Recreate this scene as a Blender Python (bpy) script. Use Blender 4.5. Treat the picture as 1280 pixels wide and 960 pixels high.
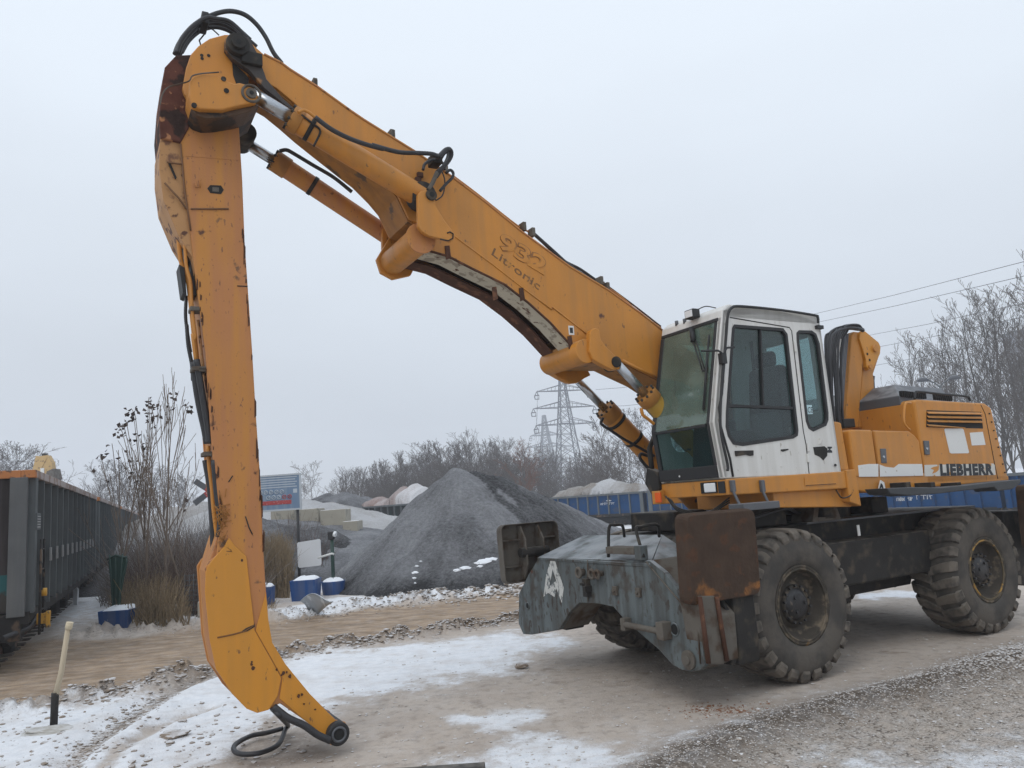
import bpy, bmesh, math, random
import numpy as np
from mathutils import Vector, Matrix, noise as mnoise
from mathutils.geometry import tessellate_polygon
R = math.radians
sc = bpy.context.scene
for o in list(bpy.data.objects): bpy.data.objects.remove(o)
COL = sc.collection
random.seed(7); rng = np.random.default_rng(7)

# ------------------------------------------------------------------ camera, sky, sun, exposure
FPX, CH, ROLL, HY = 950.0, 2.0, math.atan(0.07), 624.5
TILT = math.atan((HY-480)*math.cos(ROLL)/FPX)
cam = bpy.data.cameras.new('camera'); co = bpy.data.objects.new('camera', cam); COL.objects.link(co)
cam.sensor_fit = 'HORIZONTAL'; cam.sensor_width = 36; cam.lens = FPX/1280*36
cam.clip_start = .1; cam.clip_end = 3000
co.matrix_world = Matrix.Translation((0, 0, CH)) @ Matrix.Rotation(R(90)+TILT, 4, 'X') @ Matrix.Rotation(-ROLL, 4, 'Z')
sc.camera = co

w = bpy.data.worlds.new('World'); sc.world = w; w.use_nodes = True
nt = w.node_tree; N = nt.nodes; L = nt.links
bg = N['Background']; bg.inputs[1].default_value = 1.0
sky = N.new('ShaderNodeTexSky'); sky.sky_type = 'NISHITA'; sky.sun_disc = False
sky.sun_elevation = R(38); sky.sun_rotation = R(200)
skm = N.new('ShaderNodeVectorMath'); skm.operation = 'SCALE'; skm.inputs['Scale'].default_value = .08
L.new(sky.outputs[0], skm.inputs[0])
tc = N.new('ShaderNodeTexCoord'); sp = N.new('ShaderNodeSeparateXYZ'); L.new(tc.outputs['Generated'], sp.inputs[0])
nz = N.new('ShaderNodeTexNoise'); nz.inputs['Scale'].default_value = 1.6; nz.inputs['Detail'].default_value = 3
mpp = N.new('ShaderNodeMapping'); mpp.inputs['Scale'].default_value = (1, 1, 2.5)
L.new(tc.outputs['Generated'], mpp.inputs[0]); L.new(mpp.outputs[0], nz.inputs[0])
ad = N.new('ShaderNodeMath'); ad.operation = 'MULTIPLY_ADD'; ad.inputs[1].default_value = .26
sb = N.new('ShaderNodeMath'); sb.operation = 'SUBTRACT'; sb.inputs[1].default_value = .13
L.new(nz.outputs[0], ad.inputs[0]); L.new(sp.outputs['Z'], ad.inputs[2]); L.new(ad.outputs[0], sb.inputs[0])
cr = N.new('ShaderNodeValToRGB'); L.new(sb.outputs[0], cr.inputs[0])
e = cr.color_ramp.elements
e[0].position = 0; e[0].color = (.50, .53, .57, 1)
e[1].position = 1; e[1].color = (.95, 1.05, 1.18, 1)
for p, c in ((.12, (.57, .61, .66, 1)), (.3, (.72, .78, .85, 1)), (.52, (.86, .94, 1.03, 1))):
    q = e.new(p); q.color = c
mx = N.new('ShaderNodeMixRGB'); mx.inputs[0].default_value = .93
L.new(skm.outputs[0], mx.inputs[1]); L.new(cr.outputs[0], mx.inputs[2]); L.new(mx.outputs[0], bg.inputs[0])

sd = bpy.data.lights.new('sun', 'SUN'); sd.energy = .75; sd.angle = R(28); sd.color = (1, .97, .92)
so = bpy.data.objects.new('sun', sd); COL.objects.link(so)
so.rotation_euler = (R(90-38-12), 0, R(-28))
vs = sc.view_settings; vs.view_transform = 'Standard'; vs.look = 'None'; vs.exposure = 0.05; vs.gamma = 1; vs.use_curve_mapping = False
sc.cycles.max_bounces = 6; sc.cycles.diffuse_bounces = 3; sc.cycles.glossy_bounces = 3
sc.cycles.transparent_max_bounces = 12; sc.cycles.volume_bounces = 2; sc.cycles.use_adaptive_sampling = False; sc.cycles.use_denoising = True; sc.cycles.denoiser = 'OPENIMAGEDENOISE'; sc.cycles.denoising_prefilter = 'NONE'; sc.cycles.denoising_input_passes = 'RGB_ALBEDO_NORMAL'; sc.cycles.denoising_quality = 'HIGH'

# ------------------------------------------------------------------ reading positions of real planes off the view
def ray(px, py):
    x = (px-640)/FPX; y = -(py-480)/FPX
    xr = x*math.cos(ROLL)+y*math.sin(ROLL); yr = -x*math.sin(ROLL)+y*math.cos(ROLL)
    return np.array([xr, math.cos(TILT)-yr*math.sin(TILT), math.sin(TILT)+yr*math.cos(TILT)])
def G(px, py, z=0):
    d = ray(px, py); t = (z-CH)/d[2]; return np.array([d[0]*t, d[1]*t, z])
def AY(px, py, Y):
    d = ray(px, py); t = Y/d[1]; return np.array([d[0]*t, Y, CH+d[2]*t])
YAW = R(30); O = G(998, 860)
U = np.array([math.cos(YAW), math.sin(YAW), 0]); V = np.array([-U[1], U[0], 0]); C0 = np.array([0, 0, CH])
def _hit(px, py, n, off):
    d = ray(px, py); t = np.dot(O+n*off-C0, n)/np.dot(d, n); return C0+d*t-O
def M(px, py, l):                       # machine side plane at lateral offset l -> (s, z)
    p = _hit(px, py, V, l); return (float(p@U), float(p[2]))
def S(px, py, s):                       # machine cross plane at s -> (l, z)
    p = _hit(px, py, U, s); return (float(p@V), float(p[2]))
def P3(px, py, l):
    s, z = M(px, py, l); return (s, l, z)
def Zp(px, py, z):
    p = G(px, py, z)-O; return (float(p@U), float(p@V), z)
def zm(pts, ox, oy, k): return [(ox+x/k, oy+y/k) for x, y in pts]
def Ms(pts, l): return [M(x, y, l) for x, y in pts]

# ------------------------------------------------------------------ materials
def rgba(c): return (c[0], c[1], c[2], 1)
def mat(name, col, rough=.6, metal=0.0, var=.12, scale=3.0, spots=None, rust=None, streak=None, bump=.15, bscale=60, top=None, spec=.5, chips=None):
    """procedural paint: col varied by noise; spots=(colour, threshold, scale) rust likewise; streak=(colour, amount); top=(colour, amount) settles on upward faces"""
    m = bpy.data.materials.new(name); m.use_nodes = True
    nt = m.node_tree; N = nt.nodes; L = nt.links; b = N['Principled BSDF']
    b.inputs['Roughness'].default_value = rough; b.inputs['Metallic'].default_value = metal
    b.inputs['Specular IOR Level'].default_value = spec
    tc = N.new('ShaderNodeTexCoord'); src = tc.outputs['Object']
    def nse(s, det=5, mp=None, off=0):
        n = N.new('ShaderNodeTexNoise'); n.inputs['Scale'].default_value = s; n.inputs['Detail'].default_value = det
        mpn = N.new('ShaderNodeMapping'); mpn.inputs['Location'].default_value = (off, off*.7, off*.3)
        if mp: mpn.inputs['Scale'].default_value = mp
        L.new(src, mpn.inputs[0]); L.new(mpn.outputs[0], n.inputs[0]); return n.outputs[0]
    def step(v, t, wd=.06):
        r = N.new('ShaderNodeMapRange'); r.inputs[1].default_value = t-wd; r.inputs[2].default_value = t+wd
        r.interpolation_type = 'SMOOTHSTEP'; L.new(v, r.inputs[0]); return r.outputs[0]
    def mix(f, a, b_):
        x = N.new('ShaderNodeMixRGB')
        for i, vv in ((0, f), (1, a), (2, b_)):
            if hasattr(vv, 'is_output'): L.new(vv, x.inputs[i])
            else: x.inputs[i].default_value = vv if i == 0 else rgba(vv)
        return x.outputs[0]
    def mul(a, k):
        x = N.new('ShaderNodeMath'); x.operation = 'MULTIPLY'; L.new(a, x.inputs[0])
        if hasattr(k, 'is_output'): L.new(k, x.inputs[1])
        else: x.inputs[1].default_value = k
        return x.outputs[0]
    c = mix(nse(scale), tuple(v*(1-var) for v in col), tuple(min(v*(1+var), 1) for v in col))
    if streak: c = mix(mul(step(nse(1.0, 6, (9, 9, .7), 5), .52, .16), streak[1]), c, streak[0])
    if spots: c = mix(step(nse(spots[2], 10, None, 11), spots[1], spots[3] if len(spots) > 3 else .035), c, spots[0])
    if chips: c = mix(mul(step(nse(chips[2], 7, (1, 1, .45), 31), chips[1], .03), step(nse(1.4, 4, None, 60), .42, .2)), c, chips[0])
    if rust:
        f = step(nse(rust[2], 9, None, 23), rust[1], .03)
        c = mix(f, c, mix(nse(25, 4), rust[0], tuple(v*.45 for v in rust[0])))
    if top:
        g = N.new('ShaderNodeNewGeometry'); s2 = N.new('ShaderNodeSeparateXYZ'); L.new(g.outputs['Normal'], s2.inputs[0])
        f = mul(step(s2.outputs['Z'], .75, .2), mul(step(nse(top[2] if len(top) > 2 else 8, 6, None, 3), .45, .15), top[1])); c = mix(f, c, top[0])
    L.new(c, b.inputs['Base Color'])
    if bump:
        bp = N.new('ShaderNodeBump'); bp.inputs['Strength'].default_value = bump; bp.inputs['Distance'].default_value = .01
        L.new(nse(bscale, 4), bp.inputs['Height']); L.new(bp.outputs[0], b.inputs['Normal'])
    rr = N.new('ShaderNodeMapRange'); rr.inputs[3].default_value = max(rough-.12, .05); rr.inputs[4].default_value = min(rough+.12, 1)
    L.new(nse(7, 5, None, 40), rr.inputs[0]); L.new(rr.outputs[0], b.inputs['Roughness'])
    return m
RUSTC = (.13, .045, .02); DIRT = (.10, .07, .045)
m_yel = mat('yellow_paint', (.54, .218, .026), .48, spots=(DIRT, .735, 9), rust=(RUSTC, .745, 4), streak=((.36, .17, .045), .45), bump=.08, bscale=35, chips=((.20, .09, .03), .685, 22), top=((.42, .33, .22), .5))
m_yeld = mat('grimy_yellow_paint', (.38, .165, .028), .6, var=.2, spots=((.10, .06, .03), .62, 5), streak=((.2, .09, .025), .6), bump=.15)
m_yel2 = mat('bright_yellow_paint', (.60, .25, .022), .42, var=.07, spots=(DIRT, .72, 10), streak=((.42, .2, .035), .35), bump=.08, bscale=35, chips=((.20, .09, .03), .695, 24))
m_fade = mat('faded_orange_paint', (.43, .178, .060), .6, var=.14, scale=2, spots=((.14, .07, .035), .70, 7), rust=(RUSTC, .72, 5), streak=((.52, .225, .03), .7), bump=.15, chips=((.20, .09, .04), .66, 38))
m_pale = mat('bleached_yellow_paint', (.42, .22, .085), .65, spots=((.16, .07, .035), .62, 9, .06), rust=(RUSTC, .62, 8), bump=.2)
m_cream = mat('peeling_cream_paint', (.50, .46, .36), .8, spots=((.30, .26, .2), .55, 9), rust=(RUSTC, .66, 10), bump=.3)
m_rust = mat('rust_steel', (.085, .042, .028), .85, spec=.15, var=.45, scale=6, spots=((.17, .08, .045), .62, 9, .08), bump=.5, bscale=40)
m_rustpad = mat('rusty_brown_plate', (.060, .038, .026), .75, spec=.2, var=.45, scale=6, spots=((.26, .11, .035), .66, 2.2), bump=.5, bscale=30, rust=((.11, .055, .032), .60, 8))
m_white = mat('white_cab_paint', (.66, .65, .62), .4, var=.05, streak=((.50, .48, .44), .5), spots=((.4, .37, .32), .76, 12), bump=.05, bscale=20, chips=((.36, .33, .28), .66, 20))
m_wlabel = mat('white_label', (.68, .68, .66), .6, var=.05, spots=((.45, .4, .33), .68, 10))
m_torn = mat('torn_white_strip', (.60, .58, .53), .6, var=.05, spots=((.50, .23, .04), .62, 6))
m_black = mat('black_rubber_trim', (.018, .018, .019), .6, bump=.1)
m_hose = mat('black_hose', (.022, .022, .025), .5, var=.3, scale=10, bump=.1)
m_dark = mat('dark_oily_steel', (.030, .028, .026), .6, spec=.15, var=.35, scale=5, spots=((.085, .068, .05), .62, 6, .12), bump=.3, top=((.25, .23, .2), .5))
m_dkgrey = mat('dark_grey_panel', (.09, .095, .105), .5, var=.1, bump=.08, top=((.3, .3, .3), .5))
m_slot = mat('black_slot', (.012, .012, .012), .9, bump=0)
m_chrome = mat('chrome_rod', (.42, .44, .46), .30, metal=1, var=.05, bump=0)
m_grey = mat('weathered_grey_paint', (.125, .148, .152), .65, var=.2, scale=2.5, spots=((.07, .062, .052), .60, 5, .10), rust=((.14, .055, .028), .665, 5), streak=((.062, .062, .058), .75), bump=.25, spec=.3, chips=((.05, .04, .032), .60, 18), top=((.36, .38, .40), .75, 3))
m_greydk = mat('dirty_beige_steel', (.125, .112, .095), .8, spec=.2, var=.3, spots=((.07, .045, .03), .56, 6, .12), bump=.3)
m_tyre = mat('dusty_tyre_rubber', (.062, .057, .052), .85, spec=.2, var=.35, scale=4, spots=((.105, .092, .078), .50, 5, .16), bump=.5, bscale=25, top=((.2, .18, .155), .4))
m_tread = mat('dusty_tread_rubber', (.15, .130, .108), .9, spec=.2, var=.3, scale=5, spots=((.06, .055, .05), .56, 7, .14), bump=.6, bscale=25, top=((.24, .215, .18), .5))
m_rim = mat('dirty_rim', (.055, .047, .038), .75, spec=.2, var=.4, scale=6, spots=((.17, .135, .095), .60, 9, .1), rust=((.22, .12, .035), .71, 5), bump=.3)
m_hub = mat('oily_black_hub', (.015, .014, .015), .4, spots=((.10, .08, .06), .66, 14), bump=.3)
m_amber = mat('amber_lens', (.75, .12, .02), .25, bump=0)
m_lens = mat('lamp_glass', (.75, .77, .78), .15, bump=.2, bscale=80)
m_seat = mat('dark_seat_fabric', (.03, .033, .037), .9)
m_inter = mat('cab_interior_plastic', (.05, .055, .058), .7)
def glassm(name, tint, haze, hz_col, alpha):
    m = bpy.data.materials.new(name); m.use_nodes = True; nt = m.node_tree; N = nt.nodes; L = nt.links
    out = N['Material Output']; N.remove(N['Principled BSDF'])
    tr = N.new('ShaderNodeBsdfTransparent'); tr.inputs[0].default_value = rgba(tint)
    df = N.new('ShaderNodeBsdfDiffuse'); df.inputs[0].default_value = rgba(hz_col)
    gl = N.new('ShaderNodeBsdfGlossy'); gl.inputs['Roughness'].default_value = .05
    m1 = N.new('ShaderNodeMixShader'); m2 = N.new('ShaderNodeMixShader')
    tcn = N.new('ShaderNodeTexCoord'); nz = N.new('ShaderNodeTexNoise'); nz.inputs['Scale'].default_value = 2.2; nz.inputs['Detail'].default_value = 6
    L.new(tcn.outputs['Object'], nz.inputs[0])
    mr = N.new('ShaderNodeMapRange'); mr.inputs[1].default_value = .3; mr.inputs[2].default_value = .75
    mr.inputs[3].default_value = haze*.6; mr.inputs[4].default_value = min(haze*1.5, 1); L.new(nz.outputs[0], mr.inputs[0])
    L.new(mr.outputs[0], m1.inputs[0]); L.new(tr.outputs[0], m1.inputs[1]); L.new(df.outputs[0], m1.inputs[2])
    lw = N.new('ShaderNodeLayerWeight'); pw = N.new('ShaderNodeMath'); pw.operation = 'POWER'; pw.inputs[1].default_value = 3.5; L.new(lw.outputs['Facing'], pw.inputs[0])
    ma = N.new('ShaderNodeMath'); ma.operation = 'MULTIPLY_ADD'; ma.inputs[1].default_value = .7; ma.inputs[2].default_value = .045; L.new(pw.outputs[0], ma.inputs[0]); L.new(ma.outputs[0], m2.inputs[0]); L.new(m1.outputs[0], m2.inputs[1]); L.new(gl.outputs[0], m2.inputs[2]); L.new(m2.outputs[0], out.inputs[0])
    return m
m_glass = glassm('green_tinted_glass', (.64, .74, .74), .03, (.25, .32, .32), 1)
m_screen = glassm('dirty_sky_sheen_glass', (.42, .55, .50), .38, (.24, .31, .26), 1)  # diffuse part paints in the overcast sky's milky reflection, along with dirt

# ------------------------------------------------------------------ mesh building
class MB:
    def __init__(s): s.v = []; s.f = []; s.sm = []
    def add(s, vs, fs, smooth=False):
        b = len(s.v); s.v += [tuple(map(float, p)) for p in vs]; s.f += [tuple(b+i for i in f) for f in fs]; s.sm += [smooth]*len(fs); return s
    def prism(s, pts, l0, l1, axis='l', holes=None, fn=None):
        """pts 2D outline; axis l: (s,z) swept along l; axis s: (l,z) swept along s; axis z: (s,l) swept up"""
        def put(a, b_, t):
            if fn: return fn(a, b_, t)
            return {'l': (a, t, b_), 's': (t, a, b_), 'z': (a, b_, t)}[axis]
        loops = [list(pts)]+[list(h) for h in (holes or [])]
        flat = [p for lp in loops for p in lp]; n = len(flat)
        vs = [put(p[0], p[1], l0) for p in flat]+[put(p[0], p[1], l1) for p in flat]
        fs = []
        tri = tessellate_polygon([[Vector((p[0], p[1], 0)) for p in lp] for lp in loops]) if holes else [tuple(range(n))]
        for t in tri: fs.append(tuple(t)); fs.append(tuple(n+i for i in reversed(t)))
        k = 0
        for lp in loops:
            m_ = len(lp)
            for i in range(m_): a, b_ = k+i, k+(i+1) % m_; fs.append((a, b_, n+b_, n+a))
            k += m_
        return s.add(vs, fs)
    def box(s, x0, x1, y0, y1, z0, z1):
        return s.prism([(x0, y0), (x1, y0), (x1, y1), (x0, y1)], z0, z1, 'z')
    def tube(s, pts, r, n=8, cap=True, smooth=True):
        pts = [Vector(p) for p in pts]; m_ = len(pts); vs = []; fs = []; up = None
        for i, p in enumerate(pts):
            t = (pts[min(i+1, m_-1)]-pts[max(i-1, 0)]).normalized()
            if up is None: up = Vector((0, 0, 1)) if abs(t.z) < .9 else Vector((1, 0, 0))
            a = t.cross(up).normalized(); b_ = a.cross(t); up = b_ if b_.length > .1 else up
            rr = r[i] if isinstance(r, (list, tuple)) else r
            for k in range(n): th = 2*math.pi*k/n; vs.append(p+(a*math.cos(th)+b_*math.sin(th))*rr)
        for i in range(m_-1):
            for k in range(n): a = i*n+k; b_ = i*n+(k+1) % n; fs.append((a, b_, b_+n, a+n))
        s.add(vs, fs, smooth)
        if cap: b0 = len(s.v)-m_*n; s.f += [tuple(b0+k for k in reversed(range(n))), tuple(b0+(m_-1)*n+k for k in range(n))]; s.sm += [False, False]
        return s
    def cyl(s, p0, p1, r, r1=None, n=24):
        return s.tube([p0, p1], [r, r1 if r1 is not None else r], n)
    def lathe(s, prof, c, n=48, smooth=True, close=False):
        """profile of (radius, l) revolved about the l axis through c=(s, z)"""
        vs = []; fs = []
        m_ = len(prof)
        for i in range(n):
            th = 2*math.pi*i/n
            for r, l in prof: vs.append((c[0]+r*math.cos(th), l, c[1]+r*math.sin(th)))
        for i in range(n):
            j = (i+1) % n
            for k in range(m_-1 if not close else m_): k2 = (k+1) % m_; fs.append((i*m_+k, i*m_+k2, j*m_+k2, j*m_+k))
        return s.add(vs, fs, smooth)
    def build(s, name, m, parent=None, bevel=0, loc=None, recalc=True, seg=2):
        me = bpy.data.meshes.new(name); me.from_pydata(s.v, [], s.f)
        me.polygons.foreach_set('use_smooth', s.sm)
        if recalc:
            bm = bmesh.new(); bm.from_mesh(me); bmesh.ops.recalc_face_normals(bm, faces=bm.faces); bm.to_mesh(me); bm.free()
        for mm in (m if isinstance(m, (list, tuple)) else [m]): me.materials.append(mm)
        o = bpy.data.objects.new(name, me); COL.objects.link(o)
        if parent: o.parent = parent
        if loc is not None: o.location = loc
        if bevel:
            bv = o.modifiers.new('b', 'BEVEL'); bv.width = bevel; bv.segments = seg; bv.limit_method = 'ANGLE'; bv.angle_limit = R(35); bv.harden_normals = False
        return o
def bez(pts, n=10):                      # Catmull-Rom through pts
    P = [Vector(p) for p in pts]; P = [P[0]*2-P[1]]+P+[P[-1]*2-P[-2]]; out = []
    for i in range(1, len(P)-2):
        for k in range(n):
            t = k/n; a, b_, c, d = P[i-1:i+3]
            out.append(.5*((2*b_)+(c-a)*t+(2*a-5*b_+4*c-d)*t*t+(3*b_-a-3*c+d)*t**3))
    out.append(P[-2]); return out
def tag(o, label=None, cat=None, group=None, kind=None):
    if label: o['label'] = label
    if cat: o['category'] = cat
    if group: o['group'] = group
    if kind: o['kind'] = kind
    return o
def empty(name, loc, rz=0):
    o = bpy.data.objects.new(name, None); COL.objects.link(o); o.location = loc; o.rotation_euler = (0, 0, rz); o.empty_display_size = .3; return o
def copy_tree(o, parent=None):
    c = o.copy(); COL.objects.link(c)
    if parent: c.parent = parent
    for ch in list(o.children): copy_tree(ch, c)
    return c
def circ(cx, cy, r, n=24, a0=0, a1=2*math.pi): return [(cx+r*math.cos(a0+(a1-a0)*i/n), cy+r*math.sin(a0+(a1-a0)*i/n)) for i in range(n if a1-a0 > 6.2 else n+1)]
def text_mesh(txt, bold=0.0, space=1.0):
    cu = bpy.data.curves.new('t', 'FONT'); cu.body = txt; cu.size = 1; cu.offset = bold; cu.space_character = space; cu.resolution_u = 3
    o = bpy.data.objects.new('t', cu); COL.objects.link(o); dg = bpy.context.evaluated_depsgraph_get(); dg.update()
    me = bpy.data.meshes.new_from_object(o.evaluated_get(dg)); bpy.data.objects.remove(o)
    vs = [(v.co.x, v.co.y) for v in me.vertices]; fs = [tuple(p.vertices) for p in me.polygons]; bpy.data.meshes.remove(me)
    x0 = min(a for a, b in vs); x1 = max(a for a, b in vs); y0 = min(b for a, b in vs); y1 = max(b for a, b in vs)
    return [((a-x0)/(x1-x0), (b-y0)/(y1-y0)) for a, b in vs], fs

# ================================================================== GROUND
def vnoise(x, y, seed=0):
    xi = np.floor(x).astype(np.int64); yi = np.floor(y).astype(np.int64); fx = x-xi; fy = y-yi
    fx = fx*fx*(3-2*fx); fy = fy*fy*(3-2*fy)
    def h(a, b_):
        n = (a*374761393+b_*668265263+seed*1442695041) & 0xffffffff; n = ((n ^ (n >> 13))*1274126177) & 0xffffffff
        return ((n ^ (n >> 16)) & 0xffff)/65535.0
    return (h(xi, yi)*(1-fx)+h(xi+1, yi)*fx)*(1-fy)+(h(xi, yi+1)*(1-fx)+h(xi+1, yi+1)*fx)*fy
def fbm(x, y, o=5, seed=0, g=.5):
    s = 0; a = 1; t = 0
    for i in range(o): s = s+a*vnoise(x*2**i+i*17.3, y*2**i-i*9.1, seed+i); t += a; a *= g
    return s/t
def dpoly(x, y, P):
    d = np.full(np.shape(x), 1e9)
    for (ax, ay), (bx, by) in zip(P[:-1], P[1:]):
        vx, vy = bx-ax, by-ay; t = np.clip(((x-ax)*vx+(y-ay)*vy)/(vx*vx+vy*vy+1e-9), 0, 1)
        d = np.minimum(d, np.hypot(x-ax-t*vx, y-ay-t*vy))
    return d
def sdf(x, y, P):                         # positive inside
    d = dpoly(x, y, P+[P[0]]); ins = np.zeros(np.shape(x), bool)
    for (ax, ay), (bx, by) in zip(P, P[1:]+[P[0]]):
        c = ((ay > y) != (by > y)) & (x < (bx-ax)*(y-ay)/((by-ay) if by != ay else 1e-9)+ax); ins ^= c
    return np.where(ins, d, -d)
def gp(pts): return [tuple(G(x, y)[:2]) for x, y in pts]
def ss(x, a, b_): t = np.clip((x-a)/(b_-a), 0, 1); return t*t*(3-2*t)
ROAD = gp([(-250, 960), (0, 884), (60, 876), (140, 868), (215, 852), (290, 836), (370, 818), (480, 801), (640, 779), (820, 757), (1000, 745), (1000, 722), (820, 731), (650, 741), (520, 757), (440, 766), (335, 778), (240, 787), (150, 800), (60, 800), (-60, 815), (-250, 850)])
BERM = gp([(-120, 925), (0, 892), (60, 884), (150, 866), (215, 850), (290, 834), (370, 816), (480, 799), (640, 777), (820, 756)])
BANK = gp([(130, 790), (240, 783), (340, 774), (440, 761), (520, 752), (650, 738), (760, 728)])
BERM2 = gp([(820, 975), (900, 935), (985, 905), (1080, 880), (1180, 856), (1290, 822), (1400, 795)])
RUT1 = gp([(70, 975), (110, 930), (160, 895), (215, 862), (262, 845)])
RUT2 = gp([(110, 985), (150, 935), (200, 905), (262, 885)])
SNOW1 = gp([(-200, 1200), (-200, 945), (0, 890), (70, 882), (150, 872), (260, 848), (370, 822), (500, 803), (640, 789), (700, 800), (640, 835), (560, 842), (520, 862), (430, 872), (380, 900), (330, 935), (250, 960), (150, 1150)])
SNOW2 = gp([(470, 1000), (520, 965), (600, 940), (640, 925), (720, 925), (780, 935), (870, 912), (880, 925), (850, 962), (800, 1020)])
SNOW3 = gp([(1060, 740), (1140, 738), (1180, 742), (1160, 750), (1065, 749)])
SNOW4 = gp([(340, 775), (350, 762), (420, 745), (500, 741), (560, 744), (640, 737), (640, 743), (520, 756), (430, 768), (360, 780)])
SNOW5 = gp([(1000, 1000), (1120, 950), (1300, 925), (1500, 930), (1500, 1100), (1000, 1100)])
SNOW6 = gp([(200, 784), (215, 745), (262, 735), (262, 778)])
SNOW7 = gp([(575, 900), (620, 890), (650, 893), (610, 912)])
SNOWC = gp([(880, 935), (1000, 893), (1100, 868), (1190, 842), (1150, 842), (1000, 874), (900, 900), (800, 950)])
GRAV = gp([(780, 1010), (850, 945), (985, 895), (1100, 868), (1200, 840), (1400, 780), (1600, 900), (1600, 1200), (780, 1200)])
HOLE = gp([(275, 960), (290, 905), (350, 890), (400, 905), (440, 915), (420, 945), (330, 960)])
def ground_z(x, y):
    z = .05*(fbm(x*.25, y*.25, 3, 3)-.5)
    c = fbm(x*5, y*5, 4, 9, .6)
    db = dpoly(x, y, BERM); z = z+np.exp(-(db/.28)**2)*(.03+.15*ss(c, .38, .72))
    dk = dpoly(x, y, BANK); z = z+np.exp(-(dk/.6)**2)*(.03+.18*ss(c, .35, .72))
    d2 = dpoly(x, y, BERM2); z = z+np.exp(-(d2/.36)**2)*(.06+.06*c)
    for P, wd, dp in ((RUT1, .16, .05), (RUT2, .10, .035)):
        d = dpoly(x, y, P); z = z-dp*np.exp(-(d/wd)**2)+dp*.8*np.exp(-((d-wd*2)/(wd*.8))**2)*(.5+c)
    ro = ss(sdf(x, y, ROAD), -.3, .4)
    dirx, diry = .985, .17
    a = x*dirx+y*diry; b_ = -x*diry+y*dirx
    z = z+ro*(-.05+.05*fbm(a*.35, b_*2.6, 4, 21)+.02*fbm(a*2.5, b_*5, 3, 5))
    z = z+.010*(fbm(x*3, y*3, 4, 31)-.5)+.006*(fbm(x*16, y*16, 3, 41)-.5)
    gv = ss(sdf(x, y, GRAV), -.1, .3); z = z+gv*.035*(fbm(x*11, y*11, 3, 51, .7)-.4)
    ho = ss(sdf(x, y, HOLE), -.1, .2); z = z-ho*.05*fbm(x*3, y*3, 4, 8)
    far = ss(np.hypot(x, y), 28, 60); z = z*(1-far*.5)
    m_ = sdf(x, y, MACH); z = z*(1-.85*ss(m_, -.6, .3))
    return z
MACH = [tuple((O+U*a+V*b_)[:2]) for a, b_ in ((-.6, -.1), (4.2, -.1), (4.2, 3), (-.6, 3))]
def gz(x, y): return float(ground_z(np.array([x], float), np.array([y], float))[0])

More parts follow.
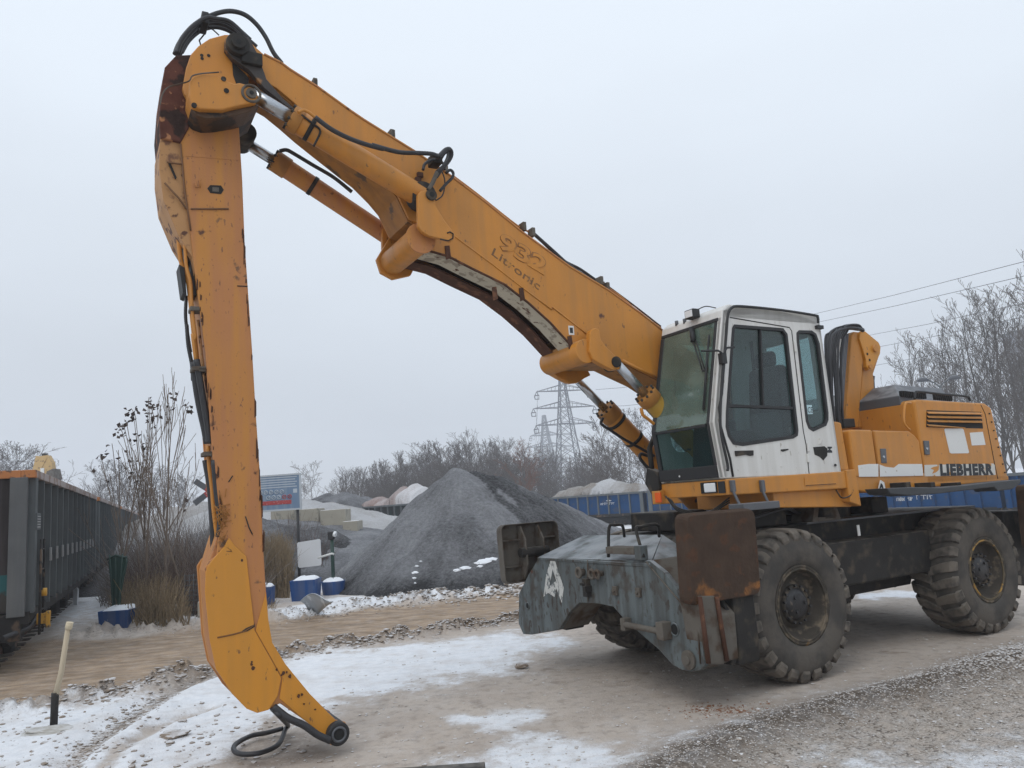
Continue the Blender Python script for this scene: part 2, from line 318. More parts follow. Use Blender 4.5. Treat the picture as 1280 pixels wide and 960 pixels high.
def make_ground():
    az = np.concatenate([np.radians(np.linspace(-44, 44, 760)), np.radians(np.linspace(44, 316, 90)[1:-1])])
    r = np.concatenate([[0], 1.2*np.power(430/1.2, np.linspace(0, 1, 640))])
    nA = len(az); RR, AA = np.meshgrid(r, az, indexing='ij'); X = (RR*np.sin(AA)).ravel(); Y = (RR*np.cos(AA)).ravel()
    Zz = ground_z(X, Y)
    nr = len(r); i = np.arange(nr-1)[:, None]; j = np.arange(nA)[None, :]; j2 = (j+1) % nA
    q = np.stack([i*nA+j, i*nA+j2, (i+1)*nA+j2, (i+1)*nA+j], -1).reshape(-1, 4)
    me = bpy.data.meshes.new('ground'); me.vertices.add(len(X)); me.vertices.foreach_set('co', np.stack([X, Y, Zz], -1).ravel())
    me.loops.add(q.size); me.loops.foreach_set('vertex_index', q.ravel().astype(np.int32))
    me.polygons.add(len(q)); me.polygons.foreach_set('loop_start', np.arange(0, q.size, 4, dtype=np.int32)); me.polygons.foreach_set('loop_total', np.full(len(q), 4, np.int32))
    me.update(calc_edges=True); me.polygons.foreach_set('use_smooth', np.ones(len(q), bool))
    n1 = fbm(X*2.2, Y*2.2, 5, 61)-.5; n2 = fbm(X*.7, Y*.7, 4, 71)-.5
    sn = np.zeros(len(X))
    for P, wgt, sft in ((SNOW1, 1.0, .5), (SNOW2, .85, .35), (SNOW3, .9, .2), (SNOW4, .95, .4), (SNOW5, .75, .5), (SNOW6, .9, .3), (SNOW7, .8, .15), (SNOWC, .50, .25)):
        d = sdf(X, Y, P)+n1*.9+n2*.7; sn = np.maximum(sn, wgt*ss(d, -sft*1.1, sft*1.3))
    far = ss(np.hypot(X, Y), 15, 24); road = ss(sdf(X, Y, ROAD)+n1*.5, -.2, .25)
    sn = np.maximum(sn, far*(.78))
    db = dpoly(X, Y, BERM); sn = sn*(1-.55*np.exp(-(db/.22)**2))
    sn = sn*(1-.7*np.exp(-(dpoly(X, Y, BERM2)/.3)**2))
    sn = sn*(1-.9*ss(sdf(X, Y, HOLE)+n1*.6, -.1, .3))
    for P in (RUT1, RUT2): sn = sn*(1-.75*np.exp(-(dpoly(X, Y, P)/.09)**2))
    sn = sn*(1-road)
    gv = ss(sdf(X, Y, GRAV)+n1*.4, -.2, .4)
    d2 = dpoly(X, Y, BERM2)
    dk = np.exp(-(d2/.34)**2)*1.0+np.exp(-(db/.3)**2)*.45+np.exp(-(dpoly(X, Y, RUT1)/.13)**2)*.8*ss(fbm(X*1.5, Y*1.5, 3, 17), .35, .6)+ss(sdf(X, Y, HOLE)+n1*.4, -.1, .3)*.35
    col = np.stack([sn, road, gv, np.clip(dk, 0, 1)], -1).astype(np.float32)
    a = me.color_attributes.new('cover', 'FLOAT_COLOR', 'POINT'); a.data.foreach_set('color', col.ravel())
    o = bpy.data.objects.new('ground', me); COL.objects.link(o); tag(o, kind='structure')
    m = bpy.data.materials.new('winter_yard_ground'); m.use_nodes = True; nt = m.node_tree; N = nt.nodes; L = nt.links; b = N['Principled BSDF']
    tc = N.new('ShaderNodeTexCoord'); at = N.new('ShaderNodeVertexColor'); at.layer_name = 'cover'
    sp = N.new('ShaderNodeSeparateColor'); L.new(at.outputs[0], sp.inputs[0])
    def nse(s, det=6, mp=None, rough=.55):
        n = N.new('ShaderNodeTexNoise'); n.inputs['Scale'].default_value = s; n.inputs['Detail'].default_value = det; n.inputs['Roughness'].default_value = rough
        if mp:
            q = N.new('ShaderNodeMapping'); q.inputs['Scale'].default_value = mp; q.inputs['Rotation'].default_value = (0, 0, R(-10)); L.new(tc.outputs['Object'], q.inputs[0]); L.new(q.outputs[0], n.inputs[0])
        else: L.new(tc.outputs['Object'], n.inputs[0])
        return n.outputs[0]
    def mth(op, a, b_):
        x = N.new('ShaderNodeMath'); x.operation = op
        for i, vv in enumerate((a, b_)):
            if hasattr(vv, 'is_output'): L.new(vv, x.inputs[i])
            else: x.inputs[i].default_value = vv
        return x.outputs[0]
    def step(v, t0, t1):
        r_ = N.new('ShaderNodeMapRange'); r_.inputs[1].default_value = t0; r_.inputs[2].default_value = t1; r_.interpolation_type = 'SMOOTHSTEP'; L.new(v, r_.inputs[0]); return r_.outputs[0]
    def mix(f, a, b_):
        x = N.new('ShaderNodeMixRGB')
        for i, vv in ((0, f), (1, a), (2, b_)):
            if hasattr(vv, 'is_output'): L.new(vv, x.inputs[i])
            else: x.inputs[i].default_value = vv if i == 0 else rgba(vv)
        return x.outputs[0]
    fine = nse(90, 5); med = nse(9, 6); big = nse(1.2, 6)
    base = mix(step(big, .3, .7), (.43, .36, .30), (.52, .45, .385))
    base = mix(step(med, .45, .7), base, (.37, .31, .26))
    base = mix(step(nse(2.3, 7), .58, .70), base, (.30, .245, .20))
    mud = mix(step(nse(2.2, 8, (.8, 2.6, 1), .65), .35, .68), (.215, .150, .095), (.42, .305, .205))
    mud = mix(step(fine, .55, .7), mud, (.18, .13, .09))
    c = mix(sp.outputs[1], base, mud)
    vo = N.new('ShaderNodeTexVoronoi'); vo.inputs['Scale'].default_value = 55; vo.inputs['Randomness'].default_value = 1; L.new(tc.outputs['Object'], vo.inputs[0])
    gr = N.new('ShaderNodeValToRGB'); L.new(vo.outputs['Color'], gr.inputs[0]); e = gr.color_ramp.elements
    e[0].position = .12; e[0].color = (.11, .088, .068, 1); e[1].position = .95; e[1].color = (.62, .585, .55, 1)
    q = e.new(.4); q.color = (.34, .29, .24, 1); q = e.new(.8); q.color = (.46, .41, .36, 1)
    c = mix(mth('MULTIPLY', sp.outputs[2], step(med, .32, .55)), c, gr.outputs[0])
    c = mix(mth('MULTIPLY', at.outputs['Alpha'], step(nse(22, 6), .30, .50)), c, (.085, .062, .042))
    # reddish spill near the front wheel
    # snow
    sm = mth('ADD', sp.outputs[0], mth('MULTIPLY', mth('SUBTRACT', nse(5, 9, None, .72), .5), 2.0))
    sm = mth('ADD', sm, mth('MULTIPLY', mth('SUBTRACT', fine, .5), .55))
    sf = step(sm, .22, .90)
    sf = mth('MULTIPLY', sf, mth('ADD', mth('MULTIPLY', step(nse(2.5, 7), .25, .6), .35), .62))
    c = mix(mth('MULTIPLY', step(sm, -.25, .55), .22), c, (.60, .60, .61))
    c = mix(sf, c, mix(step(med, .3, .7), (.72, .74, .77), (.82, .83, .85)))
    L.new(c, b.inputs['Base Color']); b.inputs['Roughness'].default_value = .8; b.inputs['Specular IOR Level'].default_value = .3
    bp = N.new('ShaderNodeBump'); bp.inputs['Strength'].default_value = .8; bp.inputs['Distance'].default_value = .02
    hh = mth('ADD', mth('MULTIPLY', nse(35, 8, None, .65), .9), mth('MULTIPLY', mth('MULTIPLY', vo.outputs['Distance'], sp.outputs[2]), -.9))
    hh = mth('ADD', hh, mth('MULTIPLY', mth('MULTIPLY', nse(3, 7, (1.1, 4, 1)), sp.outputs[1]), 1.2)); hh = mth('ADD', hh, mth('MULTIPLY', sf, .25))
    L.new(hh, bp.inputs['Height']); L.new(bp.outputs[0], b.inputs['Normal'])
    me.materials.append(m)
make_ground()

# ================================================================== THE MATERIAL HANDLER
mh = empty('material_handler', tuple(O), YAW)
tag(mh, 'yellow wheeled material handler with white cab and long bent boom reaching the ground', 'construction machine')
LM = 1.45                                  # centre line of the machine
# ---- wheels
TW = .60
def tyre_profile():
    ro, ri, w_ = .728, .385, TW
    return [(ri, .05), (ri+.02, .025), (.47, .005), (.56, 0), (.63, .012), (.675, .04), (ro-.008, .085), (ro, .14), (ro+.004, w_/2), (ro, w_-.14), (ro-.008, w_-.085), (.675, w_-.04), (.63, w_-.012), (.56, w_), (.47, w_-.005), (ri+.02, w_-.025), (ri, w_-.05), (ri-.01, w_-.1), (ri-.01, .1)]
def make_wheel(rimmat=None):
    root = MB().lathe([(.385, .045), (.395, .03), (.375, .028), (.345, .045), (.33, .085), (.315, .13), (.30, .16), (.215, .175), (.20, .16), (.195, .12), (.19, .11), (.0, .11), (.0, .13), (.18, .13), (.28, .20), (.33, .3), (.37, .45), (.385, .45)], (0, 0), 56).build('wheel', rimmat or m_rim, mh)
    MB().lathe(tyre_profile(), (0, 0), 72, True, True).build('tyre', m_tyre, root)
    t = MB(); n = 25
    for side in (0, 1):
        for i in range(n):
            a0 = 2*math.pi*(i+.5*side)/n; wd = 2*math.pi/n*.60*random.uniform(.94, 1.04)
            st = [(.012, .635, 0), (.004, .662, .0), (.014, .710, .008), (.050, .748, .02), (.13, .760, .04), (.22, .764, .075), (.312, .762, .12)]
            vs = []
            for l, r, sk in st:
                l_ = l if not side else TW-l
                rb = .60 if r < .67 else .70 if r < .72 else .722
                lb = l_+(.04 if not side else -.04)*(1 if l < .05 else 0)
                taper = 1.0 if l < .06 else 1.0-.15*(l-.06)/.2
                for sg in (-1, 1): a = a0+sk+sg*wd/2*taper; vs.append((r*math.cos(a), l_, r*math.sin(a)))
                for sg in (-1, 1): a = a0+sk+sg*wd/2*1.12*taper; vs.append((rb*math.cos(a), lb, rb*math.sin(a)))
            fs = []
            for k in range(len(st)-1):
                p = k*4; q = p+4
                fs += [(p, p+1, q+1, q), (p, q, q+2, p+2), (p+1, p+3, q+3, q+1)]
            fs += [(0, 2, 3, 1), (4*len(st)-4, 4*len(st)-3, 4*len(st)-1, 4*len(st)-2)]
            t.add(vs, fs)
    t.build('tread', m_tread, root, bevel=.008, seg=1)
    h = MB().lathe([(0, .075), (.10, .075), (.135, .085), (.15, .105), (.17, .115), (.17, .14)], (0, 0), 32)
    for i in range(14): a = 2*math.pi*i/14; h.cyl((.185*math.cos(a), .085, .185*math.sin(a)), (.185*math.cos(a), .12, .185*math.sin(a)), .014, n=6)
    for a in (.3, 2.4, 4.3): h.cyl((.085*math.cos(a), .06, .085*math.sin(a)), (.085*math.cos(a), .08, .085*math.sin(a)), .02, n=6)
    h.build('hub', m_hub, root)
    MB().tube([(.352*math.cos(2*math.pi*i/40), .036, .352*math.sin(2*math.pi*i/40)) for i in range(41)], .012, 6, False).build('lock_ring', m_rim, root)
    return root
wf = make_wheel(); wf['label'] = 'front wheel nearest, dusty tyre with black oily hub'
RZ = .752
wf.location = (.245, 0, RZ); wf.rotation_euler = (0, .2, 0)
wr = copy_tree(wf, mh); wr.location = (3.56, 0, RZ); wr.rotation_euler = (0, 1.3, 0); wr['label'] = 'rear wheel with flaking yellow on its rim'
for ch in wr.children:
    if ch.name.startswith('lock_ring'):
        ch.data = ch.data.copy(); ch.data.materials[0] = mat('flaking_yellow_rim', (.10, .075, .04), .7, spots=((.40, .22, .045), .52, 5), bump=.3)
for x, rt, lb in ((.245, 2.0, 'far front wheel in shade behind the grey frame'), (3.56, .7, 'far rear wheel in the shade')):
    c = copy_tree(wf, mh); c.location = (x, 2*LM, RZ); c.rotation_euler = (0, rt, math.pi); c['label'] = lb
# ---- undercarriage
ch = MB(); ch.prism([(-.7, .72), (-.55, 1.30), (-.2, 1.50), (4.3, 1.48), (4.55, 1.2), (4.5, .85), (3.0, .80), (2.9, .62), (1.0, .62), (.9, .80)], .62, 2.28)
chs = ch.build('chassis', m_dark, mh, .01)
for x in (.245, 3.56):
    a = MB().lathe([(.0, .38), (.16, .38), (.16, .55), (.10, .6), (.10, 2.3), (.16, 2.35), (.16, 2.52), (0, 2.52)], (x, RZ), 20); a.lathe([(0, 1.1), (.2, 1.15), (.29, 1.3), (.29, 1.6), (.2, 1.75), (0, 1.8)], (x, RZ), 20)
    a.build('axle', m_dark, chs)
MB().box(1.0, 2.9, .28, .62, .80, 1.28).build('tank', m_dark, chs, .02)
MB().prism([(.95, 1.50), (4.25, 1.48), (4.25, 1.50), (.95, 1.52)], .45, 2.4).build('chassis_deck', m_dkgrey, chs)
MB().box(*(lambda s, z: (s-.02, s+.02, .268, .278, z-.06, z+.06))(*M(1073.5, 663, .27))).build('label_plate', m_wlabel, chs)
p1 = P3(1030, 641, .5)
MB().prism([(p1[0]-.28, 1.50), (p1[0]-.18, 1.75), (p1[0]+.14, 1.75), (p1[0]+.22, 1.50)], .45, .75, holes=[[(p1[0]-.18, 1.56), (p1[0]-.12, 1.70), (p1[0]+.06, 1.70), (p1[0]+.10, 1.56)]]).build('access_step', m_greydk, chs)
tt = MB(); cx = 1.75
tt.prism(circ(cx, LM, .78, 40), 1.48, 1.64, 'z'); tt.prism(circ(cx, LM, .68, 40), 1.64, 1.80, 'z'); tt.build('slewing_ring', m_dark, chs)
rr_ = MB()
for i in range(36): a = 2*math.pi*i/36; MB().cyl((cx+.72*math.cos(a), LM+.72*math.sin(a), 1.63), (cx+.72*math.cos(a), LM+.72*math.sin(a), 1.665), .02, n=6).build('bolt', m_dark, chs)
bp = MB()   # boxes, valves and hose bundle glimpsed under the deck
for x, y, z, a, b_, c in ((.2, .5, 1.52, .5, .5, .22), (2.35, .6, 1.52, .3, .4, .2), (-.3, 1.2, 1.52, .5, .8, .22), (1.25, .45, 1.52, .2, .3, .2)): MB().box(x, x+a, y, y+b_, z, z+c).build('valve_block', m_dark, chs, .02)
hs = MB()
for k in range(9):
    y0 = .35+.09*k; hs.tube(bez([(-.5+.05*k, y0, 1.66+.02*(k % 3)), (-.1, y0+.1, 1.60), (.5, y0+.15*math.sin(k), 1.70), (1.1, y0+.3, 1.62), (1.5, y0+.4, 1.75)], 6), .018, 6)
hs.build('hose_bundle', m_hose, chs)
# ---- front stabiliser frame
SF = -1.3
fz = lambda pts: [S(x, y, SF) for x, y in zm(pts, 610, 620, 3.765)]
front = fz([(240, 289), (190, 370), (145, 460), (143, 600), (165, 650), (205, 653), (335, 628), (385, 545), (430, 503), (510, 505), (590, 522), (640, 580), (720, 652), (800, 720), (868, 795), (910, 818), (960, 827), (995, 822), (1018, 800), (1000, 580), (930, 490), (830, 360), (760, 305)])
sf = MB().prism(front, SF, SF+.055, 's').build('stabiliser_frame', m_grey, mh, .008)
sf['label'] = 'grey front stabiliser frame with a white letter A'
lmax = max(p[0] for p in front); lmin = min(p[0] for p in front)
ft = fz([(240, 289)])[0]; fr = fz([(760, 305)])[0]
b = MB(); b.prism([(ft[0], ft[1]), (fr[0], fr[1]), (fz([(930, 490)])[0]), (fz([(1000, 580)])[0]), fz([(1018, 800)])[0], fz([(960, 827)])[0], fz([(868, 795)])[0], fz([(640, 580)])[0], fz([(590, 522)])[0], fz([(430, 503)])[0], fz([(385, 545)])[0], fz([(335, 628)])[0], fz([(205, 653)])[0], fz([(165, 650)])[0], fz([(143, 600)])[0], fz([(145, 460)])[0], fz([(190, 370)])[0]], SF+.055, SF+.42, 's')
b.build('frame_box', m_greydk, sf, .008)
bs = -.62                                   # sloped lid
l1, z1 = S(730, 669, bs); l2, z2 = S(828, 668, bs)
zt = ft[1]
lid = MB(); lid.add([(SF-.01, ft[0]+.02, zt), (SF-.01, fr[0]-.02, zt), (bs, l2, z2), (bs, l1, z1), (SF-.01, ft[0]+.02, zt-.03), (SF-.01, fr[0]-.02, zt-.03), (bs, l2, z2-.25), (bs, l1, z1-.25)],
    [(0, 1, 2, 3), (4, 7, 6, 5), (0, 4, 5, 1), (1, 5, 6, 2), (2, 6, 7, 3), (3, 7, 4, 0)])
lid.add([(SF, fr[0]-.02, zt), (bs, l2, z2), (bs, l2-.55, zt-.02), (SF, fr[0]-.35, zt-.35), (bs, l2-.5, zt-.35)], [(0, 1, 2), (0, 2, 4, 3), (1, 4, 2), (0, 3, 4, 1)])
lid.build('lid', m_grey, sf, .006)
def ring_boss(l, z, r, d=.05): return MB().cyl((SF-d, l, z), (SF+.01, l, z), r, n=20)
for (x, y), r in zip([(433, 360), (495, 367), (520, 367)], (.05, .045, .04)):
    l, z = S(*zm([(x, y)], 610, 620, 3.765)[0], SF-.05); q = MB(); q.tube([(SF-.07, l+r*math.cos(t*.5236), z+r*math.sin(t*.5236)) for t in range(13)], .016, 8, False); q.cyl((SF-.06, l, z), (SF, l, z), r*.75, n=16); q.build('hose_port', m_greydk, sf)
l, z = S(*zm([(463, 430)], 610, 620, 3.765)[0], SF-.04); q = MB().box(SF-.06, SF, l-.03, l+.05, z-.10, z+.09); q.box(SF-.09, SF, l-.05, l, z-.04, z+.02); q.box(SF-.08, SF, l+.01, l+.07, z+.02, z+.05); q.build('latch_block', m_dark, sf, .005)
for x, y in ((593, 447), (702, 455)):
    l, z = S(*zm([(x, y)], 610, 620, 3.765)[0], SF-.03); q = MB().box(SF-.03, SF, l-.035, l+.035, z-.045, z+.045); q.cyl((SF-.05, l, z), (SF-.02, l, z), .018, n=10); q.build('mounting_lug', m_greydk, sf, .004)
pts = [S(*p, SF-.08) for p in zm([(640, 605), (815, 640)], 610, 620, 3.765)]
q = MB(); q.tube([(SF-.07, pts[0][0], pts[0][1]), (SF-.07, pts[1][0], pts[1][1])], .03, 10); q.box(SF-.11, SF, pts[1][0]-.06, pts[1][0]+.04, pts[1][1]-.07, pts[1][1]+.09); q.box(SF-.09, SF, pts[0][0]-.02, pts[0][0]+.05, pts[0][1]-.06, pts[0][1]+.06); q.build('tow_bar', m_greydk, sf, .006)
for x, y, r in ((880, 628, .055), (188, 517, .04)):
    l, z = S(*zm([(x, y)], 610, 620, 3.765)[0], SF); q = MB(); q.cyl((SF-.004, l, z), (SF+.02, l, z), r, n=20); q.build('pin_hole', m_slot, sf); q = MB(); q.tube([(SF-.006, l+r*math.cos(t*.2618), z+r*math.sin(t*.2618)) for t in range(25)], .007, 6, False); q.build('hole_rim', m_grey, sf)
l, z = S(*zm([(950, 770)], 610, 620, 3.765)[0], SF); q = MB().cyl((SF-.03, l, z), (SF, l, z), .085, n=24); q.cyl((SF-.05, l, z), (SF, l, z), .04, n=16); q.build('pivot_boss', m_greydk, sf, .004)
# white letter A, slanted legs with a notch
Apts = fz([(297, 297), (313, 297), (357, 432), (348, 503), (322, 432), (313, 475), (283, 455), (262, 474), (275, 370)]); Ah = fz([(305, 342), (322, 398), (290, 425)])
MB().prism(Apts, SF-.003, SF-.0005, 's', holes=[Ah]).build('letter_a_marking', mat('worn_white_marking', (.56, .56, .53), .7, var=.1, spots=((.14, .155, .155), .60, 11), chips=((.13, .14, .14), .58, 30)), sf)
# weld seams
for ps in ([(470, 300), (470, 500)], [(745, 310), (880, 470), (985, 590), (1000, 790)]):
    w_ = [S(*p, SF-.004) for p in zm(ps, 610, 620, 3.765)]; MB().tube([(SF-.004, a, b_) for a, b_ in w_], .009, 6).build('weld_seam', m_greydk, sf)
# grab handles and step on the lid
for base, cnt in (([(567, 288), (570, 150), (598, 137), (632, 140), (642, 190)], 0), ([(733, 288), (697, 160), (720, 145), (795, 135), (806, 190)], 1)):
    q = []
    for i, (x, y) in enumerate(zm(base, 610, 620, 3.765)):
        s_ = SF-.02+[0, .06, .12, .32, .42][i]; l, z = S(x, y, s_); q.append((s_, l, z))
    MB().tube(bez(q, 5), .017, 8).build('grab_handle', m_dark, sf)
l0, z0 = S(763, 689, SF); l3, z3 = S(798, 690, SF); MB().box(SF-.06, SF+.1, min(l0, l3), max(l0, l3), z0-.02, z0+.05).build('step_plate', m_greydk, sf, .006)
l0, z0 = S(802, 692, SF); MB().box(SF-.05, SF+.04, l0-.05, l0+.05, z0-.06, z0+.08).build('hinge_block', m_grey, sf, .006)
# torn opening with packed dirt at the near top edge
q = MB().add([(SF-.006, *S(x, y, SF-.006)) for x, y in zm([(765, 300), (775, 285), (860, 285), (868, 302)], 610, 620, 3.765)], [(0, 1, 2, 3)])
# outrigger pads and levers (near, far, rear)
def pad(name, sc_, lc, zc, out, tilt_, label, mt, half=(.43, .40)):
    o = empty(name, (sc_, lc, zc)); o.parent = mh
    hw, hh = half; rr = .07
    pts = []
    for cx_, cz_, a0 in ((hw-rr, hh-rr, 0), (-hw+rr, hh-rr, 90), (-hw+rr, -hh+rr, 180), (hw-rr, -hh+rr, 270)):
        pts += [(cx_+rr*math.cos(R(a0+22.5*k)), cz_+rr*math.sin(R(a0+22.5*k))) for k in range(5)]
    m_ = MB(); m_.prism(pts, -.02, .03)
    n = len(pts); inn = [(a*.97, b_*.97) for a, b_ in pts]
    vs = [(a, .03, b_) for a, b_ in pts]+[(a*1.0, -.11, b_*1.0) for a, b_ in pts]+[(a, -.11, b_) for a, b_ in inn]+[(a, .03, b_) for a, b_ in inn]
    m_ = MB()
    # dished plate: outer face with turned-in rim
    vs = [(a, 0, b_) for a, b_ in inn]+[(a, .04, b_) for a, b_ in pts]+[(a*1.0, .15, b_*1.0) for a, b_ in pts]+[(a, .15, b_) for a, b_ in inn]+[(a*.96, .045, b_*.96) for a, b_ in pts]
    fs = [tuple(range(n))]
    for k in range(4):
        for i in range(n): j = (i+1) % n; fs.append((k*n+i, k*n+j, (k+1)*n+j, (k+1)*n+i))
    fs.append(tuple(4*n+i for i in reversed(range(n)))); m_.add(vs, fs)
    p = m_.build('pad_plate', mt, o, .006)
    rb = MB()
    for x in (-.13, .13): rb.prism([(-hh+.03, .04), (-hh+.03, .13), (-.15, .24), (.15, .24), (hh-.03, .13), (hh-.03, .04)], x-.012, x+.012, fn=lambda a, b_, t: (t, b_, a))
    for x in (-hh*.45, hh*.45): rb.box(-hw+.03, -.14, .04, .10, x-.01, x+.01); rb.box(.14, hw-.03, .04, .10, x-.01, x+.01)
    rb.build('pad_rib', m_greydk, p, .004)
    MB().cyl((-.2, .19, 0), (.2, .19, 0), .06, n=16).build('pad_pin', m_dark, p)
    o.rotation_euler = (tilt_, 0, 0 if out < 0 else math.pi); o['label'] = label; return o
pad('outrigger_pad', -.975, -.20, 1.36, -1, R(3), 'rusty brown square outrigger pad folded upright', m_rustpad, (.44, .40))
pad('outrigger_pad', -1.13, 3.12, 1.33, 1, R(3), 'far outrigger pad seen from its ribbed grey inside', m_greydk, (.42, .36))
pad('outrigger_pad', 4.72, -.20, 1.33, -1, R(3), 'rear outrigger pad at the very edge of the view', m_rustpad, (.44, .40))
for (s0, lc, sg) in ((SF+.15, .02, -1), (SF+.15, 2.88, 1)):
    q = MB()
    q.prism([(lc-.12*sg*0-.13, .36), (lc+.13, .36), (lc+.14, .55), (lc+.14, 1.15), (lc-.14, 1.15), (lc-.15, .5)], SF+.44, SF+.72, 's')
    o = q.build('outrigger_lever', m_dark, mh, .02)
    MB().cyl((SF+.40, lc, .46), (SF+.76, lc, .46), .09, n=20).build('lever_pin', m_greydk, o)
q = MB()
x0 = [M(x, y, -.18) for x, y in zm([(135, 180), (245, 180), (330, 750), (300, 770)], 840, 720, 6.86)]
q.prism(x0, -.20, .10); x1 = [M(x, y, -.22) for x, y in zm([(240, 175), (385, 170), (485, 720), (455, 765), (345, 765)], 840, 720, 6.86)]
q2 = MB().prism(x1, -.20, .06); o = q2.build('outrigger_arm', m_greydk, mh, .012); o['label'] = 'grimy near outrigger arm below the rusty pad'
for a, b_ in (((248, 180), (325, 750)), ((392, 180), (482, 730))):
    pp = [M(*p, -.23) for p in zm([a, b_], 840, 720, 6.86)]; MB().tube([(pp[0][0], -.215, pp[0][1]), (pp[1][0], -.215, pp[1][1])], .022, 6).build('arm_edge', m_rust, o)
x2 = [M(x, y, -.10) for x, y in zm([(400, 180), (420, 190), (500, 310), (545, 420), (550, 690), (530, 765), (495, 765), (490, 400), (460, 320)], 840, 720, 6.86)]
MB().prism(x2, -.12, .02).build('splash_guard', m_dark, o, .01)
q = MB(); q.prism([(4.15, .5), (4.25, 1.42), (4.75, 1.40), (4.75, .9), (4.5, .45)], .1, 2.8); q.build('rear_stabiliser', m_dark, mh, .02)
# ================================================================== UPPER STRUCTURE
NL = .10                                    # near side plane of the cab and housing
Z4 = lambda pts: zm(pts, 800, 370, 3.43)
Z5 = lambda pts: zm(pts, 1030, 380, 3.43)
# deck
dk = MB()
dk.prism([(-.56, 1.895), (-.56, 2.055), (1.35, 2.055), (1.35, 1.865)], NL-.02, 1.15)
front_low = M(965, 617, NL)
dk.prism([(.15, 1.73), (.15, 1.89), (1.36, 1.87), (1.50, 1.70), (1.36, 1.66)], NL+.06, 1.3)
dk.prism([(1.22, 1.72), (1.22, 2.07), (1.38, 2.07), (1.40, 1.66)], NL-.04, NL+.2)
dk.prism([(1.30, 1.86), (1.30, 2.06), (4.50, 1.86), (4.50, 1.80), (1.6, 1.80)], NL, 2.8)
dk.prism([(.75, 1.80), (.75, 2.05), (1.3, 2.05), (1.3, 1.80)], 1.15, 2.75)
deck = dk.build('deck', m_yel, mh, .012)
MB().prism([(.55, 1.925), (.55, 2.015), (1.05, 2.01), (1.05, 1.92)], NL-.026, NL-.021).build('access_panel', m_yel, deck)
q = MB().prism([(a, b_) for a, b_ in ((.56, 1.93), (.56, 1.935), (1.04, 1.93), (1.04, 1.925))], NL-.028, NL-.02); q.build('panel_gap', m_slot, deck)
# headlamp in the front face of the deck
def frontpt(x, y, s_): l, z = S(x, y, s_); return (s_, l, z)
def fbox(x0, y0, x1, y1, s_, d0, d1):      # box on the front face spanning two pixels corners
    a = S(x0, y0, s_); c = S(x1, y1, s_); return (s_-d0, s_+d1, min(a[0], c[0]), max(a[0], c[0]), min(a[1], c[1]), max(a[1], c[1]))
MB().box(*fbox(876, 603.5, 897, 616, -.565, .01, .02)).build('lamp_recess', m_slot, deck)
MB().box(*fbox(880, 604.5, 895, 615, -.575, .012, .01)).build('headlamp', m_lens, deck, .01)
MB().box(*fbox(897, 602, 907, 616, -.566, .004, .01)).build('black_corner_patch', m_black, deck)
# amber indicator on its bracket at the far front corner
q = MB().box(*fbox(816, 614, 828, 630, -.62, .02, .05)); ib = q.build('indicator_housing', m_yel, deck, .006)
MB().box(*fbox(819, 616, 827, 628, -.645, .012, .01)).build('indicator_lens', m_amber, ib, .004)
q = MB(); q.tube([frontpt(815, 590, -.55), frontpt(812, 560, -.5), frontpt(818, 545, -.4)], .03, 8); q.build('mirror_stay', m_dark, deck)
q = MB(); q.prism([S(808, 585, -.6), S(806, 605, -.6), S(814, 618, -.6), S(824, 612, -.6), S(822, 590, -.6)], -.6, -.5, 's'); q.build('mirror_back', m_dark, deck, .01)
# steps hung from the cab base
q = MB()
for x in (916, 953):
    a = P3(x, 600, NL-.05); b_ = P3(x+1, 615, NL-.05); c_ = P3(x+9, 632, NL-.12); q.tube([a, b_, c_], .016, 6); q.box(a[0]-.025, a[0]+.025, NL-.06, NL-.02, b_[2], a[2])
a = P3(920, 634, NL-.14); b_ = P3(965, 630, NL-.14); q.prism([(a[0], a[2]-.04), (a[0], a[2]+.03), (b_[0], b_[2]+.03), (b_[0], b_[2]-.04)], NL-.24, NL-.04)
q.build('cab_step', m_dkgrey, deck, .008)
# underside pipes
q = MB()
for k in range(3):
    pts = [P3(832+3*k, 620+2*k, .6), P3(850, 640-2*k, .5), P3(885, 640+k, .4), P3(912, 622+3*k, .3)]; MB().tube(bez(pts, 6), .008, 6).build('under_cab_pipe', m_dark, deck)
MB().tube(bez([P3(1045, 612, .1), P3(1052, 622, .06), P3(1062, 620, .06), P3(1066, 612, .08)], 5), .008, 5).build('under_cab_pipe', m_dark, deck)

# ---- cab shell
cabL, cabR = NL, 1.05
def fprof(z):                               # front profile of the cab: s as a function of height
    t = [(2.06, -.575), (2.62, -.635), (3.80, -.335)]
    if z <= t[1][0]: a, b_ = t[0], t[1]
    else: a, b_ = t[1], t[2]
    k = (z-a[0])/(b_[0]-a[0]); return a[1]+k*(b_[1]-a[1])
side = Ms(Z4([(350, 42), (300, 540), (352, 780), (865, 762), (770, 100), (755, 80), (420, 42)]), NL)
side[0] = (-.335, 3.80); side[1] = (-.635, 2.62); side[2] = (-.575, 2.06)
win1 = Ms(Z4([(405, 127), (612, 143), (628, 165), (674, 575), (672, 596), (655, 606), (440, 638), (400, 632), (380, 600), (371, 560), (372, 500), (398, 140)]), NL)
win2 = Ms(Z4([(682, 152), (735, 153), (752, 165), (766, 205), (803, 500), (803, 530), (795, 552), (742, 576), (725, 565), (714, 535), (675, 190), (674, 160)]), NL)
cab = MB().prism(side, NL, NL+.06, holes=[win1, win2])
cab.prism(side, cabR-.05, cabR, holes=[[(a+.05, b_) for a, b_ in win1]])
rs = side[3][0]; rt = side[4][0]; zb, ztp = side[3][1], side[4][1]
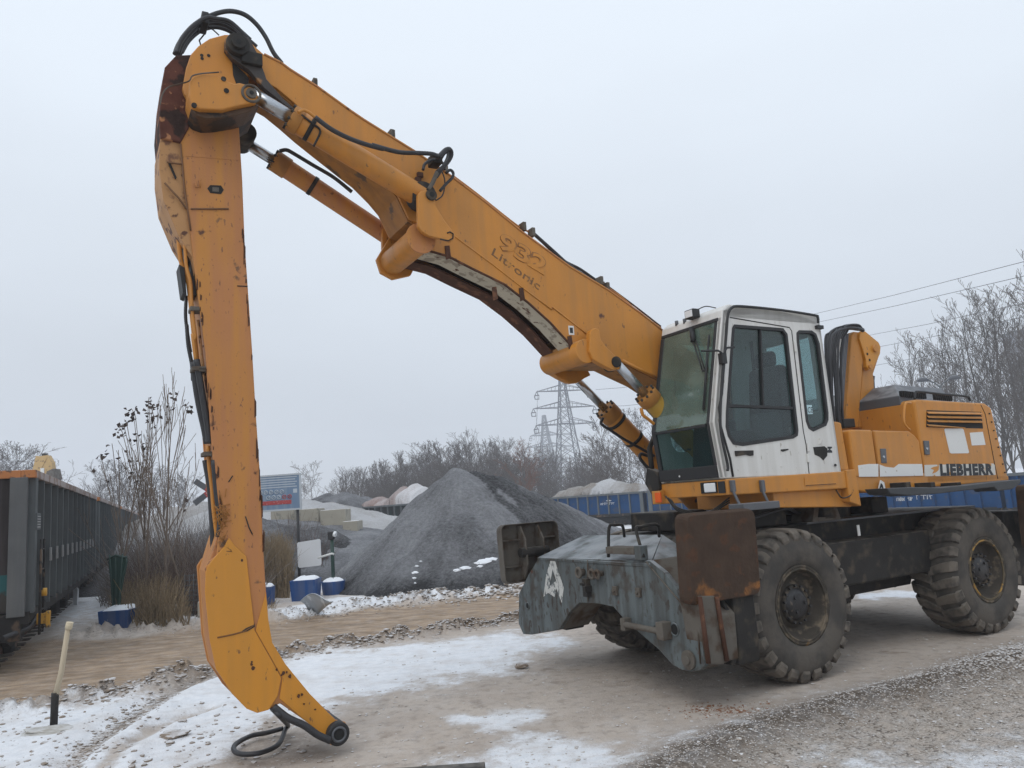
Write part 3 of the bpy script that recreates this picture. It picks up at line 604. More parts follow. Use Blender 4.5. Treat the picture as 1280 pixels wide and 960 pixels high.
# rear wall with opening
def rearf(a, b_, t): return (rt+(rs-rt)*(ztp-b_)/(ztp-zb)+t, a, b_)
cab.prism([(cabL, 2.05), (cabR, 2.05), (cabR, 3.74), (cabL, 3.74)], -.05, 0, holes=[[(.25, 2.75), (.9, 2.75), (.9, 3.6), (.25, 3.6)]], fn=rearf)
cab.box(-.5, rs-.05, cabL+.06, cabR-.05, 2.055, 2.10)
cabo = cab.build('cab', m_white, mh, .012); cabo['label'] = 'white operator cab with tinted windows'
roof = MB().prism([(-.36, 3.72), (-.33, 3.80), (-.25, 3.86), (.3, 3.87), (1.0, 3.80), (1.11, 3.74), (1.11, 3.70), (-.3, 3.70)], NL+.0, cabR).build('cab_roof', m_white, cabo, .03)
# window gaskets and glass
def ring(pts, w_, l, d, name, m_, par):
    c = Vector((sum(p[0] for p in pts)/len(pts), sum(p[1] for p in pts)/len(pts)))
    def off(k):
        out = []; n = len(pts)
        for i in range(n):
            a = Vector(pts[i-1]); b_ = Vector(pts[i]); d_ = Vector(pts[(i+1) % n])
            n1 = Vector(((b_-a).y, -(b_-a).x)).normalized(); n2 = Vector(((d_-b_).y, -(d_-b_).x)).normalized(); nn = (n1+n2).normalized()
            if nn.dot(c-b_) > 0 and False: nn = -nn
            out.append((b_.x+nn.x*k, b_.y+nn.y*k))
        return out
    A = off(w_); B = off(-w_*.6)
    ar = lambda P: abs(sum(P[i-1][0]*P[i][1]-P[i][0]*P[i-1][1] for i in range(len(P))))
    if ar(A) < ar(B): A, B = B, A
    return MB().prism(A, l-d, l+.03, holes=[B]).build(name, m_, par)
g1 = ring(win1, .022, NL, .006, 'door_window', m_black, cabo)
MB().prism(win1, NL+.02, NL+.026).build('window_pane', m_glass, g1)
a, b_ = M(911, 507, NL), M(991, 510, NL); MB().prism([(a[0], a[1]-.014), (a[0], a[1]+.014), (b_[0], b_[1]+.014), (b_[0], b_[1]-.014)], NL-.004, NL+.035).build('window_bar', m_black, g1)
a, b_ = M(951, 412, NL), M(954.5, 507, NL); MB().prism([(a[0]-.009, a[1]), (a[0]+.009, a[1]), (b_[0]+.009, b_[1]), (b_[0]-.009, b_[1])], NL-.002, NL+.035).build('sliding_divider', m_black, g1)
g2 = ring(win2, .022, NL, .006, 'quarter_window', m_black, cabo)
MB().prism(win2, NL+.02, NL+.026).build('quarter_pane', m_glass, g2)
MB().prism([(a+.05, b_) for a, b_ in win1], cabR-.03, cabR-.024).build('far_window_pane', m_glass, cabo)
MB().prism([(.25, 2.75), (.9, 2.75), (.9, 3.6), (.25, 3.6)], -.03, -.025, fn=rearf).build('rear_window_pane', m_glass, cabo)
q = S(727, 480, 1)
ce = Ms(Z4([(713, 466), (741, 467), (745, 505), (716, 507)]), NL-.001)
MB().prism(ce, NL+.012, NL+.015).build('inspection_sticker', mat('pale_blue_sticker', (.45, .62, .66), .5), g2)
def put_text(txt, name, m_, par, P00, P10, P01, thick=.0, bold=0, space=1, lift=None):
    """text filling the parallelogram P00 (bottom left), P10 (bottom right), P01 (top left), raised slightly along lift"""
    vs, fs = text_mesh(txt, bold, space); P00, P10, P01 = map(Vector, (P00, P10, P01))
    lift = Vector(lift or (0, -1, 0)); n = len(vs)
    if not thick: return MB().add([P00+(P10-P00)*a+(P01-P00)*b_ for a, b_ in vs], fs).build(name, m_, par, recalc=False)
    vv = [P00+(P10-P00)*a+(P01-P00)*b_+lift*thick for a, b_ in vs]+[P00+(P10-P00)*a+(P01-P00)*b_ for a, b_ in vs]
    from collections import Counter
    ec = Counter(tuple(sorted((f[i], f[(i+1) % len(f)]))) for f in fs for i in range(len(f)))
    sides = [(a, b_, b_+n, a+n) for (a, b_), k in ec.items() if k == 1]
    return MB().add(vv, list(fs)+sides).build(name, m_, par)
def tx(txt, name, m_, par, bl, br, tl, l, bold=0, space=1): 
    f = lambda p: Vector((M(*p, l)[0], l, M(*p, l)[1])); return put_text(txt, name, m_, par, f(bl), f(br), f(tl), 0, bold, space)
m_ink = mat('black_print', (.02, .022, .025), .6, bump=0)
tx('CE', 'ce_mark', m_ink, g2, *Z4([(720, 500), (741, 500), (719, 476)]), NL+.008)
# door outline
def groove(pts, l, r=.006, name='panel_gap', par=None, m_=None): return MB().tube([(a, l, b_) for a, b_ in pts], r, 6).build(name, m_ or m_slot, par or cabo)
groove(Ms(Z4([(385, 92), (640, 135), (650, 150), (700, 580), (712, 640), (725, 765)]), NL), NL, .006)
groove(Ms(Z4([(376, 75), (350, 420), (337, 480), (345, 560), (385, 700), (397, 775)]), NL), NL-.005, .012, 'door_seal', None, m_black)
MB().prism(Ms(Z4([(404, 664), (484, 662), (484, 684), (470, 686), (452, 681), (408, 688)]), NL), NL-.012, NL-.001).build('door_handle', m_dark, cabo, .004)
MB().prism(Ms(Z4([(742, 648), (790, 644), (803, 655), (802, 685), (785, 705), (770, 690), (748, 680)]), NL), NL-.003, NL-.0008).build('bare_metal_patch', m_dark, cabo)
for pts in ([(803, 646), (822, 646), (822, 652), (812, 658), (803, 652)], [(803, 662), (812, 656), (823, 664), (823, 672), (803, 672)]):
    MB().prism(Ms(Z4(pts), NL), NL-.003, NL-.001).build('torn_sticker', m_ink, cabo)
MB().cyl(P3(*Z4([(765, 623)])[0], NL-.004), P3(*Z4([(765, 623)])[0], NL+.01), .035, n=20).build('filler_plug', m_white, cabo, .003)
MB().cyl(P3(*Z4([(838, 725)])[0], NL-.02), P3(*Z4([(838, 725)])[0], NL+.01), .014, n=10).build('lock_button', m_black, cabo)
MB().cyl(P3(*Z4([(603, 732)])[0], NL-.003), P3(*Z4([(603, 732)])[0], NL+.01), .012, n=10).build('small_plug', m_white, cabo)
MB().prism(Ms(Z4([(603, 658), (635, 655), (636, 660), (612, 668), (603, 664)]), NL), NL-.004, NL-.001).build('lock_barrel', m_dark, cabo)
for y in (650, 695):
    a = P3(*Z4([(717, y)])[0], NL); MB().box(a[0]-.012, a[0]+.018, NL-.02, NL, a[2]-.045, a[2]+.045).build('hinge', m_white, cabo, .004)
a = P3(*Z4([(661, 218)])[0], NL); MB().box(a[0]-.012, a[0]+.02, NL-.02, NL, a[2]-.06, a[2]+.06).build('hinge', m_white, cabo, .004)
# roof rail and grab rail
q = MB().tube(bez([P3(*p, NL-.03) for p in Z4([(380, 70), (392, 52), (430, 44), (600, 60), (745, 82), (762, 92), (764, 115)])], 6), .015, 8); q.build('roof_rail', m_black, cabo)
q = MB().tube(bez([P3(*p, NL-.04) for p in Z4([(383, 60), (372, 110), (366, 200), (362, 250)])], 5), .013, 8)
q.tube([P3(*p, NL-.05) for p in Z4([(265, 236), (335, 234), (358, 250), (372, 222), (405, 220)])], .011, 8)
a = P3(*Z4([(357, 265)])[0], NL-.04); q.box(a[0]-.03, a[0]+.03, a[1]-.02, a[1]+.04, a[2]-.06, a[2]+.05); q.build('mirror_bracket', m_black, cabo)
q = MB().tube(bez([P3(*p, NL-.03) for p in Z4([(357, 280), (345, 480), (348, 590), (375, 720), (375, 750)])], 6), .014, 8); q.build('grab_rail', m_black, cabo)
a = P3(1024, 408, NL-.02); MB().box(a[0]-.05, a[0]+.05, a[1]-.02, a[1]+.05, a[2]-.03, a[2]+.01).build('rear_hook', m_black, cabo)
# ---- windscreen on the bent front face
def fr(l, z, t=0): return (fprof(z)-t, l, z)
def fpane(zs, l0, l1, t0, t1):
    m_ = MB(); n = len(zs); vs = []
    for t in (t0, t1):
        for z in zs: vs += [fr(l0, z, t), fr(l1, z, t)]
    fs = []; k = 2*n
    for i in range(n-1): a = 2*i; fs += [(a, a+1, a+3, a+2), (k+a, k+a+2, k+a+3, k+a+1), (a, a+2, k+a+2, k+a), (a+1, k+a+1, k+a+3, a+3)]
    fs += [(0, k, k+1, 1), (k-2, k-1, 2*k-1, 2*k-2)]
    return m_.add(vs, fs)
fw = MB()
for l0, l1 in ((cabL, cabL+.075), (cabR-.04, cabR)):
    x = fpane([2.06, 2.62, 3.80], l0, l1, 0, -.06); fw.add(x.v, x.f)
x = fpane([3.70, 3.80], cabL, cabR, 0.004, -.06); fw.add(x.v, x.f)
fw.build('front_pillars', m_white, cabo, .015)
bl = MB()
def bar(z0, z1, l0, l1, t=.012):
    x = fpane([z0, z1], l0, l1, t, -.02); bl.add(x.v, x.f)
def bar2(zs, l0, l1, t=.012):
    x = fpane(zs, l0, l1, t, -.02); bl.add(x.v, x.f)
bar(2.075, 2.20, cabL+.07, cabR-.005); bar(3.68, 3.72, cabL+.05, cabR-.01); bar(2.585, 2.615, cabL+.11, cabR-.06)
bar2([2.20, 2.62, 3.68], cabL+.06, cabL+.095); bar2([2.20, 2.62, 3.68], cabR-.065, cabR-.005)
ws = bl.build('windscreen', m_black, cabo, .008)
fpane([2.62, 3.69], cabL+.08, cabR-.05, .004, 0).build('upper_pane', m_screen, ws)
fpane([2.19, 2.60], cabL+.08, cabR-.05, .004, 0).build('lower_pane', m_glass, ws)
MB().cyl(fr(.72, 2.12, .012), fr(.72, 2.12, .016), .012, n=5).build('small_decal', m_wlabel, ws)
def fp(x, y, t=.04):
    s_ = -.5
    for _ in range(6): l, z = S(x, y, s_-t); s_ = fprof(z)
    return (s_-t, l, z)
q = MB()
a, b_, c_, d_ = [fp(*p) for p in Z4([(222, 138), (228, 195), (268, 320), (290, 345)])]
q.tube([a, b_], .028, 8); q.tube([b_, c_], .009, 6); q.tube([fp(*Z4([(240, 190)])[0]), fp(*Z4([(278, 318)])[0])], .007, 6); q.tube([c_, fp(*Z4([(280, 318)])[0])], .014, 6)
q.tube([fp(*p, .03) for p in Z4([(297, 168), (285, 290), (273, 490)])], .010, 6)
q.tube([fp(*p, .028) for p in Z4([(290, 230), (272, 488)])], .016, 4); q.build('wiper', m_black, ws)
# roof lamp and front roof fittings
a = frontpt(867, 393, -.36); q = MB().box(a[0]-.07, a[0]+.03, a[1]-.07, a[1]+.07, a[2]-.05, a[2]+.05); wl = q.build('work_light', m_black, cabo, .012)
wl.location = (0, 0, 0)
MB().box(a[0]-.076, a[0]-.068, a[1]-.055, a[1]+.055, a[2]-.037, a[2]+.037).build('light_glass', m_lens, wl, .004)
q = MB().tube(bez([frontpt(870, 388, -.3), frontpt(882, 383, -.25), frontpt(895, 385, -.2)], 5), .006, 6); q.build('lamp_cable', m_black, wl)
for x in (846, 856):
    a = frontpt(x, 405-(x-846)*.25, -.33); MB().cyl((a[0], a[1], a[2]-.02), (a[0], a[1], a[2]+.035), .02, n=10).build('roof_clip', m_dkgrey, cabo)
# interior
q = MB(); q.prism([(.25, 2.1), (.25, 2.45), (.85, 2.45), (.85, 2.1)], .35, .85); q.build('seat_pedestal', m_inter, cabo, .03)
q = MB(); q.prism([(.25, 2.46), (.2, 2.58), (.75, 2.60), (.78, 2.46)], .33, .87); q.prism([(.62, 2.58), (.72, 3.30), (.86, 3.30), (.84, 2.58)], .36, .84); q.prism([(.70, 3.30), (.72, 3.48), (.84, 3.48), (.84, 3.30)], .47, .73)
q.build('driver_seat', m_seat, cabo, .05, seg=3)
q = MB(); q.prism([(-.40, 2.1), (-.32, 2.62), (-.22, 2.62), (-.25, 2.1)], .45, .75)
q.prism([(.15, 2.45), (.1, 2.72), (.5, 2.74), (.5, 2.45)], .22, .32); q.prism([(.15, 2.45), (.1, 2.72), (.5, 2.74), (.5, 2.45)], .88, .97); q.build('consoles', m_inter, cabo, .03)
q = MB(); q.tube([(-.2+.17*math.cos(t*.3927)*.5, .6+.17*math.sin(t*.3927), 2.74+.17*math.cos(t*.3927)*.35) for t in range(17)], .014, 8, False); q.tube([(-.27, .6, 2.6), (-.2, .6, 2.74)], .02, 8)
q.tube([(.18, .27, 2.72), (.16, .27, 2.90)], .014, 8); q.tube([(.18, .92, 2.72), (.16, .92, 2.90)], .014, 8); q.build('steering_wheel', m_black, cabo)
q = MB(); q.tube(bez([(.9, .9, 2.1), (.93, .95, 2.7), (.9, .9, 3.3), (.8, .8, 3.65)], 6), .02, 6); q.build('cab_wiring', m_black, cabo)
# crumpled plastic sheet hanging in the far window
vs = []; fs = []
for i in range(9):
    for k in range(13): vs.append((-.3+.07*i+.02*math.sin(k*1.3), .98+.025*math.sin(i*1.7+k), 2.75+.07*k-.01*i*math.cos(k)))
for i in range(8):
    for k in range(12): a = i*13+k; fs.append((a, a+1, a+14, a+13))
m_sheet = glassm('pale_plastic_sheet', (.85, .95, .95), .5, (.6, .7, .7), 1)
MB().add(vs, fs, True).build('plastic_sheet', m_sheet, cabo, recalc=False)

# ---- engine housing
eh_side = Ms(Z5([(388, 418), (400, 408), (690, 425), (705, 432), (718, 445), (792, 752), (430, 742), (428, 600), (405, 560), (380, 545)]), NL)
eh_top = eh_side[0][1]; s0 = eh_side[0][0]; sE = eh_side[5][0]; sT = eh_side[3][0]
eh = MB().prism([(s0, 1.95), (s0, eh_side[0][1]), (s0+.04, eh_side[1][1]), (eh_side[2][0], eh_side[2][1]), (eh_side[4][0], eh_side[4][1]), (sE, 1.80), (s0, 1.84)], NL, 2.80)
eh = eh.build('engine_housing', m_yel, mh, .03); eh['label'] = 'yellow engine housing with louvres and the maker name'
# side boxes
bx = MB()
b1 = Ms(Z5([(105, 545), (112, 538), (203, 540), (236, 740), (150, 742)]), NL); bx.prism([(b1[0][0], b1[0][1]), (b1[1][0], b1[1][1]), (b1[2][0], b1[2][1]), (b1[2][0]+.0, 1.98), (b1[0][0], 1.98)], NL-.01, .95)
sbx = bx.build('side_box', m_yel, mh, .02)
b2 = Ms(Z5([(212, 542), (375, 552), (392, 565), (407, 590), (428, 740)]), NL)
MB().prism([(b2[0][0]+.006, 1.98), (b2[0][0]+.006, b2[0][1]), (b2[1][0]-.05, b2[1][1]+.02), (b2[2][0]-.01, b2[2][1]), (b2[3][0], b2[3][1]), (b2[3][0], 1.98)], NL-.008, 1.0).build('battery_box', m_yel, mh, .02)
MB().prism([(1.20, 2.06), (1.19, 2.62), (1.33, 2.60), (1.36, 2.06)], NL+.02, .9).build('cab_rear_post', m_yel, mh, .02)
# gaps, louvre, labels
zl0 = Ms(Z5([(440, 455), (672, 463), (681, 534), (438, 528)]), NL)
lv = MB().prism(zl0, NL-.004, NL+.002).build('louvre_grille', m_slot, eh)
for k in range(4):
    y0 = 464+k*17.5; a = Ms(Z5([(443, y0), (672+k*2, y0+4), (673+k*2, y0+12), (443, y0+8)]), NL-.01)
    if k == 3: a = Ms(Z5([(443, 518), (560, 528), (600, 533), (443, 525)]), NL-.01)
    m_ = MB().add([(a[0][0], NL-.004, a[0][1]), (a[1][0], NL-.004, a[1][1]), (a[2][0], NL-.028, a[2][1]), (a[3][0], NL-.028, a[3][1]), (a[0][0], NL-.004, a[0][1]+.01), (a[1][0], NL-.004, a[1][1]+.01), (a[2][0], NL-.034, a[2][1]+.008), (a[3][0], NL-.034, a[3][1]+.008)],
        [(0, 1, 2, 3), (4, 7, 6, 5), (0, 4, 5, 1), (1, 5, 6, 2), (2, 6, 7, 3), (3, 7, 4, 0)])
    m_.build('louvre_slat', m_yel, lv)
MB().prism(Ms(Z5([(515, 538), (520, 534), (592, 534), (598, 540), (621, 636), (617, 640), (545, 641), (538, 637)]), NL), NL-.003, NL-.001).build('blank_white_label', m_wlabel, eh)
MB().prism(Ms(Z5([(624, 552), (680, 548), (692, 604), (633, 607)]), NL), NL-.003, NL-.001).build('small_white_label', m_wlabel, eh)
MB().prism(Ms(Z5([(430, 690), (725, 684), (731, 690), (735, 733), (430, 739)]), NL), NL-.003, NL-.001).build('name_strip', m_torn, eh)
tx('LIEBHERR', 'maker_name', m_ink, eh, *Z5([(500, 737), (728, 733), (496, 685)]), NL-.0055, .062, 1.12)
MB().prism(Ms(Z5([(455, 705), (470, 698), (492, 694), (490, 712), (478, 722), (462, 728), (470, 712)]), NL), NL-.005, NL-.004).build('torn_corner', m_yel, eh)
MB().prism(Ms(Z5([(145, 692), (190, 686), (232, 686), (232, 740), (150, 741)]), NL-.01), NL-.014, NL-.0105).build('white_strip', m_wlabel, sbx)
MB().prism(Ms(Z5([(238, 688), (262, 698), (300, 702), (320, 686), (420, 686), (425, 736), (240, 740)]), NL-.01), NL-.012, NL-.0085).build('white_strip', m_wlabel, sbx)
for x0, y0, x1, y1 in ((240, 620, 268, 682), (427, 586, 453, 646)):
    a = Ms(Z5([(x0, y0), (x1-4, y0), (x1, y1), (x0+6, y1)]), NL-.01); o = MB().prism(a, NL-.018, NL).build('door_latch', m_dkgrey, eh, .005)
    c_ = P3(*Z5([((x0+x1)/2+2, (y0+y1)/2+4)])[0], NL-.02); MB().cyl((c_[0], NL-.026, c_[2]), (c_[0], NL-.01, c_[2]), .016, n=12).build('latch_button', m_chrome, o)
groove(Ms(Z5([(672, 432), (690, 470), (732, 690), (745, 750)]), NL), NL, .006, par=eh)
q = MB()
for k in range(8):
    x, y = 712+k*9.5, 470+k*36; a = P3(*Z5([(x-3, y)])[0], NL-.004); MB().cyl((a[0], NL-.012, a[2]), (a[0], NL+.005, a[2]), .011, n=6).build('cover_bolt', m_dark, eh)
a = [P3(*p, NL-.05) for p in Z5([(372, 425), (348, 430), (342, 500), (355, 528), (368, 540)])]; MB().tube(bez(a, 5), .014, 8).build('grab_handle', m_yel, eh)
a = [P3(*p, NL+.03) for p in Z5([(388, 408), (392, 382), (408, 376), (500, 386), (608, 396), (622, 405), (626, 416)])]; MB().tube(bez(a, 5), .015, 8).build('top_rail', m_black, eh)
# cooling hood on top
hz0 = eh_top
RT0, RT1 = Ms(Z5([(302, 346), (505, 361)]), .55); h = MB(); A = Ms(Z5([(330, 408), (325, 372), (332, 366), (545, 384), (552, 410)]), .28)
sF, zF = M(1096, 488, 1.3)
h.add([(A[1][0]-.02, .28, hz0-.02), (A[1][0]-.02, .28, A[2][1]-.08), (RT0[0], .55, RT0[1]), (RT1[0], .55, RT1[1]), (A[4][0]+.06, .28, hz0-.03),
       (A[1][0]-.02, 2.4, hz0-.02), (A[1][0]-.02, 2.4, A[2][1]-.08), (RT0[0], 2.3, RT0[1]), (RT1[0], 2.3, RT1[1]), (A[4][0]+.06, 2.4, hz0-.03)],
      [(0, 1, 2, 3, 4), (9, 8, 7, 6, 5), (0, 5, 6, 1), (1, 6, 7, 2), (2, 7, 8, 3), (3, 8, 9, 4), (0, 4, 9, 5)])
hood = h.build('cooling_hood', m_dkgrey, eh, .012)
for x0, x1, nn in ((330, 385, 7), (392, 438, 6), (474, 550, 9)):
    for k in range(nn):
        x = x0+(x1-x0)*k/nn; yy = 372+(x-330)*.085
        a = Ms(Z5([(x, yy), (x+4, yy), (x+8, yy+26), (x+4, yy+26)]), .27); MB().prism(a, .262, .30, 'l').build('hood_slot', m_slot, hood)
# rubber walkway beam beside the housing
q = MB(); a = Ms(Z5([(262, 790), (370, 785), (500, 788), (620, 775), (735, 762), (838, 752), (838, 768), (800, 795), (740, 802), (722, 785), (600, 800), (500, 812), (370, 822), (280, 815)]), -.22)
q.prism(a, -.24, .04); q.build('side_bumper', mat('grey_rubber', (.045, .048, .052), .7, bump=.15, top=((.16, .16, .16), .6)), deck, .012)
for x in (300, 405, 517, 735):
    a = P3(*Z5([(x, 778)])[0], NL-.02); MB().box(a[0]-.045, a[0]+.045, -.1, NL+.02, a[2]-.03, a[2]+.03).build('bumper_bracket', m_dark, deck, .006)
q = MB(); a = Z5([(232, 790), (240, 755), (255, 765), (262, 800)]); q.prism(Ms(a, NL-.03), NL-.04, NL-.03)
q.build('hazard_sticker', m_wlabel, deck); MB().prism(Ms(Z5([(236, 795), (243, 768), (250, 775), (256, 800), (246, 785)]), NL-.04), NL-.045, NL-.041).build('hazard_print', m_ink, deck)

# ---- hose tower behind the cab
TL = .80
tw = MB(); tA = Ms(Z5([(62, 535), (90, 530), (118, 132), (128, 118), (160, 112), (172, 122), (196, 320), (222, 540)]), TL)
tw.prism([tA[1], tA[2], tA[3], M(*Z5([(150, 120)])[0], TL), M(*Z5([(168, 240)])[0], TL), M(*Z5([(148, 530)])[0], TL)], TL, TL+.10)
tw.prism([M(*p, TL+.06) for p in Z5([(150, 530), (168, 240), (152, 125), (172, 118), (235, 180), (240, 215), (212, 300), (215, 330), (224, 540)])], TL+.06, TL+.40)
two = tw.build('hose_tower', m_yel, mh, .015)
pl = Ms(Z5([(150, 150), (152, 122), (165, 115), (175, 118), (232, 165), (241, 185), (238, 215), (214, 262), (205, 282), (190, 284), (180, 270), (178, 240)]), TL-.02)
po = MB().prism(pl, TL-.03, TL+.03).build('tower_plate', m_yel2, two, .008)
for x, y, r in ((222, 190, .05), (200, 268, .03)):
    c_ = M(*Z5([(x, y)])[0], TL-.05); MB().cyl((c_[0], TL-.06, c_[1]), (c_[0], TL, c_[1]), r, n=20).build('pin', m_yel, po)
for x, y in ((187, 214), (197, 240)):
    c_ = M(*Z5([(x, y)])[0], TL-.035); MB().cyl((c_[0], TL-.034, c_[1]), (c_[0], TL-.02, c_[1]), .018, n=10).build('bolt_hole', m_slot, po)
rh = random.Random(3)
for k in range(22):                          # hose loops over the tower, falling behind the cab
    l = .32+.034*k; j_ = lambda a: rh.uniform(-a, a); x_o = rh.uniform(-2, 14); hgt = 88+rh.uniform(0, 26)
    f_ = rh.random(); pts = Z5([(28+52*f_+j_(5), 520+j_(20)), (16+60*f_+j_(5), 400), (6+66*f_+j_(5), 250), (4+74*f_+j_(4), 160+j_(14)), (22+84*f_+j_(5), hgt+22-8*f_), (70+34*f_+j_(8), hgt+4), (116+14*f_+j_(8), hgt), (148+j_(6), hgt+4), (168+j_(4), 112+j_(6))])
    MB().tube(bez([P3(*p, l+(.0 if i_ < 6 else .02*j_(1))) for i_, p in enumerate(pts)], 6), rh.choice((.011, .014, .017)), 6).build('hose_loop', m_hose, two)
q = MB()
for k in range(3):
    pts = [P3(*p, TL-.02-.05*k) for p in Z5([(98-k*6, 130), (84-k*6, 300), (72-k*5, 490)])]; q.tube(bez(pts, 5), .024, 8)
q.build('steel_pipes', m_dkgrey, two)
a = P3(*Z5([(78, 508)])[0], TL-.1); MB().box(a[0]-.08, a[0]+.14, a[1]-.08, a[1]+.1, a[2]-.07, a[2]+.04).build('pipe_clamp', m_black, two, .01)
q = MB(); q.tube(bez([P3(*p, TL+.1) for p in Z5([(206, 320), (212, 400), (232, 480), (245, 545)])], 6), .03, 8); q.tube(bez([P3(*p, TL+.18) for p in Z5([(210, 310), (204, 400), (222, 480), (235, 545)])], 6), .025, 8); q.build('tower_hose', m_hose, two)
q = MB()
for i in range(26):
    t = i/26; a = P3(*Z5([(62-8*t+(6 if t < .5 else 0)-14*t, 150+150*t)])[0], .6); q.tube([(a[0]-.015, a[1], a[2]+.012), (a[0]+.015, a[1], a[2]-.012)], .012, 5)
q.build('spiral_guard', m_wlabel, two)

# ================================================================== BOOM
BL, BR = 1.13, 1.70
ZA = lambda pts: zm(pts, 180, 0, 4.267)
ZB = lambda pts: zm(pts, 440, 150, 4.0)
ZC = lambda pts: zm(pts, 660, 370, 4.0)
top = ZA([(560, 215), (600, 255), (640, 290), (730, 335), (780, 372), (840, 410), (920, 460), (1100, 590)])+ZB([(60, 0), (310, 155), (480, 270), (660, 405), (850, 560), (1090, 735), (1280, 850)])+[(800, 391), (828, 413)]
low = ZC([(640, 408), (540, 360), (470, 325), (330, 325)])+ZC([(255, 330), (210, 240), (110, 130), (0, 30)])+ZB([(760, 818), (600, 740), (480, 678), (350, 642), (300, 600), (240, 545), (190, 470), (120, 400), (0, 292)])+ZA([(1040, 940), (960, 870), (860, 790), (780, 700), (740, 640), (640, 430), (560, 340)])
near = Ms(top, BL); lowp = Ms(low, BL)
lowp = lowp[:12]+Ms(ZB([(240, 620), (183, 590), (130, 480), (80, 420), (0, 340)])+ZA([(1040, 950), (900, 840), (800, 760), (720, 690), (640, 625)]), BR)+lowp[-2:]
foot = [(.2, 3.55), (1.0, 2.95), (1.35, 2.60), (1.45, 2.35), (1.25, 2.20), (1.0, 2.30), (.55, 2.75), (-.1, 3.08)]
outline = near+foot+lowp
boom = MB()
boom.prism(outline, BL, BL+.03); boom.prism(outline, BR-.03, BR)
def strip(P, l0, l1, dz=0, th=.02):
    m_ = MB(); vs = []; n = len(P)
    for s_, z in P: vs += [(s_, l0, z), (s_, l1, z), (s_, l0, z-th), (s_, l1, z-th)]
    fs = []
    for i in range(n-1): a = 4*i; b2_ = a+4; fs += [(a, a+1, b2_+1, b2_), (a+2, b2_+2, b2_+3, a+3), (a, b2_, b2_+2, a+2), (a+1, a+3, b2_+3, b2_+1)]
    fs += [(0, 2, 3, 1), (4*n-4, 4*n-3, 4*n-1, 4*n-2)]; return m_.add(vs, fs)
tp = strip(near+foot[:3], BL+.031, BR-.031, th=.03); boom.add(tp.v, tp.f)
bo = boom.build('boom', m_yel, mh, .006); bo['label'] = 'long yellow boom with faint raised lettering'
# underside: flanges and recessed belly plate
ub = MB()
lowA = lowp[8:13]                            # bowed part between the hinge and the cylinder tube
belly = [(a, b_+.12) for a, b_ in lowp[5:12]]; x = strip(belly, BL+.032, BR-.032, th=.02); ub.add(x.v, x.f); ub.build('belly_plate', m_rust, bo)
x = strip(foot[3:]+[(a, b_+.004) for a, b_ in lowp[:6]], BL+.031, BR-.031, th=.02); x.build('rear_belly', m_yeld, bo)
x = strip([(a, b_+.004) for a, b_ in lowp[11:-1]], BL+.031, BR-.031, th=.02); x.build('front_belly', m_yeld, bo)
x = strip([(a, b_-.002) for a, b_ in lowp[4:12]], BL+.0, BL+.24, th=.018); x.build('near_flange', m_cream, bo)
x = strip([(a, b_-.002) for a, b_ in lowp[4:12]], BR-.22, BR+.0, th=.018); x.build('far_flange', m_rust, bo)
MB().tube([(a, BL-.002, b_-.008) for a, b_ in lowp[4:12]], .013, 6).build('flange_edge', m_rust, bo)
for i, (x, y) in enumerate(ZB([(480, 655), (715, 860), (850, 865)])+ZC([(212, 225)])):
    a = P3(x, y, BL-.01); MB().prism([(a[0]-.025, a[2]-.09), (a[0]-.03, a[2]+.05), (a[0]+.02, a[2]+.06), (a[0]+.03, a[2]-.07)], BL-.012, BL-.001).build('pipe_clip', m_rust, bo)
# weld line along the side
MB().tube([(a, BL, b_) for a, b_ in Ms(ZB([(500, 572), (700, 720), (860, 845), (1000, 950)])+ZC([(120, 55), (230, 140), (300, 196)]), BL)], .010, 6).build('side_seam', m_yel, bo)
MB().tube([(a, BL, b_) for a, b_ in Ms(ZC([(470, 322), (560, 368), (640, 408)]), BL)], .018, 6).build('side_seam', m_yel, bo)
MB().tube([(a, BL+.0, b_+.002) for a, b_ in near[2:]], .012, 6).build('top_edge', m_fade, bo)
# lettering
def txb(txt, name, m_, bl, br, tl, thick, bold, space=1):
    f = lambda p: Vector((M(*p, BL)[0], BL, M(*p, BL)[1])); return put_text(txt, name, m_, bo, f(bl), f(br), f(tl), thick, bold, space)
m_let = mat('ghost_lettering_paint', (.24, .105, .028), .6, var=.3, spots=((.54, .23, .03), .55, 9, .1), bump=.3)
Zt = lambda pts: zm(pts, 600, 270, 10.667)
txb('932', 'model_number', m_let, *Zt([(215, 420), (850, 800), (290, 205)]), .006, .05, .95)
txb('932', 'model_number_face', m_yel, *Zt([(222, 412), (842, 790), (294, 214)]), .0085, .012, .95)
txb('Litronic', 'series_name', mat('dark_relief_lettering', (.17, .085, .03), .7, spots=((.50, .23, .04), .60, 20)), *Zt([(150, 515), (780, 990), (190, 425)]), .003, .006, 1.05)
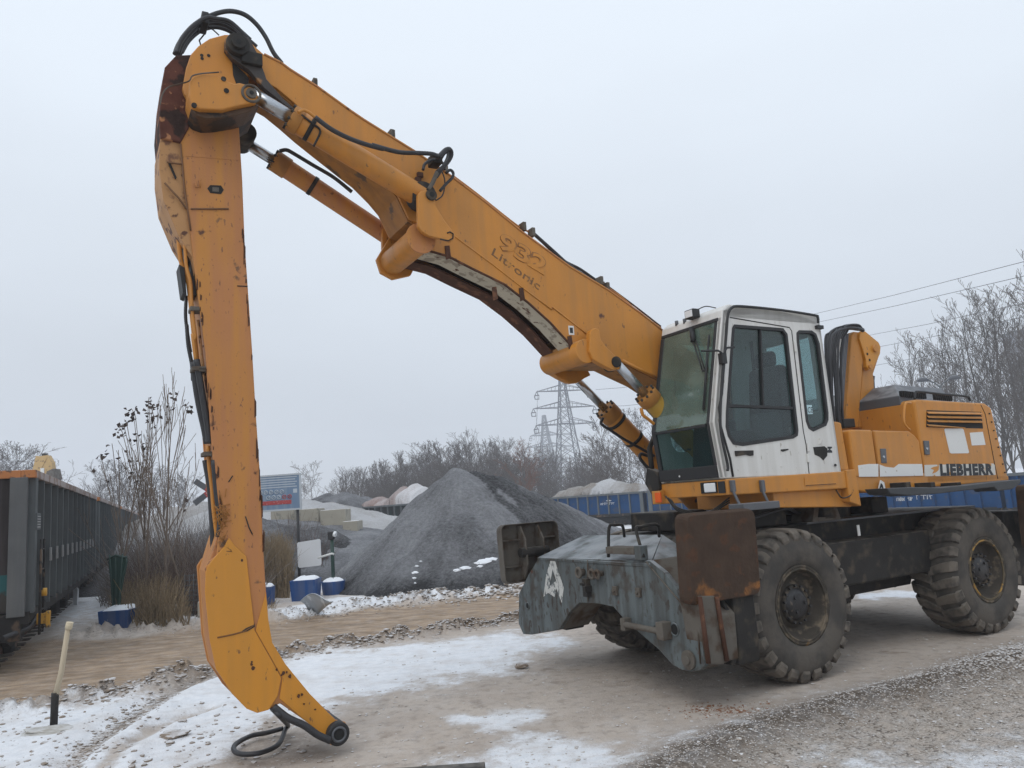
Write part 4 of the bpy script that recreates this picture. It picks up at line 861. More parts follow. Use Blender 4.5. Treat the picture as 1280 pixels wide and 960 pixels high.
# boom head pin and black link plate
hp = M(*ZA([(500, 240)])[0], BL-.1)
q = MB().cyl((hp[0], BL-.13, hp[1]), (hp[0], BR+.1, hp[1]), .10, n=28); q.cyl((hp[0], BL-.16, hp[1]), (hp[0], BL-.1, hp[1]), .062, n=20); pin = q.build('head_pin', m_dark, bo, .006)
MB().cyl((hp[0], BL-.163, hp[1]), (hp[0], BL-.15, hp[1]), .022, n=12).build('pin_centre', m_slot, pin)
lk = Ms(ZA([(430, 215), (455, 190), (500, 185), (560, 215), (600, 290), (615, 330), (640, 400), (650, 430), (730, 525), (800, 590), (770, 585), (640, 480), (560, 385), (470, 320), (430, 270)]), BL-.04)
MB().prism(lk, BL-.07, BL-.001).build('head_link', mat('greasy_black_steel', (.04, .032, .028), .55, spots=((.30, .14, .04), .62, 6), bump=.3), bo, .006)
q = M(*ZA([(575, 310)])[0], BL-.08); MB().box(q[0]-.09, q[0]+.09, BL-.11, BL-.06, q[1]-.07, q[1]+.05).build('grease_block', m_dark, bo, .01)
# arm-cylinder bracket and cross tube
cyB = M(*ZB([(372, 398)])[0], .95)
br = Ms(ZB([(325, 375), (340, 360), (370, 354), (400, 366), (412, 395), (414, 430), (455, 500), (512, 575), (510, 598), (490, 610), (455, 600), (380, 582), (345, 560), (328, 535)]), .86)
for l0, l1_ in ((.84, .89), (1.82, 1.87)):
    o = MB().prism(br, l0, l1_).build('cylinder_bracket', m_yel, bo, .008)
MB().tube([(a, .835, b_) for a, b_ in Ms(ZB([(440, 596), (480, 605), (503, 592), (505, 570), (488, 560), (475, 566)]), .84)], .007, 6).build('lifting_hook', m_dark, bo)
MB().cyl((cyB[0], .815, cyB[1]), (cyB[0], 1.12, cyB[1]), .055, n=24).build('cylinder_pin', m_dark, bo, .004)
MB().cyl((cyB[0], 1.72, cyB[1]), (cyB[0], 2.02, cyB[1]), .055, n=24).build('cylinder_pin', m_dark, bo, .004)
MB().cyl((cyB[0], .812, cyB[1]), (cyB[0], .816, cyB[1]), .026, n=14).build('pin_centre', m_slot, bo)
ct = M(*ZB([(335, 600)])[0], 1.0)
MB().cyl((ct[0], .96, ct[1]), (ct[0], 1.74, ct[1]), .13, n=32).build('cross_tube', m_yel, bo, .006)
MB().cyl((ct[0], .945, ct[1]), (ct[0], .965, ct[1]), .15, n=32).build('tube_flange', m_fade, bo, .004)
MB().prism([(ct[0]-.17, ct[1]+.02), (ct[0]-.13, ct[1]-.12), (ct[0]+.0, ct[1]-.18), (ct[0]+.20, ct[1]-.12), (ct[0]+.32, ct[1]+.1), (ct[0], ct[1]+.3)], 1.72, 1.77).build('far_bracket', m_yel, bo, .008)
# boom-cylinder ears
eb = M(*ZC([(440, 330)])[0], .93)
ear = Ms(ZC([(305, 190), (312, 170), (335, 160), (352, 172), (358, 215), (380, 250), (430, 298), (455, 312), (466, 340), (452, 368), (420, 372), (370, 348), (320, 318), (303, 280)]), .93)
ear = Ms(ZC([(305, 190), (312, 170), (335, 160), (352, 172), (358, 215), (380, 250), (430, 298), (455, 312), (466, 340), (452, 368), (420, 372), (370, 348), (320, 318), (303, 280)]), .98)
for l0 in (.96, 1.80):
    MB().prism(ear, l0, l0+.08).build('cylinder_ear', m_yel, bo, .01)
he = M(*ZC([(290, 275)])[0], 1.0)
MB().cyl((he[0], 1.0, he[1]), (he[0], 1.74, he[1]), .13, n=32).build('hinge_tube', m_yel, bo, .006)
eb = M(*ZC([(440, 330)])[0], .96)
MB().cyl((eb[0], .94, eb[1]), (eb[0], 1.12, eb[1]), .06, n=24).build('ear_pin', m_dark, bo, .004); MB().cyl((eb[0], 1.80, eb[1]), (eb[0], 1.98, eb[1]), .06, n=24).build('ear_pin', m_dark, bo, .004)
lob = Ms(ZC([(88, 340), (98, 375), (135, 410), (200, 442), (235, 438), (270, 415), (300, 400), (255, 320), (180, 300)]), 1.78)
MB().prism(lob, 1.72, 1.78).build('far_ear', m_yel, bo, .01)
a = M(*ZC([(216, 172)])[0], BL); MB().box(a[0]-.035, a[0]+.035, BL-.003, BL-.001, a[1]-.05, a[1]+.05).build('small_sticker', m_wlabel, bo); MB().box(a[0]-.02, a[0]+.02, BL-.0045, BL-.0035, a[1]-.03, a[1]+.03).build('sticker_print', m_ink, bo)
# pipes and hoses along the boom
def tubep(pts, l, r, name, m_, par, n=6):
    ls = l if isinstance(l, (list, tuple)) else [l]*len(pts); return MB().tube(bez([P3(x, y, ll) for (x, y), ll in zip(pts, ls)], n), r, 8).build(name, m_, par)
tubep(ZB([(500, 275), (620, 365), (830, 530), (905, 565)]), BL+.1, .010, 'boom_pipe', m_fade, bo)
tubep(ZB([(905, 565), (1000, 650), (1090, 730), (1180, 790), (1240, 830)]), BL+.08, .020, 'boom_hose', m_hose, bo)
tubep(ZB([(900, 560), (1040, 690), (1140, 745), (1220, 800), (1260, 815)]), BL+.2, .016, 'boom_hose', m_hose, bo)
tubep([(752, 355), (775, 370), (800, 392), (826, 410)], BL+.1, .012, 'boom_pipe', m_fade, bo)
tubep([(752, 352), (790, 380), (826, 408)], BL+.16, .010, 'boom_pipe', m_rust, bo)
for x, y in ZB([(855, 530), (900, 558), (1240, 800), (1272, 830), (195, 70), (465, 250)])+ZA([(910, 450)])+[(490, 168), (393, 104)]:
    a = P3(x, y, BL+.06); MB().box(a[0]-.02, a[0]+.02, BL+.02, BL+.12, a[2]-.06, a[2]+.035).build('pipe_clamp', m_greydk, bo, .005)
tubep(ZA([(912, 625), (1000, 690), (1100, 740), (1200, 775), (1280, 795)])+ZB([(100, 125), (230, 160), (330, 165), (400, 170), (432, 185)]), .80, .022, 'cylinder_hose', m_hose, bo)
tubep(ZB([(432, 185), (470, 148), (492, 150), (495, 180), (470, 220), (425, 262)]), [.8, .8, .82, .85, .88, .9], .022, 'hose_loop', m_hose, bo)
tubep(ZB([(445, 190), (462, 165), (480, 160), (478, 190), (455, 235), (422, 285)]), .92, .018, 'hose_loop', m_hose, bo)
tubep(ZB([(425, 262), (405, 310), (380, 350)]), .9, .022, 'hose_fitting', m_greydk, bo)
tubep(ZB([(355, 250), (365, 220), (400, 200), (440, 195)]), .9, .015, 'hose_loop', m_hose, bo)
tubep(ZB([(470, 265), (490, 250), (506, 265), (500, 290), (470, 320), (440, 355)]), 1.0, .015, 'hose_loop', m_hose, bo)
tubep(ZB([(440, 240), (462, 290), (462, 340), (450, 380), (420, 402)]), 1.05, .007, 'thin_cable', m_hose, bo)
tubep(ZB([(385, 190), (420, 185), (450, 210), (465, 250)]), 1.1, .012, 'hose_loop', m_hose, bo)
a = P3(*ZB([(420, 195)])[0], .95); MB().box(a[0]-.05, a[0]+.05, a[1]-.05, a[1]+.1, a[2]-.06, a[2]+.04).build('hose_block', m_dark, bo, .01)
for x, y in ZB([(340, 275), (330, 300), (300, 310), (345, 320)]):
    a = P3(x, y, BL-.02); MB().box(a[0]-.03, a[0]+.03, BL-.04, BL, a[2]-.025, a[2]+.025).build('rusty_bracket', m_rust, bo, .005)
for x, y in ZA([(1050, 730), (1090, 760)]):
    a = P3(x, y, BL); MB().box(a[0]-.06, a[0]+.05, BL-.02, BL, a[2]-.02, a[2]+.02).build('rusty_bracket', m_rust, bo, .005)

# ---- hydraulic cylinders
def cylinder(p_rod, p_gland, p_end, r_rod, r_bar, name, m_, label, bands=(), head=.14):
    p_rod, p_gland, p_end = map(Vector, (p_rod, p_gland, p_end)); d = (p_end-p_gland).normalized()
    o = MB().cyl(p_gland+d*head*.9, p_end, r_bar, n=32).build(name, m_, mh, .004); o['label'] = label
    MB().cyl(p_rod, p_gland+d*.05, r_rod, n=28).build('rod', m_chrome, o)
    MB().cyl(p_gland, p_gland+d*head, r_bar*1.12, n=32).build('gland', m_yeld, o, .008)
    bb = MB()
    a = d.cross(Vector((0, 0, 1))).normalized(); b2_ = a.cross(d)
    for k in range(10): t = 2*math.pi*k/10; c_ = p_gland+(a*math.cos(t)+b2_*math.sin(t))*r_bar*1.0; bb.cyl(c_-d*.02, c_+d*.02, .014, n=6)
    bb.build('gland_bolt_ring', m_dark, o)
    for t in bands:
        c_ = p_gland.lerp(p_end, t); MB().cyl(c_-d*.02, c_+d*.02, r_bar*1.07, n=32).build('band', m_dark, o)
    return o
pr = P3(*ZA([(575, 500)])[0], .98); pg = P3(*ZA([(760, 655)])[0], .98); pe = P3(*ZB([(345, 385)])[0], .98)
pg = Vector(pr).lerp(Vector(pe), (Vector(pg)-Vector(pr)).length/(Vector(pe)-Vector(pr)).length)
ac = cylinder(pr, pg, pe, .062, .108, 'arm_cylinder', m_yel, 'near yellow arm cylinder with chrome rod', (.14,), .10)
MB().cyl((pe[0], .89, pe[2]), (pe[0], 1.07, pe[2]), .125, n=28).build('cylinder_eye', m_dark, ac, .006)
o_ = Vector((0, .95, 0))
pr2, pg2, pe2 = (Vector(P3(303, 176, 1.93)), Vector(P3(342, 200, 1.93)), Vector(P3(497, 303, 1.93)))
ac2 = cylinder(pr2, pg2, pe2, .055, .098, 'arm_cylinder', m_fade, 'far arm cylinder seen below the boom', (.3,), .16)
tubep(ZA([(725, 805), (760, 800), (800, 820), (900, 880), (1010, 945)])+[(440, 240)], 1.8, .02, 'hose', m_hose, ac2)
tubep(ZA([(822, 600), (850, 588), (880, 600), (915, 628)]), .82, .015, 'hydraulic_pipe', m_yel, ac)
tubep(ZA([(840, 612), (900, 660), (940, 700), (905, 780)]), .86, .010, 'hydraulic_pipe', m_dark, ac)
br_, bg_ = Vector(P3(*ZC([(440, 335)])[0], 1.0)), Vector(P3(*ZC([(585, 490)])[0], 1.0)); be_ = br_+(bg_-br_).normalized()*2.3
bc = cylinder(br_, bg_, be_, .050, .115, 'boom_cylinder', mat('ochre_yellow_paint', (.42, .24, .025), .45, spots=(DIRT, .6, 6)), 'near boom cylinder running down behind the cab', (.05,), .12)
MB().cyl((eb[0], .96+.08, eb[1]), (eb[0], 1.10, eb[1]), .09, n=24).build('rod_eye', m_dark, bc, .006)
br2, bg2 = Vector(P3(*ZC([(250, 425)])[0], 1.92)), Vector(P3(*ZC([(385, 565)])[0], 1.92)); be2 = br2+(bg2-br2).normalized()*2.3
bc2 = cylinder(br2, bg2, be2, .048, .12, 'boom_cylinder', m_yel, 'far boom cylinder with bolted orange head', (.12, .3), .16)
tubep(ZC([(375, 610), (365, 635), (385, 655), (410, 670), (470, 710), (560, 760), (630, 800)]), 1.80, [.016]*1 and .018, 'hose', m_hose, bc2)
tubep(ZC([(565, 560), (575, 595), (600, 615), (630, 640)]), .9, .018, 'hose', m_yel, bc)
tubep(ZC([(600, 800), (565, 790), (562, 815), (600, 860), (640, 900), (660, 940)]), 1.6, .02, 'hose', m_hose, bc2)

# ================================================================== ARM
AL, AR = 1.20, 1.70
ZE = lambda pts: zm(pts, 180, 180, 3.69)
ZF = lambda pts: zm(pts, 180, 400, 3.43)
ZH = lambda pts: zm(pts, 180, 640, 3.0)
right = [(300, 100), (298, 145), (303, 225), (306, 302), (315.5, 440), (320, 517), (326, 604), (329, 680)]+ZH([(455, 250), (465, 400), (480, 490), (530, 570), (575, 625), (620, 680), (720, 780)])
tipc = M(*ZH([(722, 827)])[0], AL)
leftE = ZH([(690, 850), (600, 780), (510, 718), (470, 740), (425, 752), (385, 738), (330, 682), (270, 590), (247, 480), (238, 350), (230, 240), (228, 212), (245, 185), (272, 162)])+[(275, 654), (268, 600), (262, 520), (257, 440), (244, 342), (238, 288), (231, 234), (226, 180), (222, 120), (235, 85), (257, 52), (281, 44), (297, 50)]
tip = [(tipc[0]+.105*math.cos(a), tipc[1]+.105*math.sin(a)) for a in [R(40), R(0), R(-40), R(-80), R(-120)]]
ol = Ms(right, AL)+tip+Ms(leftE, AL)
armb = MB().prism(ol, AL, AL+.03); armb.prism(ol, AR-.03, AR)
inner = MB().prism([(a, b_) for a, b_ in ol], AL+.03, AR-.03)
inner = Ms([(298, 145), (303, 225), (306, 302), (315.5, 440), (320, 517), (326, 604), (329, 680)]+ZH([(455, 250), (465, 400), (480, 490), (530, 570), (620, 680), (700, 775), (600, 775), (510, 705), (425, 745), (340, 680), (275, 590), (252, 480), (243, 350), (236, 225)])+[(277, 654), (270, 600), (264, 520), (259, 440), (246, 342), (240, 288), (233, 234), (228, 180)], AL)
armb.prism(inner, AL+.03, AR-.03)
arm = armb.build('arm', m_fade, mh, .008); arm['label'] = 'tall faded orange arm reaching down to the ground'
# brighter repainted doubler plates over the lower third
sl = Ms(ZH([(228, 300), (232, 225), (240, 200), (268, 166), (300, 130), (318, 96), (345, 130), (384, 166), (395, 260), (412, 410), (398, 430), (360, 450), (275, 472), (300, 468), (412, 446), (515, 622), (500, 690), (468, 742), (425, 754), (385, 738), (330, 680), (270, 590), (246, 480)]), AL)
sl = Ms(ZH([(228, 300), (232, 225), (240, 200), (268, 166), (300, 130), (318, 96), (345, 130), (384, 166), (395, 260), (412, 410), (415, 444), (515, 622), (502, 690), (468, 742), (425, 754), (385, 738), (330, 680), (270, 590), (246, 480)]), AL-.012)
MB().prism(sl, AL-.014, AL-.001).build('doubler_plate', m_yel2, arm, .005)
lo = Ms(ZH([(418, 444), (458, 300), (466, 400), (481, 490), (531, 571), (621, 681), (718, 782), (700, 800), (690, 848), (600, 779), (508, 700), (519, 622)]), AL-.006)
MB().prism(lo, AL-.007, AL-.001).build('lower_plate', m_yel2, arm, .003)
MB().tube([(a, AL-.014, b_) for a, b_ in Ms(ZH([(275, 471), (330, 460), (378, 447), (412, 425)]), AL-.014)], .007, 6).build('weld_crack', mat('brown_weld', (.16, .07, .02), .8), arm)
MB().prism(Ms(ZH([(360, 450), (380, 435), (414, 420), (414, 430), (385, 447)]), AL), AL-.018, AL-.0145).build('lifted_lip', m_dark, arm)
# torn edges, rust streaks along both edges (flakes of steel proud of the plate)
q = MB()
for i in range(26):
    t = random.random(); x = 305+27*t+random.uniform(-2.5, -.5); y = 290+400*t
    a = P3(x, y, AL-.003); h_ = random.uniform(.02, .10); w__ = random.uniform(.003, .009)
    MB().prism([(a[0]-w__, a[2]-h_), (a[0]+w__, a[2]-h_*.8), (a[0]+w__*1.2, a[2]+h_*.6), (a[0]-w__*.5, a[2]+h_)], AL-.004, AL-.001).build('rust_flake', m_rust, arm)
for i in range(26):
    t = random.random(); x = 241+33*t+random.uniform(1, 5); y = 310+345*t
    a = P3(x, y, AL-.003); h_ = random.uniform(.01, .06); w__ = random.uniform(.003, .008)
    MB().prism([(a[0]-w__, a[2]-h_), (a[0]+w__, a[2]-h_*.8), (a[0]+w__*1.2, a[2]+h_*.6), (a[0]-w__*.5, a[2]+h_)], AL-.004, AL-.001).build('rust_flake', m_rust, arm)
# bleached chest plate on the leading edge, rust plate above it
cp = Ms([(201, 172), (199, 180), (199, 212), (204, 250), (222, 293), (240, 322), (244, 342), (238, 288), (231, 234), (227, 176)], AL+.03)
MB().prism(cp, AL+.02, AR-.02).build('chest_plate', m_pale, arm, .006)
rp = Ms([(220, 69), (206, 84), (202, 110), (199, 150), (201, 172), (214, 175), (226, 178), (236, 160), (242, 140), (236, 112), (240, 92), (244, 68)], AL-.01)
MB().prism(rp, AL-.012, AR).build('rust_nose', mat('flaking_rust_plate', (.10, .038, .026), .85, spec=.2, var=.5, scale=7, spots=((.40, .19, .09), .60, 9), rust=((.05, .03, .025), .55, 4), bump=.7, bscale=30), arm, .01)
for pts in (ZE([(168, 0), (185, 200), (200, 300), (215, 400)]), ZE([(105, 85), (180, 95)]), ZE([(95, 180), (160, 250), (195, 300)]), ZE([(215, 300), (300, 300), (390, 300)])):
    MB().tube([(a, AL-.004 if i < 9 else 0, b_) for i, (a, b_) in enumerate(Ms(pts, AL))], .008, 6).build('weld_seam', mat('brown_weld_b', (.17, .085, .04), .85), arm)
MB().prism(Ms(ZE([(112, 85), (122, 88), (150, 155), (145, 160)]), AL), AL-.006, AL+.03).build('black_gouge', m_slot, arm)
MB().prism(Ms(ZE([(292, 205), (305, 190), (355, 192), (368, 212), (355, 232), (305, 226)]), AL), AL-.004, AL-.001).build('burnt_opening', m_dark, arm)
MB().prism(Ms(ZE([(315, 200), (345, 202), (345, 222), (315, 220)]), AL), AL-.007, AL-.0045).build('opening_plug', m_greydk, arm)
MB().tube([(a, AL-.02, b_) for a, b_ in Ms(ZE([(258, 165), (258, 205), (238, 205), (235, 185)]), AL)], .006, 6).build('small_bracket', m_fade, arm)
for pts in (ZF([(435, 842), (450, 890), (465, 920)]), ZF([(380, 668), (362, 695)]), ZE([(430, 655), (478, 657)])):
    MB().tube([(a, AL-.002, b_) for a, b_ in Ms(pts, AL)], .005, 5).build('scratch', m_dark, arm)
MB().prism(Ms(ZE([(190, 40), (435, 62), (437, 76), (190, 56)]), AL), AL-.003, AL-.001).build('weld_band', m_fade, arm)
# repainted patch at the top of the arm
# head cheeks
ck = Ms(ZA([(225, 360), (250, 290), (290, 245), (350, 205), (430, 184), (500, 184), (545, 210), (565, 300), (560, 385), (545, 460), (440, 470), (300, 590), (250, 560), (215, 500), (205, 470)]), AL-.06)
for l0 in (AL-.06, AR+.01): MB().prism(ck, l0, l0+.05).build('head_cheek', m_yel, arm, .008)
gr = Ms(ZA([(470, 330), (540, 395), (560, 420), (545, 500), (500, 470), (475, 400)]), AL-.062); MB().prism(gr, AL-.066, AL-.061).build('grease_smear', m_dark, arm)
op = Ms(ZA([(245, 430), (270, 405), (300, 394), (400, 400), (430, 425), (480, 445), (510, 440), (560, 455), (598, 480), (610, 515), (600, 545), (560, 552), (500, 565), (420, 585), (300, 580), (260, 565), (240, 510)]), .86)
for l0, l1 in ((.86, AL-.07), (AR+.07, 2.03)):
    MB().prism(op, l0, l1).build('cylinder_box', m_yel if l0 < 1 else m_fade, arm, .012)
un = Ms(ZA([(250, 570), (300, 590), (420, 592), (500, 575), (600, 550), (618, 560), (560, 590), (500, 606), (400, 622), (330, 624), (280, 606)]), .9)
MB().prism(un, .92, 1.45).build('box_underside', mat('dark_brown_steel', (.085, .045, .022), .6, var=.4, spots=((.02, .016, .014), .5, 6), bump=.3), arm, .01)  # separate dark brown rim along the bottom of the cylinder box
hp2 = M(*ZA([(572, 500)])[0], .86)
q = MB(); q.tube([(hp2[0]+.075*math.cos(t*.2618), .855, hp2[1]+.075*math.sin(t*.2618)) for t in range(25)], .012, 6, False); q.cyl((hp2[0], .84, hp2[1]), (hp2[0], .9, hp2[1]), .045, n=18); q.build('pin_ring', m_greydk, arm)
MB().cyl((hp2[0], .835, hp2[1]), (hp2[0], .842, hp2[1]), .018, n=12).build('pin_centre', m_slot, arm)
for x, y in ((425, 420), (440, 483), (268, 560)):
    a = P3(*ZA([(x, y)])[0], .855); MB().cyl((a[0], .853, a[2]), (a[0], .87, a[2]), .022, n=10).build('paint_chip', m_dark, arm)
q = MB(); 
for x, y in ((308, 295), (310, 312), (345, 296)):
    a = P3(*ZA([(x, y)])[0], AL-.062); q.cyl((a[0], AL-.064, a[2]), (a[0], AL-.05, a[2]), .015, n=7)
q.build('paint_chips', m_dark, arm)
MB().tube(bez([P3(*p, .85) for p in ZA([(85, 560), (100, 500), (130, 465), (190, 448), (240, 432), (258, 405), (310, 392), (400, 385)])], 5), .006, 6).build('grease_line', m_greydk, arm)
a = Ms(ZA([(85, 600), (82, 900), (95, 960), (90, 720)]), AL+.3); MB().prism([a[0], a[1], (a[1][0]+.04, a[1][1]), (a[0][0]+.05, a[0][1])], AL+.2, AR).build('hose_cover', m_dark, arm)
MB().cyl((M(303, 176, 1.93)[0], 1.72, M(303, 176, 1.93)[1]), (M(303, 176, 1.93)[0], 2.02, M(303, 176, 1.93)[1]), .10, n=20).build('far_pin_boss', m_dark, arm, .01)
# tip boss
q = MB().cyl((tipc[0], AL-.07, tipc[1]), (tipc[0], AR+.07, tipc[1]), .095, n=32); tb = q.build('tip_bush', m_black, arm, .015)
q = MB(); q.tube([(tipc[0]+.055*math.cos(t*.2618), AL-.075, tipc[1]+.055*math.sin(t*.2618)) for t in range(25)], .010, 8, False); q.build('bush_ring', m_dkgrey, tb)
MB().cyl((tipc[0], AL-.074, tipc[1]), (tipc[0], AL-.069, tipc[1]), .04, n=20).build('bush_bore', m_slot, tb)
# dirt on the tip and bolt chips on the plates
q = MB()
for x, y in ((405, 572), (408, 585), (400, 562), (525, 605), (535, 600), (545, 615), (580, 690), (600, 720), (640, 740), (590, 685), (520, 612), (370, 182), (500, 590)):
    a = P3(*ZH([(x+random.uniform(-4, 4), y)])[0], AL-.015); r_ = random.uniform(.008, .02)
    q.prism([(a[0]+r_*random.uniform(.5, 1.2)*math.cos(t), a[2]+r_*random.uniform(.5, 1.2)*math.sin(t)) for t in (0, 1, 2.1, 3.2, 4.2, 5.2)], AL-.0165, AL-.0142)
q.build('paint_chips', m_rust, arm)
# pipes and hoses down the leading edge of the arm
def pp(pts, l, r, nm, m_): return tubep(pts, l, r, nm, m_, arm)
pp(ZE([(150, 330), (160, 440), (172, 545), (200, 620), (212, 700), (228, 850), (240, 960)])+ZF([(225, 170)]), AL+.15, .020, 'arm_pipe', m_yel)
pp(ZE([(160, 330), (185, 440), (195, 560), (215, 640), (222, 760), (238, 900)])+ZF([(208, 60), (222, 180)]), AL+.05, .014, 'arm_pipe', m_yel)
pp(ZF([(232, 0), (250, 170), (275, 330), (290, 480), (300, 560)]), AL+.1, .012, 'arm_pipe', m_pale)
pp(ZF([(215, 180), (225, 280), (240, 370), (262, 470), (272, 530)]), AL+.15, .032, 'arm_hose', m_hose)
pp(ZF([(225, 170), (240, 260), (255, 350), (272, 450), (280, 530)]), AL+.05, .028, 'arm_hose', m_hose)
pp(ZF([(183, 20), (190, 110), (205, 190), (210, 260)]), AL+.2, .016, 'arm_hose', m_hose)
pp(ZE([(195, 700), (192, 800), (205, 900), (215, 960)]), AL+.2, .014, 'arm_hose', m_hose)
pp(ZF([(275, 540), (280, 620), (292, 720), (300, 820), (318, 960)])+[(273, 680)], AL+.1, .018, 'arm_pipe', m_yel)
pp(ZF([(265, 600), (285, 720), (295, 860), (300, 960)])+[(268, 692)], AL+.2, .030, 'arm_hose', m_hose)
pp(ZF([(298, 600), (310, 740), (325, 860), (318, 930)]), AL+.02, .022, 'arm_hose', m_hose)
for pts in (ZE([(90, 262), (100, 262), (140, 300), (160, 345), (165, 440), (130, 370), (95, 290)]), ZE([(160, 560), (185, 575), (195, 700), (178, 692)]), ZE([(208, 535), (222, 560), (240, 700), (222, 705)]), ZE([(165, 370), (185, 400), (205, 480), (200, 560), (175, 480)])):
    MB().prism(Ms(pts, AL+.15), AL+.12, AL+.34).build('rubber_flap', m_black, arm)
for x, y in ((262, 575), (215, 210), (243, 215)):
    a = P3(*ZF([(x, y)])[0], AL+.05); MB().box(a[0]-.02, a[0]+.10, a[1]-.04, a[1]+.12, a[2]-.018, a[2]+.018).build('pipe_clamp', m_greydk, arm, .006)
a = P3(*ZE([(222, 762)])[0], AL+.05); MB().box(a[0]-.02, a[0]+.08, a[1]-.04, a[1]+.10, a[2]-.018, a[2]+.018).build('pipe_clamp', m_greydk, arm, .006)
q = MB()
for k in range(34):                          # caught twigs and dried mud by the sleeve top
    a = P3(*ZF([(random.gauss(335, 14), random.gauss(860, 50))])[0], AL-.01); d_ = Vector((random.uniform(-1, 1), random.uniform(-.2, .1), random.uniform(-1, 1)))*.06; q.tube([Vector(a)-d_, Vector(a)+d_], .003, 4)
q.build('caught_twigs', m_yeld, arm)
# hoses arching over the head
for nm, pts, l, r in (('head_hose', [(165, 290), (190, 230), (250, 150), (320, 100), (400, 68), (470, 60), (540, 80), (600, 130), (650, 200), (690, 280), (735, 338)], 1.35, .022),
    ('head_hose', [(178, 290), (210, 220), (270, 150), (330, 112), (400, 105), (460, 125), (510, 165), (565, 215)], 1.42, .026),
    ('head_hose', [(190, 288), (230, 210), (290, 160), (350, 125), (420, 130), (480, 160), (540, 200), (600, 250)], 1.52, .022),
    ('head_hose', [(200, 280), (240, 215), (300, 165), (370, 145), (430, 155), (480, 180)], 1.6, .020),
    ('head_hose', [(172, 285), (200, 210), (260, 140), (330, 95), (390, 100), (450, 112), (500, 150), (550, 205)], 1.3, .020)):
    tubep(ZA(pts), l, r, nm, m_hose, arm)
a = P3(*ZA([(320, 120)])[0], 1.4); MB().box(a[0]-.03, a[0]+.03, 1.3, 1.5, a[2]-.06, a[2]+.05).build('hose_clamp', m_black, arm, .008)
MB().tube([P3(*p, 1.4) for p in ZA([(305, 250), (295, 215), (320, 185), (330, 160)])], .007, 6).build('clamp_stay', m_dark, arm)
MB().tube([P3(*p, 1.4) for p in ZA([(400, 188), (370, 160), (340, 140)])], .006, 6).build('clamp_stay', m_dark, arm)
# loose hose and cable lying on the ground at the tip
c0 = P3(*ZH([(490, 715)])[0], AL+.1)
q = MB().tube([P3(*p, AL+.1) for p in ZH([(495, 690), (478, 735)])], .03, 10); q.build('hose_fitting', m_greydk, arm)
gy = [Zp(*p, .03) for p in ZH([(530, 815), (505, 870), (440, 902), (370, 908), (338, 895), (345, 870), (400, 840), (460, 828), (520, 812)])]
lh = MB().tube(bez([P3(*ZH([(480, 735)])[0], AL+.1), P3(*ZH([(515, 770)])[0], AL), Zp(*ZH([(540, 800)])[0], .06)]+gy, 6), .022, 8); lh.build('loose_hose', m_hose, arm)
lh = MB().tube(bez([P3(*ZH([(485, 730)])[0], AL), P3(*ZH([(540, 772)])[0], AL-.05), P3(*ZH([(600, 800)])[0], AL-.08), P3(*ZH([(650, 835)])[0], AL-.1), P3(*ZH([(700, 858)])[0], AL-.12)], 6), .030, 8); lh.build('tip_hose', m_hose, arm)

# ================================================================== THE YARD
def vec(a): return Vector((float(a[0]), float(a[1]), float(a[2])))
# ---- heaps
def heap_mat(name, dark, light, speck=40, streak=0.0):
    m = bpy.data.materials.new(name); m.use_nodes = True; nt = m.node_tree; N = nt.nodes; L = nt.links; b = N['Principled BSDF']
    b.inputs['Roughness'].default_value = .95; b.inputs['Specular IOR Level'].default_value = .2
    tc = N.new('ShaderNodeTexCoord'); at = N.new('ShaderNodeVertexColor'); at.layer_name = 'dust'
    def nse(s, d=6, r=.6):
        n = N.new('ShaderNodeTexNoise'); n.inputs['Scale'].default_value = s; n.inputs['Detail'].default_value = d; n.inputs['Roughness'].default_value = r; L.new(tc.outputs['Object'], n.inputs[0]); return n.outputs[0]
    def mth(op, a, b_):
        x = N.new('ShaderNodeMath'); x.operation = op
        for i, vv in enumerate((a, b_)):
            if hasattr(vv, 'is_output'): L.new(vv, x.inputs[i])
            else: x.inputs[i].default_value = vv
        return x.outputs[0]
    v1 = mth('ADD', mth('MULTIPLY', nse(speck*.45, 7, .8), 1.2), mth('MULTIPLY', nse(3), .25)); v = mth('ADD', v1, at.outputs[0])
    r = N.new('ShaderNodeMapRange'); r.inputs[1].default_value = .72; r.inputs[2].default_value = 1.7; L.new(v, r.inputs[0])
    mixn = N.new('ShaderNodeMixRGB'); L.new(r.outputs[0], mixn.inputs[0]); mixn.inputs[1].default_value = rgba(dark); mixn.inputs[2].default_value = rgba(light)
    L.new(mixn.outputs[0], b.inputs['Base Color'])
    bp = N.new('ShaderNodeBump'); bp.inputs['Strength'].default_value = 1; bp.inputs['Distance'].default_value = .13
    sv = N.new('ShaderNodeNewGeometry'); L.new(mth('ADD', nse(7, 9, .78), mth('MULTIPLY', nse(22, 5, .8), .45)), bp.inputs['Height']); L.new(bp.outputs[0], b.inputs['Normal'])
    return m
hm_dark = heap_mat('snow_dusted_dark_gravel', (.048, .048, .050), (.46, .465, .485), 26)
hm_sand = heap_mat('snow_dusted_sand', (.24, .20, .16), (.60, .60, .61), 25)
hm_red = heap_mat('snow_dusted_red_grit', (.27, .17, .14), (.74, .73, .74), 25)
